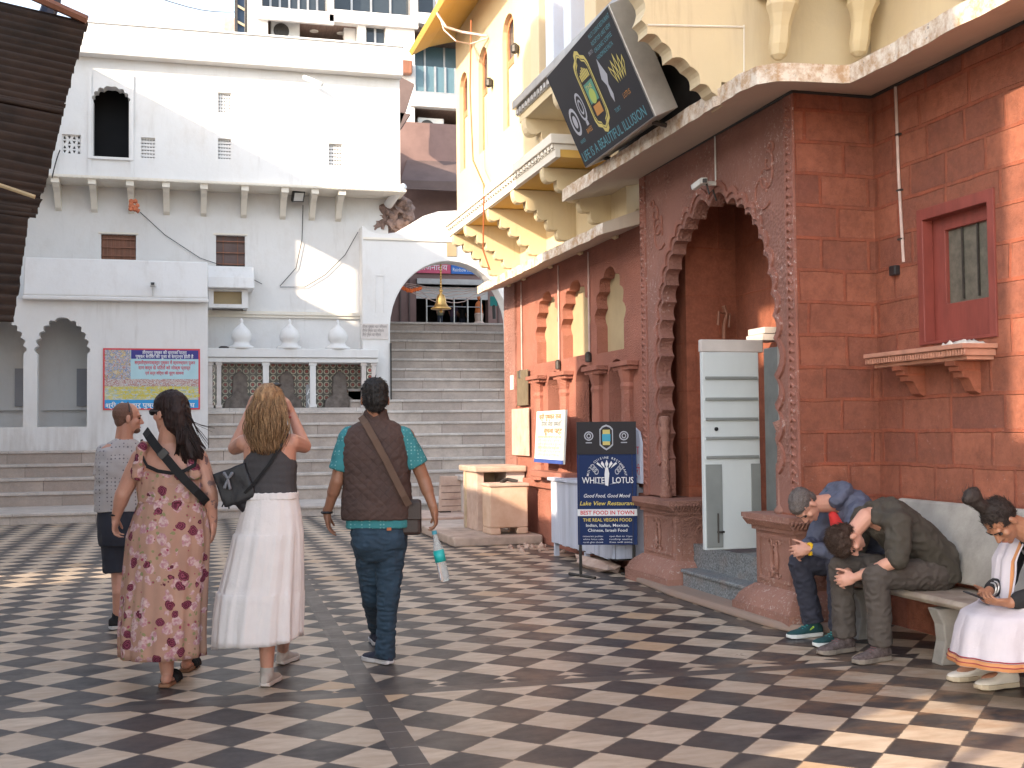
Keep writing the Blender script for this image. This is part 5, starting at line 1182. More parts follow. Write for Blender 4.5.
# leaning white Hindi board
a = at(541, 408, X=4.05); 
q = [at(536, 460, X=4.10), at(566, 473, X=4.10)]
BLh = at(534, 462, X=4.10); BRh = at(563, 473, X=4.10)
wdt = (BRh-BLh).length; U = Vector((0, -1, 0))
lb = thing('leaning_board', 'white printed Hindi board leaning against the sunlit arcade columns', 'sign', tuple(BLh))
V = Vector((.06, 0, 1)); V = (V-U*V.dot(U)).normalized(); Hh = .62
P = Plane2(BLh, U, V)
m = MB(); m.obox(BLh+U*wdt/2+V*Hh/2-P.N*.015, U, V, P.N, wdt, Hh, .02); m.build('board', flat('offwhite_board', (.70, .70, .66), .5), lb)
P.rect(0, wdt, 0, .045, 1, 'border', flat('board_edge_blue', (.04, .08, .30)), lb)
ot = flat('orange_text', (.65, .22, .06)); gt = flat('grey_text', (.22, .24, .24))
P.text('श्री पुष्कर राज', wdt*.12, Hh*.84, .085, 2, ot, lb, width=wdt*.76, bold=.01); P.text('तीर्थ सेवा समति', wdt*.2, Hh*.70, .085, 2, gt, lb, width=wdt*.72, bold=.01); P.text('सूचना पट्ट', wdt*.3, Hh*.57, .085, 2, ot, lb, width=wdt*.62, bold=.01)
for i in range(6): P.text('यात्रियों से नविेदन है कि घाट पर जूते न लाएं', wdt*.1, Hh*(.47-.068*i), .045, 2, gt if i % 3 else ot, lb, width=wdt*(.82-.06*(i % 2)))
# ------------------------------------------------------------------ planked stall box behind the standing board
sd = thing('planked_stall', 'blue white planked wooden stall box behind the standing board', 'stall', (4.1, 11.5, 0))
XS = 4.0; y0, y1 = 10.75, 12.75; n = 15
m = MB(); m.box(XS+.03, 4.26, y0, y1, .14, .84); m.build('carcass', MA['dark'], sd)
random.seed(8)
for i in range(n):
    a = y0+(y1-y0)*i/n; b = y0+(y1-y0)*(i+1)/n
    m = MB(); m.box(XS+random.uniform(0, .008), XS+.03, a+.003, b-.003, .15+random.uniform(-.01, .01), .85+random.uniform(-.008, .008)); m.build('plank', MA['plank'], sd, bev=.002)
for i in range(3):
    a = XS+.03+.10*i; m = MB(); m.box(a+.002, a+.098, y0-.03, y0, .16, .85); m.build('plank', MA['plank'], sd, bev=.002)
    m = MB(); m.box(a+.002, a+.098, y1, y1+.03, .16, .85); m.build('plank', MA['plank'], sd, bev=.002)
m = MB(); m.box(XS-.02, 4.27, y0-.05, y1+.05, .85, .885); m.build('lid', MA['plank'], sd, bev=.004)
m = MB(); m.box(XS+.02, XS+.07, y0+.85, y0+.9, .0, .14); m.build('leg', MA['plank'], sd); m = MB(); m.box(XS+.02, XS+.07, y1-.1, y1-.05, 0, .14); m.build('leg', MA['plank'], sd)
m = MB(); v, f = rock((4.08, 11.4, .04), .12, 2, 2, .4, (1.2, 5, .6)); m.add(v, f); tag(m.build('rubble_heap', MA['stone_pink']), 'dusty rubble heaped under the planked stall', 'rubble')
p = at(642, 480, X=4.2)
wp = thing('painted_panel', 'white painted panel with red letters behind the standing board', 'panel', (4.12, 10.62, .9))
m = MB(); m.prism([(10.50, .90), (10.95, .90), (10.95, 1.25), (10.86, 1.40), (10.72, 1.45), (10.58, 1.40), (10.50, 1.25)], fX(4.225), fX(4.245)); m.build('panel', MA['plank'], wp)
text('पूजा', (4.225, 10.93, 1.18), (0, -1, 0), (0, 0, 1), .12, rdt, wp, width=.36); text('सामग्री', (4.225, 10.93, .98), (0, -1, 0), (0, 0, 1), .12, rdt, wp, width=.38)
# ------------------------------------------------------------------ stone blocks and tables by the steps
def floorx(px, py): v = at(px, py, Z=0); return v
PY = 14.2
b1 = Vector((at(490, 500, Y=PY).x, PY, 0)); b2 = Vector((at(528, 500, Y=PY).x, PY, 0))
m = MB(); m.box(3.15, 4.29, 14.0, 16.9, 0, .115); tag(m.build('low_slab', M('slab_edge_stone', (.42, .33, .27), .85, .3, 4, .5, 30), bev=.02), kind='structure')
sp = thing('stone_pedestal', 'peach stone pedestal block on cut feet in the sunlight', 'pedestal', (b1.x+.3, b1.y, 0))
zt_ = at(490, 487, Y=b1.y).z
m = MB(); m.box(b1.x, b2.x, b1.y, b1.y+.4, .20, zt_); m.box(b1.x, b1.x+.14, b1.y, b1.y+.4, .117, .199); m.box(b2.x-.14, b2.x, b1.y, b1.y+.4, .117, .199); m.build('block', M('peach_stone', (.62, .40, .27), .75, .15, 4, .4, 40, col2=(.66, .48, .36)), sp, bev=.015)
m = MB(); m.box(b1.x-.02, b2.x+.02, b1.y-.02, b1.y+.42, zt_+.001, zt_+.04); m.build('top', MA['stone_pink'], sp, bev=.01)
m = MB(); m.tube([(b1.x+.2, b1.y+.2, zt_+.05), (b1.x+.3, b1.y+.25, zt_+.08), (b1.x+.42, b1.y+.2, zt_+.05)], .025, 8); tag(m.build('grey_pouch', MA['dark']), 'small dark pouch lying on the peach pedestal', 'pouch')
YT = 14.8
t0 = at(474, 466, Y=YT); t1 = at(556, 462, Y=YT)
tb = thing('stone_table', 'long weathered stone slab table beside the stairs', 'table', (t0.x+.6, YT, 0))
zt2 = at(500, 466, Y=YT).z
m = MB(); m.box(t0.x, 4.31, YT-.05, YT+.9, zt2-.08, zt2); m.build('slab', M('rough_slab', (.42, .32, .25), .85, .3, 5, .6, 30), tb, bev=.02)
xx = at(516, 500, Y=YT).x
m = MB(); m.box(xx-.12, 4.30, YT+.02, YT+.8, .117, zt2-.08); m.build('support', MA['stone_white'], tb, bev=.01)
m = MB(); m.box(t0.x+.04, t0.x+.14, YT+.02, YT+.8, .117, zt2-.081); m.build('support', MA['stone_pink'], tb, bev=.01)
m = MB(); m.box(t0.x+.02, xx-.13, YT+.6, YT+.66, .117, zt2-.082); m.build('back_slab', M('tan_slab', (.46, .36, .24), .8, .2, 4, .3), tb)
Yl = 18.6
l0 = at(439, 512, Y=Yl); l1 = at(467, 476, Y=Yl)
sl_ = thing('leaning_slab', 'pinkish grey paved slab propped upright at the foot of the stairs', 'slab', (l0.x, Yl, 0))
m = MB(); m.prism([(l0.x, .12), (l1.x+.02, .12), (l1.x, l1.z), (l0.x+.04, l1.z+.01)], lambda u, v: (u, Yl+v*.08, v), lambda u, v: (u, Yl+.07+v*.08, v)); m.build('slab', MA['stone_pink'], sl_, bev=.008)
m = MB()
for i in range(4):
    zz = .2+(l1.z-.25)*i/4; m.box(l0.x+.05, l1.x-.03, Yl+zz*.08-.006, Yl+zz*.08-.0005, zz, zz+.008)
m.build('joint', MA['awning_cloth'], sl_)
m = MB(); m.box(l0.x+.02, l0.x+.2, Yl+.0, Yl+.3, 0, .119); m.build('foot', MA['dark'], sl_)
k0 = at(470, 484, Y=18.4)
bn = thing('stone_ledge', 'low white stone ledge with a dark opening between the slab and the table', 'ledge', (k0.x, 18.4, 0))
m = MB(); m.panel(rect(k0.x-.1, k0.x+.95, 0, .62), [rect(k0.x+.02, k0.x+.42, .08, .34)], fY(18.5), fY(18.8)); m.box(k0.x-.15, k0.x+1.0, 18.4, 18.85, .621, .70); m.build('block', MA['stone_white'], bn, bev=.012)
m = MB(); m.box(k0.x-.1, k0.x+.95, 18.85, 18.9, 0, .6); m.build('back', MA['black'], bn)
lo = floorx(455, 524)
m = MB(); m.box(lo.x-.6, lo.x+.9, 17.6, 19.4, .0, .10); m.box(lo.x+.2, lo.x+.9, 17.0, 17.599, 0, .09); tag(m.build('drain_kerb', MA['stone_pink'], bev=.02), 'low stone drain kerb between the stairs and the pedestal', 'kerb', kind='structure')
tr = thing('stone_trough', 'low white stone trough beside the rubble and the planked stall', 'trough', (4.2, 13.8, 0))
q = floorx(544, 527)
m = MB(); m.panel(rect(q.x, q.x+.34, q.y, q.y+.5), [rect(q.x+.05, q.x+.29, q.y+.05, q.y+.45)], lambda u, v: (u, v, .0), lambda u, v: (u, v, .27)); m.build('basin', MA['stone_pink'], tr, bev=.015)
m = MB(); m.box(q.x+.051, q.x+.289, q.y+.051, q.y+.449, .02, .2); m.build('soil', MA['dark'], tr)
m = MB(); random.seed(12)
for i in range(26):
    r_ = random.uniform(.015, .05); v, f = rock((random.uniform(3.75, 4.3), random.uniform(12.9, 14.6), r_*.3), r_, i*3.1, 1, .5); m.add(v, f)
tag(m.build('rubble', MA['stone_pink']), 'scattered stone rubble between the pedestal and the stall', 'rubble', kind='stuff')
# ================================================================== neighbouring building on the left (its shade falls over the court)
lf = thing('corrugated_house', 'dark house on the left whose rusty corrugated sheets hang into view', 'building', (-4.2, 4.5, 0))
XA = -4.0
hw_ = rect(3.72, 4.42, 6.42, 7.05)
m = MB(); m.panel(rect(.95, 7.75, 0, 9.4), [hw_], fX(XA), fX(XA-.3)); m.build('court_wall', MA['awning_cloth'], lf)
m = MB(); m.panel(rect(11.9, 30, 0, 9.75), [rect(20.4, 21.3, 7.35, 8.7)], fX(XA), fX(XA-.3)); m.build('court_wall', MA['stone_white'], lf)
m = MB(); m.panel(rect(7.751, 11.899, 0, 4.4), [rect(10.3, 11.7, .5, 1.9)], fX(XA-.05), fX(XA-.3)); m.build('low_wall', MA['stone_white'], lf)
m = MB(); m.box(-2.56, -2.50, -.6, 2.05, 3.1, 4.95); m.build('shade_board', MA['plank'], lf)  # unseen board on a post, added to shade the bench end and lower wall
m = MB(); m.tube([(-2.6, 1.0, 0), (-2.6, 1.0, 4.9)], .05, 8); m.build('shade_board_post', MA['steel_dark'], lf)
# corrugated sheets
def sheet(quad, n, name, amp=.012, mat='rust'):
    """quad: TL, TR, BR, BL ; ribs run across"""
    TL, TR, BR, BL = [Vector(q) for q in quad]; V = []; F = []
    nn = (TR-TL).cross(BL-TL).normalized(); k = n*6
    for i in range(k+1):
        t = i/k; w_ = math.sin(t*n*2*PI)*amp
        V += [TL.lerp(BL, t)+nn*w_, TR.lerp(BR, t)+nn*w_+Vector((noise.noise(Vector((t*9, n, 0)))*.012, 0, 0))]
    F = [(2*i, 2*i+1, 2*i+3, 2*i+2) for i in range(k)]
    m = MB(); m.add(V, F); o = m.build(name, MA[mat], lf, smooth=True); md = o.modifiers.new('s', 'SOLIDIFY'); md.thickness = .004; return o
def Q(pts, Ys): return [at(p[0], p[1], Y=y) for p, y in zip(pts, Ys)]
YQ = 6.0
sheet(Q([(-260, -60), (88, 22), (62, 114), (-260, 50)], [6.6, 6.6, 6.2, 6.2]), 13, 'roof_sheet')
sheet(Q([(-260, 40), (66, 104), (44, 192), (-260, 130)], [6.25, 6.25, 5.9, 5.9]), 10, 'roof_sheet')
sheet(Q([(-260, 120), (48, 176), (36, 218), (-260, 190)], [5.95, 5.95, 5.75, 5.75]), 6, 'roof_sheet')
sheet(Q([(-260, 160), (31, 205), (14, 322), (-260, 316)], [5.8, 5.8, 5.4, 5.4]), 12, 'roof_sheet')
m = MB(); m.tube(Q([(-60, 165), (35, 197)], [5.7, 5.7]), .010, 6); m.build('batten', MA['infill'], lf)
m = MB(); m.tube(Q([(-60, -45), (87, 20)], [6.56, 6.56]), .025, 6); m.build('top_rail', MA['wood_brown'], lf)
m = MB(); m.box(-4.0, -1.3, 6.0, 6.1, 3.9, 4.0); m.box(-4.0, -1.5, 5.4, 5.5, 2.1, 2.2); m.build('beam', MA['wood_brown'], lf)
wire('overhead_wire', sag(at(150, -5, Y=20), at(235, 12, Y=30), .1, 6), .01, MA['cable'], 'thin overhead wire crossing the sky')
m = MB(); a = at(52, 2, Y=7.4); m.tube([(a.x-.1, 7.4, a.z-.3), (a.x, 7.4, a.z+.0), (a.x+.06, 7.4, a.z+.5)], .05, 8); tag(m.build('dark_post', flat('navy', (.02, .03, .06))), 'dark post sticking up behind the corrugated sheets', 'post')
# ================================================================== concrete bench
bc = thing('concrete_bench', 'long grey concrete bench with a slanting back against the red wall', 'bench', (4.55, 5.9, 0))
by0, by1 = 4.3, 7.25
m = MB(); m.prism([(4.28, .385), (4.30, .36), (4.40, .335), (4.74, .355), (4.76, .40), (4.40, .405), (4.30, .41)], lambda u, v: (u, by0, v), lambda u, v: (u, by1, v)); m.build('seat', M('worn_bench_seat', (.30, .24, .19), .6, .25, 5, .4, 60, col2=(.42, .36, .30)), bc, bev=.01)
m = MB(); m.prism([(4.66, .44), (4.71, .43), (4.84, .90), (4.81, .93), (4.78, .92)], lambda u, v: (u, by0, v), lambda u, v: (u, by1-.12, v)); m.build('backrest', MA['concrete'], bc, bev=.012)
def bleg(y):
    prof = [(4.32, 0), (4.52, 0), (4.50, .05), (4.455, .16), (4.46, .24), (4.54, .335), (4.76, .35), (4.80, .62), (4.74, .62), (4.70, .42), (4.30, .40), (4.295, .34), (4.34, .30), (4.355, .20), (4.345, .10)]
    prof = [(4.32, 0), (4.53, 0), (4.52, .05), (4.455, .16), (4.455, .24), (4.50, .335), (4.30, .335), (4.345, .24), (4.355, .14)]
    m = MB(); m.prism(prof, lambda u, v: (u, y-.05, v), lambda u, v: (u, y+.05, v)); return m.build('leg', MA['concrete'], bc, bev=.01)
bleg(6.10); bleg(7.0); bleg(4.6)
# ================================================================== people
CAM0 = Vector((0, 0, CH))
RG = Vector((CR.x, CR.y, 0)).normalized(); AW = Vector((CF.x, CF.y, 0)).normalized(); UP = Vector((0, 0, 1))
def PT(px, py, D): return CAM0 + (CF+(px-512)/FPX*CR+(384-py)/FPX*CU)*D
def DF(px, py): return (at(px, py, Z=0)-CAM0).dot(CF)
def ellp(m, c, r, axes=None, n=14, k=9):
    ax = axes or (Vector((1, 0, 0)), Vector((0, 1, 0)), Vector((0, 0, 1)))
    rings = []
    for i in range(1, k):
        t = PI*i/k
        rings.append([c+ax[0]*(r[0]*math.sin(t)*math.cos(2*PI*j/n))+ax[1]*(r[1]*math.sin(t)*math.sin(2*PI*j/n))+ax[2]*(-r[2]*math.cos(t)) for j in range(n)])
    m.rings(rings)
def capsule(m, p0, p1, r0, r1, n=12):
    p0, p1 = Vector(p0), Vector(p1); d = p1-p0; L = d.length
    if L < 1e-4: return
    d.normalize(); P, Rr = [], []
    for a in (80, 50, 22): P.append(p0-d*(r0*math.sin(R(a)))); Rr.append(r0*math.cos(R(a)))
    P.append(p0); Rr.append(r0); P.append(p1); Rr.append(r1)
    for a in (22, 50, 80): P.append(p1+d*(r1*math.sin(R(a)))); Rr.append(r1*math.cos(R(a)))
    m.tube(P, Rr, n)
def limb(m, pts, rad):
    for i in range(len(pts)-1): capsule(m, pts[i], pts[i+1], rad[i], rad[i+1])
def loft(m, rows, lat, fwd, n=22):
    """rows: (centre, lateral radius, depth radius)"""
    rg = []
    for c, a, b in rows:
        rg.append([Vector(c)+lat*(a*math.copysign(abs(math.cos(t))**.85, math.cos(t)))+fwd*(b*math.copysign(abs(math.sin(t))**.85, math.sin(t))) for t in [2*PI*j/n for j in range(n)]])
    m.rings(rg)
def organic(m, name, mat, parent, vox=.007, sm=4, wr=None, fold=None, keep=None):
    """voxel-union of closed shapes into one continuous smooth skin"""
    me = bpy.data.meshes.new('tmp'); me.from_pydata([tuple(v) for v in m.v], [], m.f); me.update()
    o = bpy.data.objects.new('tmp', me); COL.objects.link(o); fix_normals(o)
    r = o.modifiers.new('r', 'REMESH'); r.mode = 'VOXEL'; r.voxel_size = vox; r.adaptivity = 0
    s = o.modifiers.new('s', 'SMOOTH'); s.factor = .5; s.iterations = sm
    dg = bpy.context.evaluated_depsgraph_get(); dg.update()
    m2 = bpy.data.meshes.new_from_object(o.evaluated_get(dg)); bpy.data.objects.remove(o); bpy.data.meshes.remove(me)
    vs = [v.co.copy() for v in m2.vertices]; ns = [v.normal.copy() for v in m2.vertices]
    if wr:
        for (amp, sc, seed) in wr:
            sv = Vector(sc) if isinstance(sc, (tuple, list)) else Vector((sc, sc, sc))
            for i, v in enumerate(vs):
                q = Vector((v.x*sv.x, v.y*sv.y, v.z*sv.z))+Vector((seed, seed*.7, 0))
                w_ = 1-abs(noise.noise(q))*2.6 if amp < 0 else noise.noise(q)
                vs[i] = v+ns[i]*(abs(amp)*w_)
    if fold:
        for i, v in enumerate(vs): vs[i] = fold(v, ns[i])
    fs = [tuple(p.vertices) for p in m2.polygons]; bpy.data.meshes.remove(m2)
    return link_mesh(name, vs, fs, mat, parent, True)
def m_skin(name, col, red=(.55, .22, .15), marks=None):
    m, nt, bs = _nt(name); p = Pos(nt)
    c = Mix(nt, Ramp(nt, Noise(nt, p, 9, 5), .35, .7), col, tuple(a*.8+b*.2 for a, b in zip(col, red)))
    c = Mix(nt, Mth(nt, 'MULTIPLY', Ramp(nt, Noise(nt, p, 60, 4), .4, .8), .2), c, tuple(a*.7 for a in col))
    if marks:      # tattoos on one forearm
        (mx, my, mz), rad = marks
        q = N(nt, 'ShaderNodeVectorMath'); q.operation = 'DISTANCE'; nt.links.new(N(nt, 'ShaderNodeNewGeometry').outputs['Position'], q.inputs[0]); q.inputs[1].default_value = (mx, my, mz)
        c = Mix(nt, Mth(nt, 'MULTIPLY', Mth(nt, 'MULTIPLY', Mth(nt, 'LESS_THAN', q.outputs['Value'], rad), Ramp(nt, Noise(nt, p, 24, 3, .6), .55, .6)), .65), c, (.05, .05, .07))
    nt.links.new(c, bs.inputs['Base Color']); bs.inputs['Roughness'].default_value = .48
    bs.inputs['Subsurface Weight'].default_value = .06; bs.inputs['Subsurface Radius'].default_value = (.02, .008, .004)
    Bump(nt, bs, Noise(nt, p, 160, 3), .12, .002); return m
SK = {'fair': m_skin('fair_skin', (.52, .27, .19)), 'pale': m_skin('pale_skin', (.55, .29, .21)), 'tan': m_skin('brown_skin', (.30, .145, .085), (.35, .14, .09)), 'brown': m_skin('dark_brown_skin', (.22, .10, .055), (.3, .1, .06))}
def m_hair(name, c1, c2, sc=70, stretch=(1, 1, .15)):
    m, nt, bs = _nt(name); p = Pos(nt, stretch); f = Noise(nt, p, sc, 5, .7)
    nt.links.new(Mix(nt, Ramp(nt, f, .3, .7), c1, c2), bs.inputs['Base Color']); bs.inputs['Roughness'].default_value = .55; bs.inputs['Specular IOR Level'].default_value = .3
    Bump(nt, bs, f, .8, .006); return m
def m_cloth(name, col, var=.12, weave=260, rough=.85, bump=.35, obj=None):
    m, nt, bs = _nt(name); p = Pos(nt)
    c = Mix(nt, Ramp(nt, Noise(nt, p, 7, 5), .3, .7), tuple(x*(1-var) for x in col), tuple(min(1, x*(1+var)) for x in col))
    nt.links.new(c, bs.inputs['Base Color']); bs.inputs['Roughness'].default_value = rough
    h = Mth(nt, 'ADD', Noise(nt, p, 22, 5, .6), Mth(nt, 'MULTIPLY', Noise(nt, p, weave, 2), .3)); Bump(nt, bs, h, bump, .008); return m
def m_dots(name, base, dot, sc=42, r=.22):
    m, nt, bs = _nt(name); p = Pos(nt)
    v = N(nt, 'ShaderNodeTexVoronoi'); v.inputs['Scale'].default_value = sc; v.inputs['Randomness'].default_value = .15; nt.links.new(p, v.inputs['Vector'])
    c = Mix(nt, Mth(nt, 'LESS_THAN', v.outputs['Distance'], r), base, dot); nt.links.new(c, bs.inputs['Base Color']); bs.inputs['Roughness'].default_value = .85
    Bump(nt, bs, Noise(nt, p, 20, 5), .3, .008); return m
def m_floral():
    m, nt, bs = _nt('floral_print'); p0 = Pos(nt)
    nz = N(nt, 'ShaderNodeTexNoise'); nz.inputs['Scale'].default_value = 14; nz.inputs['Detail'].default_value = 3; nt.links.new(p0, nz.inputs['Vector'])
    ad = N(nt, 'ShaderNodeVectorMath'); ad.operation = 'MULTIPLY_ADD'; nt.links.new(nz.outputs['Color'], ad.inputs[0]); ad.inputs[1].default_value = (.05, .05, .05); nt.links.new(p0, ad.inputs[2])
    def vor(sc, rnd=1.):
        v = N(nt, 'ShaderNodeTexVoronoi'); v.inputs['Scale'].default_value = sc; v.inputs['Randomness'].default_value = rnd; nt.links.new(ad.outputs[0], v.inputs['Vector']); return v
    c = Mix(nt, Ramp(nt, Noise(nt, p0, 5, 4), .3, .7), (.44, .26, .185), (.36, .20, .145))
    v1 = vor(16); g = N(nt, 'ShaderNodeSeparateColor'); nt.links.new(v1.outputs['Color'], g.inputs[0])
    d = v1.outputs['Distance']
    # pale blossoms
    c = Mix(nt, Mth(nt, 'MULTIPLY', Mth(nt, 'LESS_THAN', Mth(nt, 'ADD', d, Mth(nt, 'MULTIPLY', Noise(nt, p0, 40, 3), .3)), .62), Mth(nt, 'GREATER_THAN', g.outputs[0], .22)), c, Mix(nt, Ramp(nt, Noise(nt, p0, 55, 4), .4, .6), (.56, .40, .37), (.40, .19, .22)))
    v3 = vor(28); g3 = N(nt, 'ShaderNodeSeparateColor'); nt.links.new(v3.outputs['Color'], g3.inputs[0])
    c = Mix(nt, Mth(nt, 'MULTIPLY', Mth(nt, 'LESS_THAN', v3.outputs['Distance'], .30), Mth(nt, 'GREATER_THAN', g3.outputs[1], .55)), c, (.23, .22, .10))
    c = Mix(nt, Mth(nt, 'MULTIPLY', Mth(nt, 'LESS_THAN', v3.outputs['Distance'], .22), Mth(nt, 'GREATER_THAN', g3.outputs[0], .72)), c, (.30, .05, .09))
    # burgundy roses with petal rings
    v2 = vor(12.5); g2 = N(nt, 'ShaderNodeSeparateColor'); nt.links.new(v2.outputs['Color'], g2.inputs[0])
    rose = Mth(nt, 'MULTIPLY', Mth(nt, 'LESS_THAN', Mth(nt, 'ADD', v2.outputs['Distance'], Mth(nt, 'MULTIPLY', Noise(nt, p0, 30, 3), .25)), .46), Mth(nt, 'GREATER_THAN', g2.outputs[1], .42))
    pet = Mth(nt, 'GREATER_THAN', Mth(nt, 'ADD', Mth(nt, 'SINE', Mth(nt, 'MULTIPLY', v2.outputs['Distance'], 55)), Mth(nt, 'MULTIPLY', Noise(nt, p0, 70, 3), 3)), 1.9)
    c = Mix(nt, rose, c, Mix(nt, pet, (.095, .010, .026), (.24, .05, .085)))
    nt.links.new(c, bs.inputs['Base Color']); bs.inputs['Roughness'].default_value = .85
    Bump(nt, bs, Noise(nt, p0, 18, 5), .3, .01); return m
def hand(m, w, d, nrm, side, curl=.45, s=1., thumb=.5):
    d = d.normalized(); nrm = (nrm-d*nrm.dot(d)).normalized(); side = (side-d*side.dot(d)-nrm*side.dot(nrm)).normalized()
    ellp(m, w+d*.048*s, (.041*s, .017*s, .052*s), (side, nrm, d)); capsule(m, w-d*.02*s, w+d*.03*s, .025*s, .024*s)
    for i, (o_, L) in enumerate(((.031, .066), (.010, .074), (-.011, .069), (-.031, .053))):
        p = w+d*(.082-.004*abs(i-1))*s+side*o_*s; dd = (d+side*o_*1.6).normalized(); nl = (nrm-dd*nrm.dot(dd)).normalized(); r = .0088*s
        for f_, (l, c_) in enumerate(((.45, curl*.8), (.30, curl), (.25, curl*.9))):
            dd, nl = (dd*math.cos(c_)+nl*math.sin(c_)).normalized(), (nl*math.cos(c_)-dd*math.sin(c_)).normalized()
            q = p+dd*(L*l*s); capsule(m, p, q, r, r*.88, 8); p = q; r *= .88
    p = w+d*.022*s+side*.03*s; dd = (d*.75+side*(.85-.3*thumb)+nrm*.35*thumb).normalized(); r = .0115*s
    for l in (.036, .030, .024):
        q = p+dd*l*s; capsule(m, p, q, r, r*.88, 8); p = q; r *= .9; dd = (dd+nrm*.25*thumb+d*.25).normalized()
def head(m, c, f, u, s=1., neck=None, nr=.055):
    u = (u-f*u.dot(f)).normalized(); r = f.cross(u).normalized()
    A = (r, f, u)
    ellp(m, c+u*.030*s-f*.012*s, (.073*s, .094*s, .086*s), A); ellp(m, c-u*.028*s+f*.022*s, (.060*s, .066*s, .082*s), A)
    ellp(m, c-u*.078*s+f*.036*s, (.043*s, .046*s, .034*s), A); ellp(m, c-u*.100*s+f*.066*s, (.020*s, .018*s, .016*s), A)
    capsule(m, c+f*.086*s+u*.010*s, c+f*.106*s-u*.030*s, .008*s, .0135*s, 8); ellp(m, c+f*.088*s-u*.036*s, (.019*s, .014*s, .010*s), A)
    ellp(m, c+f*.074*s+u*.024*s, (.052*s, .018*s, .012*s), A); ellp(m, c+f*.082*s-u*.062*s, (.025*s, .012*s, .008*s), A); ellp(m, c+f*.080*s-u*.074*s, (.021*s, .012*s, .007*s), A)
    for k in (-1, 1):
        ellp(m, c+r*(k*.040*s)+f*.058*s-u*.022*s, (.022*s, .020*s, .022*s), A)
        e = c+r*(k*.077*s)-f*.008*s-u*.012*s; ellp(m, e, (.009*s, .019*s, .031*s), (r, f, u), 10, 7)
    if neck is not None: capsule(m, c-u*.055*s-f*.020*s, neck, nr*s, (nr+.010)*s)
    return A
def face_bits(c, f, u, s, parent, brow, lid=True):
    u = (u-f*u.dot(f)).normalized(); r = f.cross(u).normalized()
    for k in (-1, 1):
        m = MB(); ellp(m, c+r*(k*.031*s)+f*.078*s+u*.002*s, (.014*s, .010*s, .0065*s), (r, f, u), 10, 7); m.build('eye', flat('eye_dark', (.03, .02, .018), .2), parent, smooth=True)
        m = MB(); capsule(m, c+r*(k*.014*s)+f*.092*s+u*.022*s, c+r*(k*.050*s)+f*.080*s+u*.024*s, .0042*s, .003*s, 6); m.build('eyebrow', brow, parent, smooth=True)
    m = MB(); capsule(m, c+r*.017*s+f*.0915*s-u*.068*s, c-r*.017*s+f*.0915*s-u*.068*s, .0035*s, .0035*s, 6); m.build('mouth', flat('lip', (.30, .10, .08), .4), parent, smooth=True)
def shoe(parent, ank, toe, s, up_mat, sole_mat, name='shoe', L=.27, low=False, lacet=None, flatback=0., z0=0., tilt=0.):
    """ank: point above the heel; toe: horizontal direction"""
    toe = Vector((toe.x, toe.y, 0)).normalized(); lat = toe.cross(UP); h = Vector((ank.x, ank.y, z0))
    def fr(t, w, z, zz): 
        c = h+toe*((t-.24)*L*s); return c+UP*(z*s+tilt*t*L*s), w*s, zz*s
    rows = [fr(0, .020, .045, .030), fr(.06, .031, .050, .038), fr(.25, .036, .055, .050), fr(.42, .037, .048, .042), fr(.65, .044, .036, .026), fr(.85, .041, .031, .022), fr(.97, .026, .028, .016), fr(1.0, .012, .026, .010)]
    m = MB(); rg = []
    for c, w_, zz in rows: rg.append([c+lat*(w_*math.cos(2*PI*k/16))+UP*(zz*math.sin(2*PI*k/16)) for k in range(16)])
    m.rings(rg)
    if not low: capsule(m, h+UP*.07*s, h+UP*.105*s-toe*.002, .042*s, .042*s)
    o = organic(m, name, up_mat, parent, .005, 3)
    m = MB(); out = []
    for t, w_ in ((0, .018), (.05, .031), (.25, .035), (.45, .034), (.68, .046), (.86, .043), (.97, .028), (1.015, .012)):
        out.append((t, w_))
    lo = [h+toe*((t-.24)*L*s)+lat*w_*s*1.06+UP*tilt*t*L*s for t, w_ in out]+[h+toe*((t-.24)*L*s)-lat*w_*s*1.06+UP*tilt*t*L*s for t, w_ in reversed(out)]
    n = len(lo); z = [.004 if i not in (0, 7, 8, 15) else .012 for i in range(n)]
    m.rings([[p+UP*z[i] for i, p in enumerate(lo)], [p+UP*(.030*s) for p in lo]])
    m.build('sole', sole_mat, o, smooth=False, bev=.004)
    if lacet:
        m = MB()
        for k in range(4):
            c = h+toe*((.40+.07*k-.24)*L*s)+UP*((.092-.010*k)*s); capsule(m, c-lat*.020*s, c+lat*.020*s, .004, .004, 6)
        m.build('laces', lacet, o)
    return o
def strap(pts, nrm, w_, th, name, mat, parent):
    """flat band along pts lying on the body, nrm = outward normals"""
    m = MB(); rg = []
    n = len(pts)
    for i in range(n):
        t = (pts[min(i+1, n-1)]-pts[max(i-1, 0)]).normalized(); nn = (nrm[i]-t*nrm[i].dot(t)).normalized(); b = t.cross(nn)
        rg.append([pts[i]+b*w_/2, pts[i]+b*w_/2+nn*th, pts[i]-b*w_/2+nn*th, pts[i]-b*w_/2])
    m.rings(rg); return m.build(name, mat, parent)
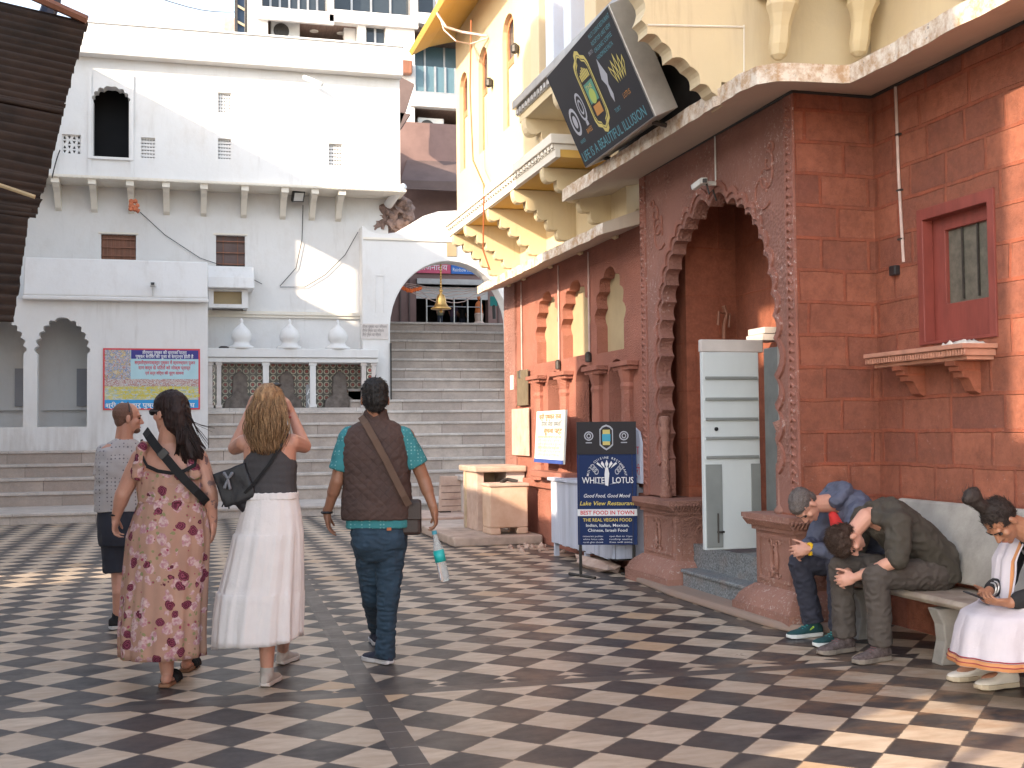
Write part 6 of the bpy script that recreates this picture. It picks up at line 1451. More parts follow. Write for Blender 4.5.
def tufts(o, parent, n, L, mat, flow, seed=1, w0=.0016, lift=.35, test=None):
    """loose short locks standing off a hair mass"""
    rng = random.Random(seed); me = o.data; org = ORG[o.name]; m = MB(); nv = len(me.vertices); k = 0
    while k < n:
        v = me.vertices[rng.randrange(nv)]; k += 1
        p = v.co+org; nn = v.normal.copy()
        if test and not test(p): continue
        fl = flow(p) if callable(flow) else flow
        d = (fl-nn*fl.dot(nn)); d = d.normalized() if d.length > .05 else nn
        d = (d+Vector((rng.uniform(-.35, .35), rng.uniform(-.35, .35), rng.uniform(-.35, .35)))).normalized(); l = L*rng.uniform(.5, 1.3)
        m.tube([p-nn*.003, p+nn*(l*lift*.6)+d*(l*.5), p+nn*(l*lift*.7)+d*l], [w0, w0*.8, w0*.2], 3)
    return m.build('loose_locks', mat, parent, smooth=True)
def person(label, base, group=None): return thing('person', label, 'person', tuple(base), group)
def strands(n, root, guide, rad, name, mats, parent, seed, sides=3, segs=9, w0=.0035):
    """long hair as tapered locks: root(i)->start, guide(start,t,rng)->point"""
    rng = random.Random(seed); m = MB()
    for i in range(n):
        s0 = root(rng); ph = rng.uniform(0, 6.28); k = rng.uniform(.85, 1.1); pts = []
        for j in range(segs+1): pts.append(guide(s0, j/segs, ph, k))
        rr = rng.uniform(.7, 1.5)*w0
        m.tube(pts, [rr*(1-.75*(j/segs)**3)+.0006 for j in range(segs+1)], sides)
    return m.build(name, mats, parent, smooth=True)
navy = m_cloth('navy_cloth', (.022, .026, .040)); black_c = m_cloth('black_cloth', (.012, .012, .014))
# ------------------------------------------------------------------ man in the quilted vest
D = DF(384, 668); p_ = lambda x, y, d=0.: PT(x, y, D+d); s = FPX/D
base = at(383, 664, Z=0)
man = person('man walking away in brown quilted vest, teal shirt and jeans holding a water bottle', base)
skin = SK['tan']
m = MB()
F, U_ = (AW-RG*.15).normalized(), UP
hc = p_(375, 399, -.02)
head(m, hc, F, U_, 1.02, p_(377, 424, 0))
loft(m, [(p_(379, 545), .10, .09), (p_(379, 530), .155, .115), (p_(379, 508), .148, .105), (p_(379, 485), .145, .105), (p_(378, 455), .170, .115), (p_(377, 435), .165, .10), (p_(377, 424), .10, .07)], RG, AW)
shL, shR = p_(348, 437), p_(406, 436); elL, elR = p_(337, 481, -.03), p_(424, 480, .02); wrL, wrR = p_(327, 513, .02), p_(434, 510, -.02)
limb(m, [shL, elL, wrL], [.052, .040, .026]); limb(m, [shR, elR, wrR], [.052, .040, .026])
capsule(m, elL, elL.lerp(wrL, .35), .042, .040); capsule(m, elR, elR.lerp(wrR, .35), .042, .040)
hand(m, wrL, (p_(330, 540, .03)-wrL), RG, AW, .35); hand(m, wrR, (p_(438, 536, 0)-wrR), -RG, AW, .62, 1., .9)
anR = at(385, 664, Z=0)+UP*.08; anL = at(377, 645, Z=0)+UP*.10
knR, knL = p_(388, 598, .04), p_(372, 596, .16)
limb(m, [p_(391, 535), knR, anR], [.08, .052, .036]); limb(m, [p_(367, 535), knL, anL], [.08, .052, .036])
organic(m, 'body', skin, man, .0055, 3)
m = MB(); A = (RG, F, UP)
ellp(m, hc+UP*.048-F*.014, (.084, .102, .085), A); ellp(m, hc-F*.045+UP*.002, (.078, .070, .082), A); ellp(m, hc-F*.058-UP*.045, (.056, .042, .042), A)
organic(m, 'hair', m_hair('black_hair', (.008, .007, .007), (.028, .024, .022), 90), man, .006, 2, wr=[(.004, 60, 3)])
tufts(bpy.data.objects['hair'], man, 900, .016, bpy.data.materials['black_hair'], -UP, 3)
# vest, quilted
vest = m_cloth('brown_quilt', (.050, .026, .020), .15)
def m_quilt():
    m, nt, bs = _nt('brown_quilted_vest'); g = N(nt, 'ShaderNodeNewGeometry').outputs['Position']
    s3 = N(nt, 'ShaderNodeSeparateXYZ'); nt.links.new(g, s3.inputs[0])
    a = Mth(nt, 'ADD', Mth(nt, 'MULTIPLY', s3.outputs[0], 16), Mth(nt, 'MULTIPLY', s3.outputs[2], 16)); b = Mth(nt, 'SUBTRACT', Mth(nt, 'MULTIPLY', s3.outputs[0], 16), Mth(nt, 'MULTIPLY', s3.outputs[2], 16))
    fa = Mth(nt, 'ABSOLUTE', Mth(nt, 'SINE', Mth(nt, 'MULTIPLY', a, PI))); fb = Mth(nt, 'ABSOLUTE', Mth(nt, 'SINE', Mth(nt, 'MULTIPLY', b, PI)))
    q = Mth(nt, 'POWER', Mth(nt, 'MINIMUM', fa, fb), .35)
    c = Mix(nt, Ramp(nt, Noise(nt, Pos(nt), 6, 5), .3, .7), (.052, .030, .025), (.075, .043, .035)); c = Mix(nt, Mth(nt, 'MULTIPLY', Mth(nt, 'LESS_THAN', q, .45), .35), c, (.03, .017, .014))
    nt.links.new(c, bs.inputs['Base Color']); bs.inputs['Roughness'].default_value = .8
    Bump(nt, bs, Mth(nt, 'ADD', q, Mth(nt, 'MULTIPLY', Noise(nt, Pos(nt), 14, 4), 1.2)), .35, .008); return m
m = MB()
loft(m, [(p_(377, 519), .212, .150), (p_(377, 512), .216, .152), (p_(377, 480), .204, .142), (p_(376, 455), .214, .140), (p_(376, 438), .205, .125), (p_(376, 428), .165, .105), (p_(376, 421), .105, .085)], RG, AW)
loft(m, [(p_(376, 424), .085, .080), (p_(376, 411, -.02), .068, .068), (p_(376, 409, -.02), .062, .060)], RG, AW)
organic(m, 'vest', m_quilt(), man, .008, 4, wr=[(.006, (9, 9, 14), 4), (-.0035, (22, 22, 30), 9)])
teal = m_dots('teal_print_shirt', (.035, .20, .22), (.16, .36, .36), 48, .25)
for nm, a, b, q in (('sleeve', p_(350, 438), p_(340, 471, -.02), .073), ('sleeve', p_(402, 438), p_(417, 466, .01), .076)):
    m = MB(); capsule(m, a, a.lerp(b, .5), q, q); m.tube([a, a.lerp(b, .5), b], [q, q*1.0, q*.98], 16); organic(m, nm, teal, man, .007, 3, wr=[(.006, 22, 5)])
m = MB(); loft(m, [(p_(379, 527), .198, .132), (p_(379, 505), .195, .125)], RG, AW); organic(m, 'shirt_hem', teal, man, .007, 2, wr=[(.008, (16, 16, 4), 2)])
jeans = m_cloth('blue_jeans', (.020, .044, .072), .3, 300)
m = MB()
loft(m, [(p_(379, 560, .02), .11, .10), (p_(379, 545), .170, .135), (p_(379, 528), .166, .125), (p_(379, 516), .155, .115)], RG, AW)
limb(m, [p_(391, 540), knR, knR.lerp(anR, .5), anR+UP*.02], [.098, .066, .057, .056]); limb(m, [p_(368, 540), knL, knL.lerp(anL, .5), anL+UP*.02], [.096, .064, .055, .053])
m.tube([knR.lerp(anR, .6), anR-UP*.035], [.058, .062], 14)
organic(m, 'jeans', jeans, man, .007, 4, wr=[(.008, (10, 10, 22), 1), (-.005, (16, 16, 34), 6)])
m = MB(); m.box(-.006, .006, -.004, .004, -.006, .006); q = p_(389, 529, -.128); m.v = [(q.x+v[0]*2.2, q.y+v[1], q.z+v[2]*1.4) for v in m.v]; m.build('patch', MA['redwire'], man)
shoe(man, anR, (AW*.75-RG*.75), 1.0, m_cloth('navy_shoe', (.02, .025, .045)), flat('sole_grey', (.48, .46, .45)))
shoe(man, anL, (AW-RG*.2), 1.0, m_cloth('navy_shoe2', (.02, .025, .045)), flat('sole_grey', (.48, .46, .45)))
m = MB(); 
for k in range(12):
    a = 2*PI*k/12; m.tube([wrL+RG*(.031*math.cos(a))+AW*(.031*math.sin(a))+UP*.004, wrL+RG*(.031*math.cos(a+.53))+AW*(.031*math.sin(a+.53))+UP*.004], .008, 5)
m.build('wristband', MA['plastic_black'], man)
# shoulder bag
bg_ = thing('shoulder_bag', 'small dark brown shoulder bag on a tan strap against the jeans', 'bag', tuple(p_(413, 536)))
bag = m_cloth('brown_leather', (.030, .016, .012), .2, 120, .5)
m = MB(); c = p_(411, 517, -.03); m.obox(c, RG, UP, AW, .125, .215, .07); o = m.build('bag_body', bag, bg_, bev=.02)
m = MB(); m.obox(c-AW*.038+UP*.04, RG, UP, AW, .13, .11, .012); m.build('flap', bag, bg_, bev=.006)
Q_ = [(361, 417, -.05), (366, 424, -.105), (375, 440, -.150), (386, 460, -.158), (396, 480, -.156), (404, 496, -.15), (409, 505, -.12)]
pts = [p_(*q) for q in Q_]; pts2 = []
for i in range(len(pts)-1):
    for k in range(4): pts2.append(pts[i].lerp(pts[i+1], k/4))
pts2.append(pts[-1]); strap(pts2, [(-AW-RG*.1+UP*.2) for _ in pts2], .040, .006, 'strap', m_cloth('tan_webbing', (.115, .070, .048), .1, 300), bg_)
# water bottle
q0, q1 = p_(434.5, 533, .0), p_(445, 581, -.02); bt = thing('water_bottle', 'clear plastic water bottle with a turquoise label held by the man in the vest', 'bottle', tuple(q1))
d = (q1-q0).normalized(); Lb = (q1-q0).length
def m_pet():
    m, nt, bs = _nt('clear_plastic'); bs.inputs['Base Color'].default_value = (.85, .9, .9, 1); bs.inputs['Roughness'].default_value = .12; bs.inputs['Transmission Weight'].default_value = .75; bs.inputs['IOR'].default_value = 1.2; return m
m = MB(); m.tube([q0-d*.0, q0+d*.02, q0+d*.05, q0+d*.10, q0+d*.145, q0+d*(Lb*.62), q0+d*(Lb*.64), q0+d*(Lb*.94), q1], [.013, .014, .018, .030, .032, .032, .030, .032, .026], 18); m.build('bottle_body', m_pet(), bt, smooth=True)
m = MB(); m.tube([q0+d*(Lb*.36), q0+d*(Lb*.60)], [.0335, .0335], 18); m.build('label', flat('turquoise', (.02, .42, .40), .4), bt, smooth=True)
m = MB(); m.tube([q0-d*.014, q0+d*.008], [.016, .016], 12); m.build('cap', flat('cap_blue', (.05, .3, .4), .4), bt)
# ------------------------------------------------------------------ woman in the floral dress
D = DF(168, 686); base = at(170, 684, Z=0)
wm = person('dark-haired woman walking away in a long pink floral dress', base)
F = (AW*.55-RG*.83).normalized(); hc = p_(169, 413, -.02)
m = MB(); head(m, hc, F, UP, .98, p_(168, 446))
back = [(p_(170, 560), .15, .14), (p_(170, 535), .20, .165), (p_(171, 515), .185, .15), (p_(172, 497), .165, .130), (p_(171, 478), .170, .125), (p_(170, 462), .168, .110), (p_(169, 452), .125, .085), (p_(168, 444), .075, .065)]
loft(m, back, RG, AW)
shL, shR = p_(141, 458), p_(198, 458); elL, elR = p_(123, 494, -.02), p_(210, 492, -.02); wrL, wrR = p_(116, 517, .03), p_(213, 521, .02)
limb(m, [shL, shL.lerp(elL, .4), elL, wrL], [.056, .054, .043, .027]); limb(m, [shR, shR.lerp(elR, .4), elR, wrR], [.056, .054, .042, .027])
capsule(m, p_(158, 450), shL, .045, .050); capsule(m, p_(180, 450), shR, .045, .050)
capsule(m, elL, elL.lerp(wrL, .4), .045, .040); capsule(m, elR, elR.lerp(wrR, .4), .044, .040)
hand(m, wrL, (p_(114, 537, .05)-wrL), RG, AW, .6, .95); hand(m, wrR, (p_(214, 542, .04)-wrR), -RG, AW, .3, .95)
anL = at(167, 686, Z=0)+UP*.075; anR = at(187, 671, Z=0)+UP*.085
limb(m, [p_(160, 545), p_(163, 610, .05), p_(165, 640), anL], [.10, .065, .058, .036]); limb(m, [p_(182, 545), p_(184, 605, .1), p_(186, 640, .12), anR], [.10, .065, .056, .036])
for a, dr_ in ((anL, AW), (anR, AW)):
    ellp(m, Vector((a.x, a.y, .045))-AW*.01, (.032, .045, .035), (RG, AW, UP)); ellp(m, Vector((a.x, a.y, .030))+AW*.09, (.040, .085, .022), (RG, AW, UP))
wtat = m_skin('fair_skin_tattooed', (.52, .27, .19), marks=(tuple(elR.lerp(wrR, .2)), .24))
organic(m, 'body', wtat, wm, .0055, 3)
flor = m_floral()
def skirt(rows, n, folds, amp, name, mat, parent, lat, fwd, th=.004, seed=0, k=3, hem=None, fine=1.2):
    """rows: (centre, rx, ry); folds grow towards the hem"""
    rg = []; tot = len(rows)-1; R_ = []
    for i in range(tot):
        for q in range(k):
            t = q/k; a, b = rows[i], rows[i+1]; R_.append((a[0].lerp(b[0], t), a[1]*(1-t)+b[1]*t, a[2]*(1-t)+b[2]*t))
    R_.append(rows[-1]); M_ = len(R_)-1
    for i, (c, a, b) in enumerate(R_):
        t = i/M_; row = []
        for j in range(n):
            an = 2*PI*j/n
            w_ = (.22*noise.noise(Vector((math.cos(an)*16, math.sin(an)*16, t*3+seed)))+.12*noise.noise(Vector((math.cos(an)*30, math.sin(an)*30, t*9+seed))))*fine+math.sin(an*folds+seed+1.2*math.sin(an*2+seed))*.6+math.sin(an*folds*1.7+2*seed)*.3+.5*noise.noise(Vector((math.cos(an)*2.5, math.sin(an)*2.5+seed, t*2.2)))
            g_ = 1+amp*w_*(.15+.85*t)
            p = c+lat*(a*math.cos(an)*g_)+fwd*(b*math.sin(an)*g_)
            if hem and i == M_: p = p+UP*hem(an)
            row.append(p)
        rg.append(row)
    m = MB(); m.rings(rg, cap=False); o = m.build(name, mat, parent, smooth=True); md = o.modifiers.new('s', 'SOLIDIFY'); md.thickness = th; return o
rows = [(p_(172, 482), .183, .140), (p_(172, 498), .178, .138), (p_(171, 515), .205, .165), (p_(169, 535), .232, .185), (p_(167, 565), .235, .19), (p_(165, 600), .238, .20), (p_(163, 630), .240, .21), (p_(163, 655), .238, .21)]
skirt(rows, 150, 13, .055, 'dress_skirt', flor, wm, RG, AW, seed=1.3, k=4)
m = MB(); loft(m, [(p_(172, 502), .184, .143), (p_(171, 485), .186, .142), (p_(171, 475), .182, .134), (p_(171, 471), .176, .128)], RG, AW); organic(m, 'bodice', flor, wm, .007, 2, wr=[(.010, (30, 30, 6), 2)])
for a, b in ((p_(142, 474), p_(146, 450)), (p_(199, 474), p_(193, 450))):
    m = MB(); 
    for dd in (-.09, -.03, .05): capsule(m, a+AW*dd, b+AW*(dd*.75)+UP*.018, .036, .032)
    organic(m, 'shoulder_frill', flor, wm, .007, 3, wr=[(.010, 30, 7)])
# black straps of the top underneath
bm_ = m_cloth('black_elastic', (.008, .008, .009))
def backband(pxs, w_, nm, parent, mat, lift=-.125):
    pts = [p_(x, y, d) for x, y, d in pxs]; P2_ = []
    for i in range(len(pts)-1):
        for k in range(4): P2_.append(pts[i].lerp(pts[i+1], k/4))
    P2_.append(pts[-1]); return strap(P2_, [-AW for _ in P2_], w_, .006, nm, mat, parent)
backband([(147, 466, -.112), (158, 471, -.128), (171, 473, -.134), (184, 471, -.130), (195, 465, -.112)], .020, 'top_band', wm, bm_)
backband([(142, 440, -.03), (141, 450, -.075), (144, 460, -.100), (148, 467, -.112)], .013, 'top_strap', wm, bm_); backband([(196, 440, -.03), (197, 452, -.08), (195, 466, -.112)], .013, 'top_strap', wm, bm_)
for a, an_ in ((anL, 0), (anR, 0)):
    m = MB(); h = Vector((a.x, a.y, 0)); out = [(-.06, .025), (-.05, .034), (0, .036), (.08, .042), (.14, .043), (.19, .03), (.205, .012)]
    lo = [h+AW*t+RG*w_ for t, w_ in out]+[h+AW*t-RG*w_ for t, w_ in reversed(out)]
    m.rings([[q+UP*.003 for q in lo], [q+UP*.022 for q in lo]]); sd_ = m.build('sandal', flat('tan_sole', (.25, .12, .06)), wm, bev=.003)
    m = MB(); 
    for t in (.05, .09, .13): 
        for k in range(8): b0 = PI*k/8; b1 = PI*(k+1)/8; capsule(m, h+AW*t+RG*(.043*math.cos(b0))+UP*(.02+.042*math.sin(b0)), h+AW*t+RG*(.043*math.cos(b1))+UP*(.02+.042*math.sin(b1)), .014, .014, 6)
    organic(m, 'sandal_strap', bm_, sd_, .006, 2)
# hair: mass plus windblown locks
hb = m_hair('dark_brown_hair', (.010, .006, .006), (.035, .018, .016), 80)
m = MB(); r_h = F.cross(UP)
ellp(m, hc+UP*.042-F*.020, (.090, .106, .092), (r_h, F, UP)); ellp(m, hc-F*.06-UP*.02, (.080, .070, .10), (r_h, F, UP)); capsule(m, hc-F*.07+UP*.0, p_(186, 438, -.07), .075, .045); capsule(m, p_(186, 436, -.08), p_(192, 456, -.10), .045, .022)
organic(m, 'hair', hb, wm, .007, 3, wr=[(.010, (20, 20, 8), 3), (-.005, (60, 60, 14), 8)])
def root(rg): 
    a = rg.uniform(0, 2*PI); b = rg.uniform(.1, 1.); return hc+UP*(.05+.05*(1-b))-F*.02+(r_h*math.cos(a)+F*math.sin(a))*(.085*b)-F*.02
def gd(s0, t, ph, k):
    e_ = p_(190+22*math.sin(ph)*.75, 452+10*math.cos(ph), -.11-.03*math.sin(ph*2)); mid = p_(181, 418, -.10)+Vector((0, 0, .02))*math.sin(ph)
    a = s0.lerp(mid, min(1, t*1.9)) if t < .5 else mid.lerp(e_, (t-.5)*2)
    b = s0.lerp(e_, t); q = a.lerp(b, .35+.2*math.sin(ph))
    return q+RG*(.012*math.sin(ph*3+t*7)*t)+UP*(.012*math.sin(ph*5+t*6)*t)*k
strands(260, root, gd, 0, 'hair_locks', hb, wm, 3, segs=8, w0=.0038)
def gd2(s0, t, ph, k):
    e_ = p_(206+9*math.sin(ph), 436+8*math.cos(ph*2), -.12); mid = p_(190, 418, -.11)
    return s0.lerp(mid, t*2) if t < .5 else mid.lerp(e_, (t-.5)*2)+UP*(.015*math.sin(ph+t*5))
strands(16, root, gd2, 0, 'flyaway_locks', hb, wm, 5, segs=7, w0=.0016)
m = MB(); capsule(m, hc+F*.09+r_h*-.0+UP*.012, hc+F*.095+UP*.012, .016, .016); 
for k in (-1, 1): m.tube([hc+F*.095+r_h*k*.06+UP*.012, hc+r_h*k*.082+UP*.010-F*.01], .004, 6); ellp(m, hc+F*.098+r_h*k*.034+UP*.006, (.026, .006, .020), (r_h, F, UP))
m.build('sunglasses', MA['plastic_black'], wm)
# cross-body strap, bag hidden at the front
sb2 = thing('crossbody_strap', 'wide black crossbody bag strap over the bare back of the woman in the floral dress', 'bag strap', tuple(p_(172, 470, -.15)))
pts = [p_(*q) for q in ((146, 431, .02), (149, 436, -.05), (156, 446, -.100), (166, 458, -.140), (176, 470, -.150), (186, 481, -.156), (196, 491, -.142), (204, 499, -.09), (207, 503, -.02))]; P2_ = []
for i in range(len(pts)-1):
    for k in range(4): P2_.append(pts[i].lerp(pts[i+1], k/4))
P2_.append(pts[-1]); strap(P2_, [-AW+RG*.25*(i/len(P2_)) for i in range(len(P2_))], .048, .007, 'webbing', bm_, sb2)
m = MB(); c = p_(163, 454, -.135); m.obox(c, (RG-UP).normalized(), (RG+UP).normalized(), AW, .045, .056, .02); m.build('buckle', MA['plastic_black'], sb2, bev=.004)
m = MB(); 
for k in range(12): a = 2*PI*k/12; m.tube([wrL+UP*.012+RG*(.032*math.cos(a))+AW*(.032*math.sin(a)), wrL+UP*.012+RG*(.032*math.cos(a+.53))+AW*(.032*math.sin(a+.53))], .006, 5)
m.build('bracelet', bm_, wm)
# ------------------------------------------------------------------ blonde woman with raised arms
D = DF(268, 686); base = at(272, 682, Z=0)
bl = person('blonde woman in charcoal tank top and white skirt raising both arms to her face', base)
F = AW; hc = p_(269, 407, .02)
m = MB(); head(m, hc, F, UP, .97, p_(269, 437))
loft(m, [(p_(271, 545), .14, .12), (p_(271, 520), .170, .135), (p_(271, 500), .145, .108), (p_(271, 484), .132, .100), (p_(270, 462), .145, .105), (p_(270, 446), .150, .095), (p_(270, 438), .110, .075), (p_(269, 432), .06, .055)], RG, AW)
shL, shR = p_(244, 443), p_(292, 442); elL, elR = p_(235, 448, .16), p_(304, 446, .12); wrL, wrR = p_(249, 412, .22), p_(292, 414, .20)
limb(m, [shL, elL, wrL], [.050, .041, .025]); limb(m, [shR, elR, wrR], [.050, .042, .025]); capsule(m, p_(262, 440), shL, .045, .045); capsule(m, p_(280, 440), shR, .045, .045)
hand(m, wrL, p_(253, 392, .23)-wrL, RG, AW, .5, .95); hand(m, wrR, p_(285, 393, .20)-wrR, -RG, AW, .5, .95)
anL = at(267, 686, Z=0)+UP*.08; anR = at(283, 664, Z=0)+UP*.09
limb(m, [p_(262, 535), p_(265, 600, .03), p_(267, 635), anL], [.095, .058, .052, .034]); limb(m, [p_(283, 535), p_(284, 596, .08), p_(284, 625, .15), anR], [.095, .058, .052, .034])
organic(m, 'body', SK['fair'], bl, .0055, 3)
char = m_cloth('charcoal_rib', (.050, .047, .050), .08, 350)
m = MB(); loft(m, [(p_(271, 494), .148, .112), (p_(271, 482), .142, .110), (p_(270, 464), .153, .113), (p_(270, 455), .132, .118), (p_(270, 446), .085, .120), (p_(270, 437), .072, .098), (p_(269, 432), .066, .080)], RG, AW)
organic(m, 'tank_top', char, bl, .006, 2, wr=[(.003, (8, 8, 40), 5)])
wht = m_cloth('white_gauze', (.70, .66, .64), .04, 300, .9, .5)
rows = [(p_(271, 493), .150, .115), (p_(271, 500), .156, .122), (p_(271, 515), .172, .142), (p_(270, 532), .190, .158), (p_(269, 534), .196, .164), (p_(266, 560), .214, .18), (p_(262, 590), .236, .20), (p_(261, 592), .242, .205), (p_(259, 618), .250, .215), (p_(258, 641), .252, .22)]
skirt(rows, 160, 11, .050, 'skirt', wht, bl, RG, AW, seed=2.2, k=4, fine=2.6, hem=lambda a: .045*math.cos(a)+.02*math.sin(a*2))
m = MB(); loft(m, [(p_(271, 499), .157, .122), (p_(271, 492), .151, .117)], RG, AW); organic(m, 'waistband', wht, bl, .006, 1, wr=[(.005, (60, 60, 4), 1)])
crm = m_cloth('cream_canvas', (.42, .38, .34)); 
shoe(bl, anL, AW*.95+RG*.1, .92, crm, flat('sole_cream', (.5, .46, .42))); shoe(bl, anR, AW*.95+RG*.25, .92, crm, flat('sole_cream', (.5, .46, .42)))
hh_ = m_hair('blonde_hair', (.11, .052, .024), (.46, .28, .14), 75, (1, 1, .10)); r_h = RG
m = MB(); ellp(m, hc+UP*.045-F*.015, (.084, .100, .090), (RG, F, UP)); ellp(m, hc-F*.045-UP*.05, (.078, .055, .10), (RG, F, UP)); ellp(m, p_(268, 426, -.06), (.060, .035, .07), (RG, F, UP))
organic(m, 'hair', hh_, bl, .007, 3, wr=[(.010, (26, 26, 7), 3), (-.006, (60, 60, 12), 8)])
def root(rg):
    a = rg.uniform(PI*.95, PI*2.05); b = rg.uniform(.25, 1.); return hc+UP*(.045+.09*(1-b*b)**.5)+(RG*math.cos(a)+F*math.sin(a))*(.087*b)
def gd(s0, t, ph, k):
    x = (s0-hc).dot(RG)/.094; e_ = p_(267+16*x+5*math.sin(ph), 447+9*math.sin(ph*2)-4*abs(x), -.120+.03*abs(x)+.02*math.sin(ph*3)); q = s0.lerp(e_, t)
    out = math.sin(PI*t)*(.040+.018*math.sin(ph*5))
    return q-F*out+RG*(x*.030*math.sin(PI*t))+RG*(.016*math.sin(t*11*k+ph)*t)+F*(.014*math.cos(t*10*k+ph*2)*t)
strands(760, root, gd, 0, 'hair_locks', hh_, bl, 9, segs=13, w0=.0024)
m = MB(); ellp(m, hc+UP*.125+RG*.045-F*.01, (.028, .02, .012), (RG, F, UP)); m.tube([hc+UP*.12+RG*.02, hc+UP*.13+RG*.07], .007, 6); m.build('hair_clip', MA['plastic_black'], bl)
m = MB()
for k in range(12): a = 2*PI*k/12; m.tube([wrR-UP*.02+RG*(.030*math.cos(a))+AW*(.030*math.sin(a)), wrR-UP*.02+RG*(.030*math.cos(a+.53))+AW*(.030*math.sin(a+.53))], .006, 5)
m.build('red_bracelet', flat('red_thread', (.35, .03, .02)), bl)
bb = thing('black_handbag', 'soft black handbag with a pale bow slung at the hip of the blonde woman', 'bag', tuple(p_(234, 508)))
m = MB(); c = p_(236, 485, -.06); m.obox(c, (RG+UP*.35).normalized(), (UP-RG*.35).normalized(), AW, .19, .20, .09); capsule(m, p_(226, 480, -.06), p_(246, 508, -.05), .05, .035)
organic(m, 'bag_body', m_cloth('black_nylon', (.010, .010, .013), .2, 200, .55), bb, .008, 5, wr=[(.008, 14, 2)])
pts = [p_(*q) for q in ((289, 428, .0), (286, 437, -.09), (279, 449, -.115), (268, 466, -.125), (256, 481, -.125), (246, 492, -.11), (242, 498, -.09))]; P2_ = []
for i in range(len(pts)-1):
    for k in range(4): P2_.append(pts[i].lerp(pts[i+1], k/4))
P2_.append(pts[-1]); strap(P2_, [-AW for _ in P2_], .016, .006, 'strap', bm_, bb)
m = MB(); q = p_(228, 479, -.13)
for a, b in ((-.02, .03), (.022, .03), (-.018, -.045), (.010, -.05)): capsule(m, q, q+RG*a+UP*b, .006, .010, 8)
m.build('bow', flat('pale_grey', (.16, .17, .19)), bb, smooth=True)
m = MB(); m.tube([p_(226, 498, -.07), p_(222, 507, -.08)], .004, 5); m.tube([p_(228, 499, -.07), p_(229, 509, -.08)], .004, 5); m.build('tassel', bm_, bb)
# ------------------------------------------------------------------ man with shaved head and shorts
D = 8.55; q_ = p_(122, 600); base = Vector((q_.x, q_.y, 0))
sm_ = person('man with cropped head, patterned grey shirt and dark shorts beyond the floral dress', base)
F = (RG*.86+AW*.42-UP*.05).normalized(); hc = p_(128, 418, .0)
m = MB(); head(m, hc, F, UP, .98, p_(124, 440), .058)
loft(m, [(p_(122, 540), .14, .12), (p_(121, 520), .160, .125), (p_(121, 490), .165, .13), (p_(123, 462), .175, .115), (p_(124, 447), .155, .09), (p_(124, 440), .08, .07)], (RG*.9+AW*.4).normalized(), (AW*.9-RG*.4).normalized())
shL = p_(105, 453, .02); elL = p_(102, 480, -.04); wrL = p_(110, 503, .10)
limb(m, [shL, elL, wrL], [.052, .042, .027]); hand(m, wrL, p_(114, 516, .14)-wrL, RG, AW, .5)
shR = p_(144, 453, .05); elR = p_(150, 482, .05); wrR = p_(146, 505, .15); limb(m, [shR, elR, wrR], [.052, .042, .027]); hand(m, wrR, -UP, -RG, AW, .5)
gL = Vector((p_(118, 600).x, p_(118, 600).y, 0)); gR = Vector((p_(134, 600, .25).x, p_(134, 600, .25).y, 0))
limb(m, [p_(115, 535), p_(119, 573, .03), p_(120, 592, -.02), gL+UP*.08], [.08, .058, .056, .036]); limb(m, [p_(131, 535), p_(133, 575, .1), gR+UP*.08], [.08, .055, .036])
organic(m, 'body', SK['fair'], sm_, .006, 3)
A = (F.cross(UP).normalized(), F, UP)
m = MB(); ellp(m, hc+UP*.028-F*.020, (.0755, .094, .088), A); ellp(m, hc-F*.05-UP*.02, (.062, .048, .06), A); organic(m, 'cropped_hair', m_hair('brown_crop', (.13, .065, .045), (.20, .11, .08), 150, (1, 1, 1)), sm_, .006, 2)
m = MB(); ellp(m, hc+F*.055-UP*.088, (.040, .034, .024), A); organic(m, 'beard', m_hair('beard', (.10, .05, .03), (.16, .09, .06), 150, (1, 1, 1)), sm_, .006, 2)
face_bits(hc, F, UP, .98, sm_, flat('brow', (.08, .04, .03)))
m = MB(); m.tube([hc+UP*.045+A[0]*.08, hc+UP*.10+A[0]*.045-F*.0, hc+UP*.118, hc+UP*.10-A[0]*.045, hc+UP*.045-A[0]*.08], .004, 6); m.build('glasses_cord', MA['plastic_black'], sm_)
m = MB(); la, fa = (RG*.9+AW*.4).normalized(), (AW*.9-RG*.4).normalized()
loft(m, [(p_(120, 511), .182, .145), (p_(120, 490), .182, .145), (p_(122, 465), .188, .138), (p_(123, 451), .175, .112), (p_(124, 443), .115, .085), (p_(125, 439), .07, .066)], la, fa)
capsule(m, shL+UP*.0, shL.lerp(elL, .45), .070, .066); m.tube([shL.lerp(elL, .3), shL.lerp(elL, .85)], [.066, .068], 14); m.tube([shR, shR.lerp(elR, .85)], [.064, .066], 14)
organic(m, 'shirt', m_dots('grey_print_shirt', (.42, .40, .40), (.16, .15, .17), 36, .24), sm_, .007, 4, wr=[(.007, (12, 12, 18), 4)])
m = MB(); loft(m, [(p_(121, 545), .155, .13), (p_(121, 525), .172, .14), (p_(121, 508), .165, .13)], la, fa); m.tube([p_(114, 535), p_(117, 571, .02)], [.095, .098], 14); m.tube([p_(131, 535), p_(133, 571, .08)], [.095, .098], 14)
organic(m, 'shorts', navy, sm_, .007, 4, wr=[(.007, 14, 4)])
shoe(sm_, gL, F, 1., black_c, flat('sole_grey', (.48, .46, .45))); shoe(sm_, gR, F, 1., black_c, flat('sole_grey', (.48, .46, .45)))
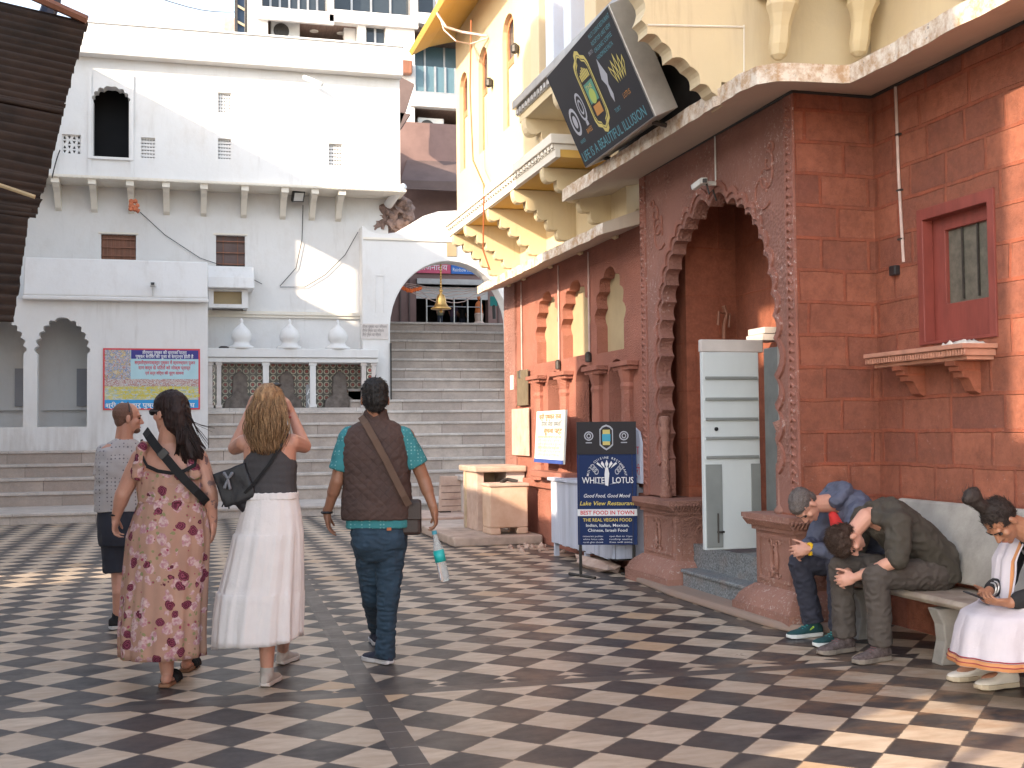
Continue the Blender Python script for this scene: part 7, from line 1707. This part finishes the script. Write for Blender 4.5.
# ------------------------------------------------------------------ small figures in the shop front
def small_person(px, top, Y, label, cloth, hairc=(.02, .015, .015)):
    z = zs(16); q = at(px, top, Y=Y); k = (q.z-z)/1.72; base = Vector((q.x, Y, z)); t = person(label, base); o = lambda x, y, h: base+Vector((x*k, y*k, h*k))
    m = MB(); F = Vector((-.2, -1, 0)).normalized(); head(m, o(0, 0, 1.60), F, UP, k, o(0, 0, 1.42))
    loft(m, [(o(0, 0, .82), .15*k, .11*k), (o(0, 0, .95), .16*k, .12*k), (o(0, 0, 1.25), .19*k, .12*k), (o(0, 0, 1.42), .14*k, .08*k)], Vector((1, 0, 0)), Vector((0, 1, 0)))
    for s_ in (-1, 1):
        limb(m, [o(s_*.19, 0, 1.38), o(s_*.25, .02, 1.10), o(s_*.22, -.12, .88)], [.05*k, .042*k, .03*k]); hand(m, o(s_*.22, -.12, .88), Vector((0, -.4, -1)), Vector((-s_, 0, 0)), Vector((0, -1, 0)), .4, k)
        limb(m, [o(s_*.09, 0, .88), o(s_*.10, 0, .48), o(s_*.10, .02, .08)], [.08*k, .055*k, .04*k]); ellp(m, o(s_*.10, -.06, .04), (.04*k, .11*k, .04*k))
    organic(m, 'body', SK['brown'], t, .014, 2)
    m = MB(); loft(m, [(o(0, 0, .78), .20*k, .15*k), (o(0, 0, 1.0), .185*k, .14*k), (o(0, 0, 1.28), .205*k, .14*k), (o(0, 0, 1.41), .15*k, .10*k)], Vector((1, 0, 0)), Vector((0, 1, 0)))
    for s_ in (-1, 1): capsule(m, o(s_*.19, 0, 1.37), o(s_*.25, .02, 1.12), .06*k, .055*k)
    organic(m, 'shirt', cloth, t, .014, 3)
    m = MB(); 
    for s_ in (-1, 1): limb(m, [o(s_*.09, 0, .86), o(s_*.10, 0, .48), o(s_*.10, .0, .06)], [.10*k, .075*k, .065*k])
    organic(m, 'trousers', navy, t, .014, 3)
    m = MB(); ellp(m, o(0, .015, 1.65), (.085*k, .10*k, .085*k)); m.build('hair', flat('hair_dark', hairc), t, smooth=True)
small_person(440, 301, 28.6, 'person in an olive top standing in the dark shop front', m_cloth('olive', (.16, .15, .09)))
small_person(453, 300, 29.6, 'person in a dark patterned shirt standing inside the shop right of the bell', m_cloth('dark_check', (.07, .04, .07)))
small_person(462, 302, 29.9, 'person in near-black clothes deep inside the dark shop', black_c)
q = at(479, 326, Y=28.7); st_ = thing('statue', 'small orange garlanded statue on a stand right of the shop opening', 'statue', tuple(q))
m = MB(); m.lathe(q, [(.16, 0), (.17, .05), (.10, .12), (.12, .30), (.06, .42)], 12); m.build('stand', MA['stone_pink'], st_)
m = MB(); ellp(m, q+UP*.5, (.10, .09, .14)); ellp(m, q+UP*.72, (.05, .05, .06)); capsule(m, q+UP*.5, q+UP*.35, .08, .11); organic(m, 'figure', flat('orange_cloth', (.55, .16, .04)), st_, .015, 2)
# ================================================================== three people on the bench
X_ = Vector((-1, 0, 0))      # the way they face
def A_(px, py, Y): return at(px, py, Y=Y)
NEAR = Vector((0, -1, 0))
# ------------------------------------------------------------------ man in the blue hooded jacket
base = Vector((4.45, 7.0, 0))
p1 = person('man in blue hooded jacket bent forward at the far end of the bench', base)
Yn, Yf, Yc = 6.84, 7.16, 7.0
hc = A_(805, 505, 6.98); f = Vector((-.28, -.10, -.95)).normalized(); u = Vector((-.93, -.12, .32)).normalized()
hip = Vector((4.50, Yc, .50)); nk = A_(831, 503, Yc)
m = MB(); head(m, hc, f, u, 1.0, nk)
spine = [hip+Vector((.03, 0, -.04)), hip+Vector((.02, 0, .10)), hip.lerp(nk, .5)+Vector((.09, 0, .07)), nk+Vector((.10, 0, -.01)), nk+Vector((.03, 0, .0))]
def bent_torso(m, sp, a, b, lat=Vector((0, 1, 0)), n=20):
    rg = []
    for i, c in enumerate(sp):
        t = (sp[min(i+1, len(sp)-1)]-sp[max(i-1, 0)]).normalized(); fw = lat.cross(t).normalized()
        rg.append([c+lat*(a[i]*math.cos(2*PI*k/n))+fw*(b[i]*math.sin(2*PI*k/n)) for k in range(n)])
    m.rings(rg)
bent_torso(m, spine, [.15, .155, .165, .16, .07], [.11, .11, .12, .10, .06])
shN, shF = nk+Vector((.10, -.18, -.05)), nk+Vector((.10, .18, -.05))
knN, knF = A_(838, 565, Yn), A_(800, 563, Yf)
elN = A_(846, 553, 6.80); elF = A_(812, 545, 7.22)
hd = A_(797, 556, 7.0); wN = A_(810, 549, 6.93); wF = A_(806, 546, 7.08)
limb(m, [shN, elN, wN], [.05, .040, .026]); limb(m, [shF, elF, wF], [.05, .040, .026])
hand(m, wN, Vector((-1, .25, -.12)), Vector((0, 1, -.2)), Vector((.0, .2, 1)), .55, 1., .8); hand(m, wF+Vector((.0, .0, -.02)), Vector((-1, -.22, -.45)), Vector((0, -1, -.1)), Vector((-.3, 0, 1)), .6, 1., .8)
anN, anF = at(822, 644, Z=0)+Vector((.10, 0, .09)), at(790, 634, Z=0)+Vector((.10, 0, .09))
anN.y, anF.y = Yn, Yf
limb(m, [hip+Vector((0, -.09, 0)), knN, anN], [.085, .056, .036]); limb(m, [hip+Vector((0, .09, 0)), knF, anF], [.085, .056, .036])
organic(m, 'body', SK['pale'], p1, .0055, 3)
rr = f.cross(u).normalized(); A = (rr, f, u)
gh = m_hair('grey_cropped_hair', (.055, .045, .042), (.19, .165, .155), 160, (1, 1, 1))
m = MB(); ellp(m, hc+u*.045-f*.018, (.078, .092, .078), A); ellp(m, hc-f*.055+u*.0, (.066, .045, .065), A); ellp(m, hc+u*.06+f*.035, (.062, .05, .05), A); HH = organic(m, 'hair', gh, p1, .006, 2, wr=[(.004, 60, 2)])
tufts(bpy.data.objects['hair.002'] if 0 else HH, p1, 900, .012, gh, -u, 3, .0012)
face_bits(hc, f, u, 1., p1, flat('brow_grey', (.10, .07, .06)))
jk = m_cloth('slate_blue_jacket', (.075, .085, .130), .2, 220, .7)
sp2 = [hip+Vector((.03, 0, -.06)), hip+Vector((.02, 0, .10)), hip.lerp(nk, .5)+Vector((.09, 0, .07)), nk+Vector((.11, 0, -.02)), nk+Vector((.06, 0, .0))]
m = MB(); bent_torso(m, sp2, [.185, .19, .205, .20, .13], [.14, .14, .15, .135, .10])
limb(m, [shN, elN, elN.lerp(wN, .8)], [.075, .062, .046]); limb(m, [shF, elF, elF.lerp(wF, .8)], [.075, .062, .046])
# hood rolled round the neck
hn = []
for k in range(11):
    a = R(-125+25*k); hn.append(nk+Vector((.015+.085*math.cos(a)*.8+.02, .100*math.sin(a), .045+.055*math.cos(a))))
hn = [q+(hc-nk)*.10*(1-abs(i-5)/5*.3) for i, q in enumerate(hn)]
limb(m, hn, [.038]*3+[.050]*5+[.038]*3)
ellp(m, nk+Vector((.055, 0, .02)), (.09, .12, .075)); organic(m, 'jacket', jk, p1, .007, 4, wr=[(.009, (10, 12, 14), 3), (-.006, (18, 18, 20), 8)])
m = MB(); limb(m, [q+Vector((-.030, 0, -.010)) for q in hn[2:-2]], [.024]*7); organic(m, 'hood_lining', m_cloth('teal_lining', (.02, .07, .12)), p1, .006, 3)
m = MB(); limb(m, [nk+Vector((-.005, -.03, -.08)), nk+Vector((.045, -.03, -.17)), nk+Vector((.08, 0, -.26))], [.030, .062, .08]); organic(m, 'red_shirt', m_cloth('red_shirt', (.55, .03, .03)), p1, .007, 3)
nvt = m_cloth('navy_trousers', (.028, .030, .048), .15)
def trousers(par, hipc, kN, kF, aN, aF, mat, nm='trousers', k=1., seed=1):
    m = MB(); ellp(m, hipc+Vector((.0, 0, -.02)), (.15, .18, .115)); ellp(m, hipc+Vector((.05, 0, .0)), (.13, .17, .12))
    for sgn, kn, an in ((-1, kN, aN), (1, kF, aF)):
        limb(m, [hipc+Vector((-.02, sgn*.09, 0)), kn, kn.lerp(an, .5)], [.105*k, .078*k, .070*k]); m.tube([kn, kn.lerp(an, .5), an.lerp(kn, .12)], [.076*k, .070*k, .068*k], 16); m.tube([an.lerp(kn, .3), an.lerp(kn, .02)], [.069*k, .070*k], 16)
    return organic(m, nm, mat, par, .007, 4, wr=[(.008, (12, 12, 16), seed), (-.006, (20, 20, 26), seed+4)])
trousers(p1, hip, knN, knF, anN, anF, nvt)
tsh = m_cloth('dark_teal_mesh', (.012, .055, .060), .2); lime = flat('lime', (.35, .55, .04))
for a in (anN, anF):
    o = shoe(p1, a, Vector((-1, -.12, 0)), 1.03, tsh, flat('sole_white', (.62, .64, .62)), lacet=flat('teal_lace', (.02, .22, .22)))
    m = MB(); c = Vector((a.x-.05, a.y-.039, .055)); m.tube([c+Vector((.03, 0, .02)), c, c+Vector((-.05, 0, .0))], .006, 6); m.build('lime_stripe', lime, o)
    m = MB(); m.tube([Vector((a.x, a.y, .10)), Vector((a.x+.0, a.y, .18))], [.042, .045], 12); m.build('sock', black_c, p1, smooth=True)
m = MB()
for k in range(12):
    a = 2*PI*k/12; m.tube([wN+Vector((.0, .034*math.cos(a), .034*math.sin(a))), wN+Vector((.0, .034*math.cos(a+.53), .034*math.sin(a+.53)))], .012, 6)
m.build('yellow_wristband', flat('yellow_rubber', (.80, .50, .01), .5), p1)
# ------------------------------------------------------------------ man in the olive brown shirt
base = Vector((4.45, 6.45, 0)); p2 = person('man in dark olive shirt slumped forward with head down on the bench', base)
Yn, Yf, Yc = 6.29, 6.61, 6.45
hip = A_(928, 574, Yc); hip.z = .50; nk = A_(866, 517, Yc)
hc = A_(846, 540, Yc); f = Vector((.30, -.22, -.90)).normalized(); u = Vector((-.90, -.12, -.30)).normalized()
m = MB(); head(m, hc, f, u, 1.0, nk, .047)
sp = [hip+Vector((.05, 0, -.02)), hip+Vector((.04, 0, .10)), hip.lerp(nk, .45)+Vector((.035, 0, .085)), nk+Vector((.10, 0, .015)), nk+Vector((.03, 0, .0))]
bent_torso(m, sp, [.15, .155, .165, .16, .07], [.11, .115, .12, .10, .06])
shN, shF = nk+Vector((.10, -.19, -.03)), nk+Vector((.10, .19, -.03))
knN, knF = A_(876, 576, Yn), A_(841, 566, Yf); elN, elF = A_(898, 560, 6.20), A_(852, 555, 6.68)
wN, wF = A_(856, 577, 6.38), A_(846, 575, 6.52)
limb(m, [shN, elN, wN], [.052, .042, .027]); limb(m, [shF, elF, wF], [.052, .042, .027]); capsule(m, elN, elN.lerp(wN, .35), .044, .04)
hand(m, wN, Vector((-1, .22, -.25)), Vector((0, 1, -.2)), Vector((0, .2, 1)), .6, 1., .8); hand(m, wF+Vector((0, 0, .01)), Vector((-.8, -.35, -.6)), Vector((.2, -1, 0)), Vector((-.5, 0, 1)), .55, 1., .8)
anN, anF = at(872, 658, Z=0)+Vector((0, 0, .09)), at(836, 649, Z=0)+Vector((0, 0, .09)); anN.y, anF.y = Yn, Yf
limb(m, [hip+Vector((0, -.09, 0)), knN, anN], [.085, .056, .036]); limb(m, [hip+Vector((0, .09, 0)), knF, anF], [.085, .056, .036])
organic(m, 'body', SK['pale'], p2, .0055, 3)
rr = f.cross(u).normalized(); A = (rr, f, u)
bh = m_hair('brown_short_hair', (.030, .018, .014), (.085, .052, .038), 120, (1, 1, 1))
m = MB(); ellp(m, hc+u*.050-f*.014, (.082, .098, .080), A); ellp(m, hc-f*.055+u*.005, (.072, .050, .070), A); ellp(m, hc+u*.055+f*.05, (.062, .045, .045), A); HH = organic(m, 'hair', bh, p2, .006, 2, wr=[(.007, 34, 2)]); tufts(HH, p2, 1800, .028, bh, f*.3+u, 4, .0016)
face_bits(hc, f, u, 1., p2, flat('brow_brown', (.06, .03, .02)))
ol = m_cloth('dark_olive_shirt', (.050, .043, .033), .14, 240)
m = MB(); sp2 = [hip+Vector((.05, 0, -.05)), hip+Vector((.045, 0, .08)), hip.lerp(nk, .45)+Vector((.035, 0, .085)), nk+Vector((.11, 0, .01)), nk+Vector((.055, 0, .0))]
bent_torso(m, sp2, [.18, .19, .205, .20, .11], [.135, .145, .15, .13, .085]); ellp(m, shN, (.085, .075, .085)); ellp(m, shF, (.085, .075, .085)); limb(m, [nk+Vector((.06, -.06, .01)), shN, shN.lerp(elN, .9)], [.06, .080, .066]); limb(m, [nk+Vector((.06, .06, .01)), shF, shF.lerp(elF, .9)], [.06, .080, .066])
limb(m, [nk+Vector((.02, -.075, -.02)), nk+Vector((.055, -.04, .07)), nk+Vector((.055, .04, .07)), nk+Vector((.02, .075, -.02))], [.022, .026, .026, .022])
organic(m, 'shirt', ol, p2, .007, 4, wr=[(.009, (10, 12, 12), 6), (-.007, (15, 18, 18), 2)])
for e_, w_ in ((elN, shN), (elF, shF)):
    m = MB(); capsule(m, e_.lerp(w_, .16), e_.lerp(w_, .04), .069, .067); organic(m, 'rolled_cuff', ol, p2, .007, 2, wr=[(.004, 40, 2)])
trousers(p2, hip, knN, knF, anN, anF, m_cloth('taupe_trousers', (.068, .056, .048), .12), seed=5)
tr_ = M('trail_shoe', (.075, .050, .042), .8, .4, 40, .4, 120, col2=(.14, .11, .11))
for a in (anN, anF): shoe(p2, a, Vector((-1, -.22, 0)), 1.08, tr_, M('trail_sole', (.20, .17, .14), .8, .2, 20, .3), lacet=flat('maroon_lace', (.12, .05, .05)))
m = MB()
q = wN+Vector((.045, -.01, .012))
for k in range(12): a = 2*PI*k/12; m.tube([q+Vector((.0, .034*math.cos(a), .034*math.sin(a))), q+Vector((.0, .034*math.cos(a+.53), .034*math.sin(a+.53)))], .009, 6)
m.obox(q+Vector((-.0, -.036, .006)), Vector((1, 0, 0)), Vector((0, 0, 1)), Vector((0, -1, 0)), .034, .036, .010); m.build('wristwatch', MA['metal'], p2)
# ------------------------------------------------------------------ man in the white robe
base = Vector((4.45, 5.25, 0)); p3 = person('man with a topknot in white robe looking at his phone on the bench', base)
Yn, Yf, Yc = 5.10, 5.40, 5.25
hip = Vector((4.60, Yc, .48)); hc = A_(1001, 521, Yc); nk = A_(1026, 531, Yc)
f = Vector((-.48, -.12, -.86)).normalized(); u = Vector((-.86, -.08, .48)).normalized()
m = MB(); head(m, hc, f, u, .98, nk)
sp = [hip+Vector((.04, 0, -.02)), hip+Vector((.05, 0, .12)), hip.lerp(nk, .5)+Vector((.10, 0, .05)), nk+Vector((.10, 0, -.04)), nk+Vector((.03, 0, .0))]
bent_torso(m, sp, [.15, .15, .16, .16, .07], [.11, .11, .11, .10, .06])
shN, shF = nk+Vector((.10, -.18, -.06)), nk+Vector((.08, .18, -.08))
elN, elF = A_(1042, 594, 5.05), A_(1006, 580, 5.46); wN, wF = A_(1010, 603, 5.10), A_(988, 592, 5.36)
limb(m, [shN, elN, wN], [.05, .040, .028]); limb(m, [shF, elF, wF], [.05, .040, .026])
hand(m, wN, Vector((-1, .35, .08)), Vector((.1, .5, 1)), Vector((0, 1, -.2)), .55, 1.0, .6); hand(m, wF, Vector((-.75, -.45, -.30)), Vector((.3, -.7, .6)), Vector((-.5, -.2, 1)), .6, 1.0, .7)
knN, knF = Vector((4.14, Yn, .43)), Vector((4.16, Yf, .43)); anN = at(1003, 688, Z=0)+Vector((.03, 0, .10)); anF = at(978, 680, Z=0)+Vector((.03, 0, .11))
limb(m, [hip+Vector((0, -.09, 0)), knN, anN], [.08, .055, .036]); limb(m, [hip+Vector((0, .09, 0)), knF, anF], [.08, .055, .036])
for a in (anN, anF): ellp(m, Vector((a.x-.06, a.y, .06)), (.11, .034, .03))
organic(m, 'body', SK['tan'], p3, .0055, 3)
rr = f.cross(u).normalized(); A = (rr, f, u)
bk = m_hair('black_tied_hair', (.010, .008, .008), (.045, .034, .030), 90, (1, 1, 1))
m = MB(); ellp(m, hc+u*.038-f*.022, (.078, .094, .088), A); ellp(m, hc-f*.06, (.062, .040, .062), A); b0 = A_(984, 508, Yc); b1 = A_(974, 499, Yc)
capsule(m, b0, b1, .036, .040); ellp(m, b1+Vector((-.012, 0, .012)), (.050, .045, .050)); ellp(m, b1+Vector((-.045, 0, .0)), (.025, .03, .03)); ellp(m, b1+Vector((.0, 0, .045)), (.03, .03, .02))
HH = organic(m, 'hair', bk, p3, .006, 2, wr=[(.006, 30, 2)]); tufts(HH, p3, 2200, .030, bk, lambda q: (b1-q), 6, .0013, .16, test=lambda q: (q-b1).length > .085); tufts(HH, p3, 260, .035, bk, Vector((0, .4, 1)), 8, .0013, .12, test=lambda q: (q-b1).length < .085)
face_bits(hc, f, u, .98, p3, flat('brow_black', (.015, .01, .01)))
wrb = m_cloth('white_cotton', (.50, .465, .51), .05, 260, .9, .5); och = flat('orange_border', (.50, .22, .09), .8); mar = flat('maroon_line', (.25, .03, .04), .8)
m = MB(); limb(m, [shN, elN, elN.lerp(wN, .75)], [.066, .055, .045]); limb(m, [shF, elF, elF.lerp(wF, .75)], [.066, .055, .045]); bent_torso(m, sp, [.16, .165, .175, .17, .08], [.12, .12, .125, .11, .07])
organic(m, 'black_shirt', black_c, p3, .007, 3, wr=[(.006, 20, 2)])
# shawl: two falls over the shoulders
def fall(y0, pts, w0, w1, nm, seed):
    """a draped panel following pts (centre line), width along Y"""
    rows = []; n = len(pts); W_ = 15
    P = [Vector(q) for q in pts]; PP = []
    for i in range(n-1):
        for k in range(5): PP.append(P[i].lerp(P[i+1], k/5))
    PP.append(P[-1]); V = []; F_ = []
    for i, c in enumerate(PP):
        t = i/(len(PP)-1); w_ = w0*(1-t)+w1*t; d = (PP[min(i+1, len(PP)-1)]-PP[max(i-1, 0)]).normalized(); nn = Vector((0, 1, 0)).cross(d).normalized()
        for j in range(W_):
            q = j/(W_-1)-.5; V.append(c+Vector((0, q*w_, 0))+nn*(.012*math.sin(q*17+seed)+.012*noise.noise(Vector((q*5, t*5, seed)))-.035*abs(q)*2*(w_/.3)))
    F_ = [(i*W_+j, i*W_+j+1, (i+1)*W_+j+1, (i+1)*W_+j) for i in range(len(PP)-1) for j in range(W_-1)]
    fm = [1 if j in (1, 2) else (2 if j in (0, 3) and 0 else 0) for i in range(len(PP)-1) for j in range(W_-1)]
    o = link_mesh(nm, V, F_, None, p3, True, mats=[wrb, och, mar], fm=fm); md = o.modifiers.new('s', 'SOLIDIFY'); md.thickness = .008; return o
fall(0, [shN+Vector((.10, .03, -.12)), shN+Vector((.06, .04, .06)), shN+Vector((-.03, .05, .045)), shN+Vector((-.11, .05, -.07)), shN+Vector((-.13, .05, -.22)), shN+Vector((-.14, .06, -.34))], .20, .24, 'shawl', 1.)
fall(0, [shF+Vector((.10, -.03, -.12)), shF+Vector((.05, -.03, .07)), shF+Vector((-.07, -.04, .03)), shF+Vector((-.14, -.05, -.08)), shF+Vector((-.17, -.06, -.24)), shF+Vector((-.19, -.06, -.34))], .20, .20, 'shawl', 4.)
m = MB(); bent_torso(m, [q+Vector((.02, 0, 0)) for q in sp], [.19, .19, .20, .19, .10], [.145, .14, .14, .125, .085])
ellp(m, hip+Vector((-.02, 0, .03)), (.22, .22, .12)); limb(m, [hip+Vector((0, -.09, -.03)), knN], [.11, .075]); limb(m, [hip+Vector((0, .09, -.03)), knF], [.11, .075]); capsule(m, knN, knF, .075, .075)
organic(m, 'robe', wrb, p3, .008, 4, wr=[(.010, (9, 9, 12), 6), (-.006, (14, 22, 14), 2)])
xl = at(961, 662, Y=5.25).x
rows = [(Vector((4.24, Yc, .49)), .19, .22), (Vector((4.16, Yc, .44)), .220, .25), (Vector((4.13, Yc, .36)), .225, .255), (Vector((4.125, Yc, .28)), .235, .26), (Vector((xl+.25, Yc, .185)), .25, .275)]
hemf = lambda a: -.02*math.sin(a)
skirt(rows, 150, 8, .07, 'robe_skirt', wrb, p3, Vector((1, 0, 0)), Vector((0, 1, 0)), seed=.8, k=5)
def lerp_rows(z0, z1, g):
    c0, a0, b0_ = rows[-2]; c1, a1, b1_ = rows[-1]
    f0 = (z0-c0.z)/(c1.z-c0.z); f1 = (z1-c0.z)/(c1.z-c0.z)
    return [(c0.lerp(c1, f0), (a0+(a1-a0)*f0)*g, (b0_+(b1_-b0_)*f0)*g), (c0.lerp(c1, f1), (a0+(a1-a0)*f1)*g, (b0_+(b1_-b0_)*f1)*g)]
def band(z0, z1, g, mat, nm):
    # follows the same folds as the skirt hem
    rr_ = lerp_rows(z0, z1, 1.); rg = []
    zt = rows[0][0].z; zb = rows[-1][0].z
    for (c, a, b) in rr_:
        # fold strength at this height, by row index as in skirt()
        i0 = 3+(rows[3][0].z-c.z)/(rows[3][0].z-rows[4][0].z); t = i0/4; row = []
        for j in range(150):
            an = 2*PI*j/150; w_ = (.22*noise.noise(Vector((math.cos(an)*16, math.sin(an)*16, t*3+.8)))+.12*noise.noise(Vector((math.cos(an)*30, math.sin(an)*30, t*9+.8))))*1.2+math.sin(an*8+.8+1.2*math.sin(an*2+.8))*.6+math.sin(an*8*1.7+1.6)*.3+.5*noise.noise(Vector((math.cos(an)*2.5, math.sin(an)*2.5+.8, t*2.2)))
            g_ = 1+.07*w_*(.15+.85*t); row.append(c+Vector((a*math.cos(an)*g_*g, b*math.sin(an)*g_*g, 0)))
        rg.append(row)
    m = MB(); m.rings(rg, cap=False); o = m.build(nm, mat, p3, smooth=True); md = o.modifiers.new('s', 'SOLIDIFY'); md.thickness = .003; md.offset = 1; return o
band(.225, .187, 1.018, och, 'hem_border'); band(.234, .228, 1.022, mar, 'hem_line'); band(.209, .204, 1.034, mar, 'hem_line')
wsh = m_cloth('white_leather', (.62, .58, .52), .06, 100, .5)
shoe(p3, Vector((anN.x, anN.y, 0)), Vector((-1, -.10, 0)), 1.05, wsh, flat('sole_tan', (.45, .38, .28)), low=True, tilt=.02); shoe(p3, Vector((anF.x, anF.y, 0)), Vector((-1, .05, 0)), 1.05, wsh, flat('sole_tan', (.45, .38, .28)), low=True)
ph = thing('phone', 'black mobile phone held in both hands by the man in the robe', 'phone', tuple(A_(977, 598, 5.28)))
c = A_(978, 597, 5.27); nn = Vector((.35, -.1, .9)).normalized(); uu = Vector((-1, .1, .35)); uu = (uu-nn*uu.dot(nn)).normalized(); vv = nn.cross(uu)
m = MB(); m.obox(c, uu, vv, nn, .145, .072, .009); m.build('case', MA['plastic_black'], ph, bev=.004)
m = MB(); m.obox(c+nn*.006, uu, vv, nn, .132, .062, .002); m.build('screen', MA['glass_dark'], ph)
for q, nm in ((wF+Vector((.02, .0, .01)), 'bangle'), (wF+Vector((.045, .01, .015)), 'bangle')):
    m = MB()
    for k in range(14): a = 2*PI*k/14; m.tube([q+Vector((.012*math.sin(a), .037*math.cos(a), .037*math.sin(a))), q+Vector((.012*math.sin(a+.46), .037*math.cos(a+.46), .037*math.sin(a+.46)))], .005, 5)
    m.build(nm, MA['metal'], p3)
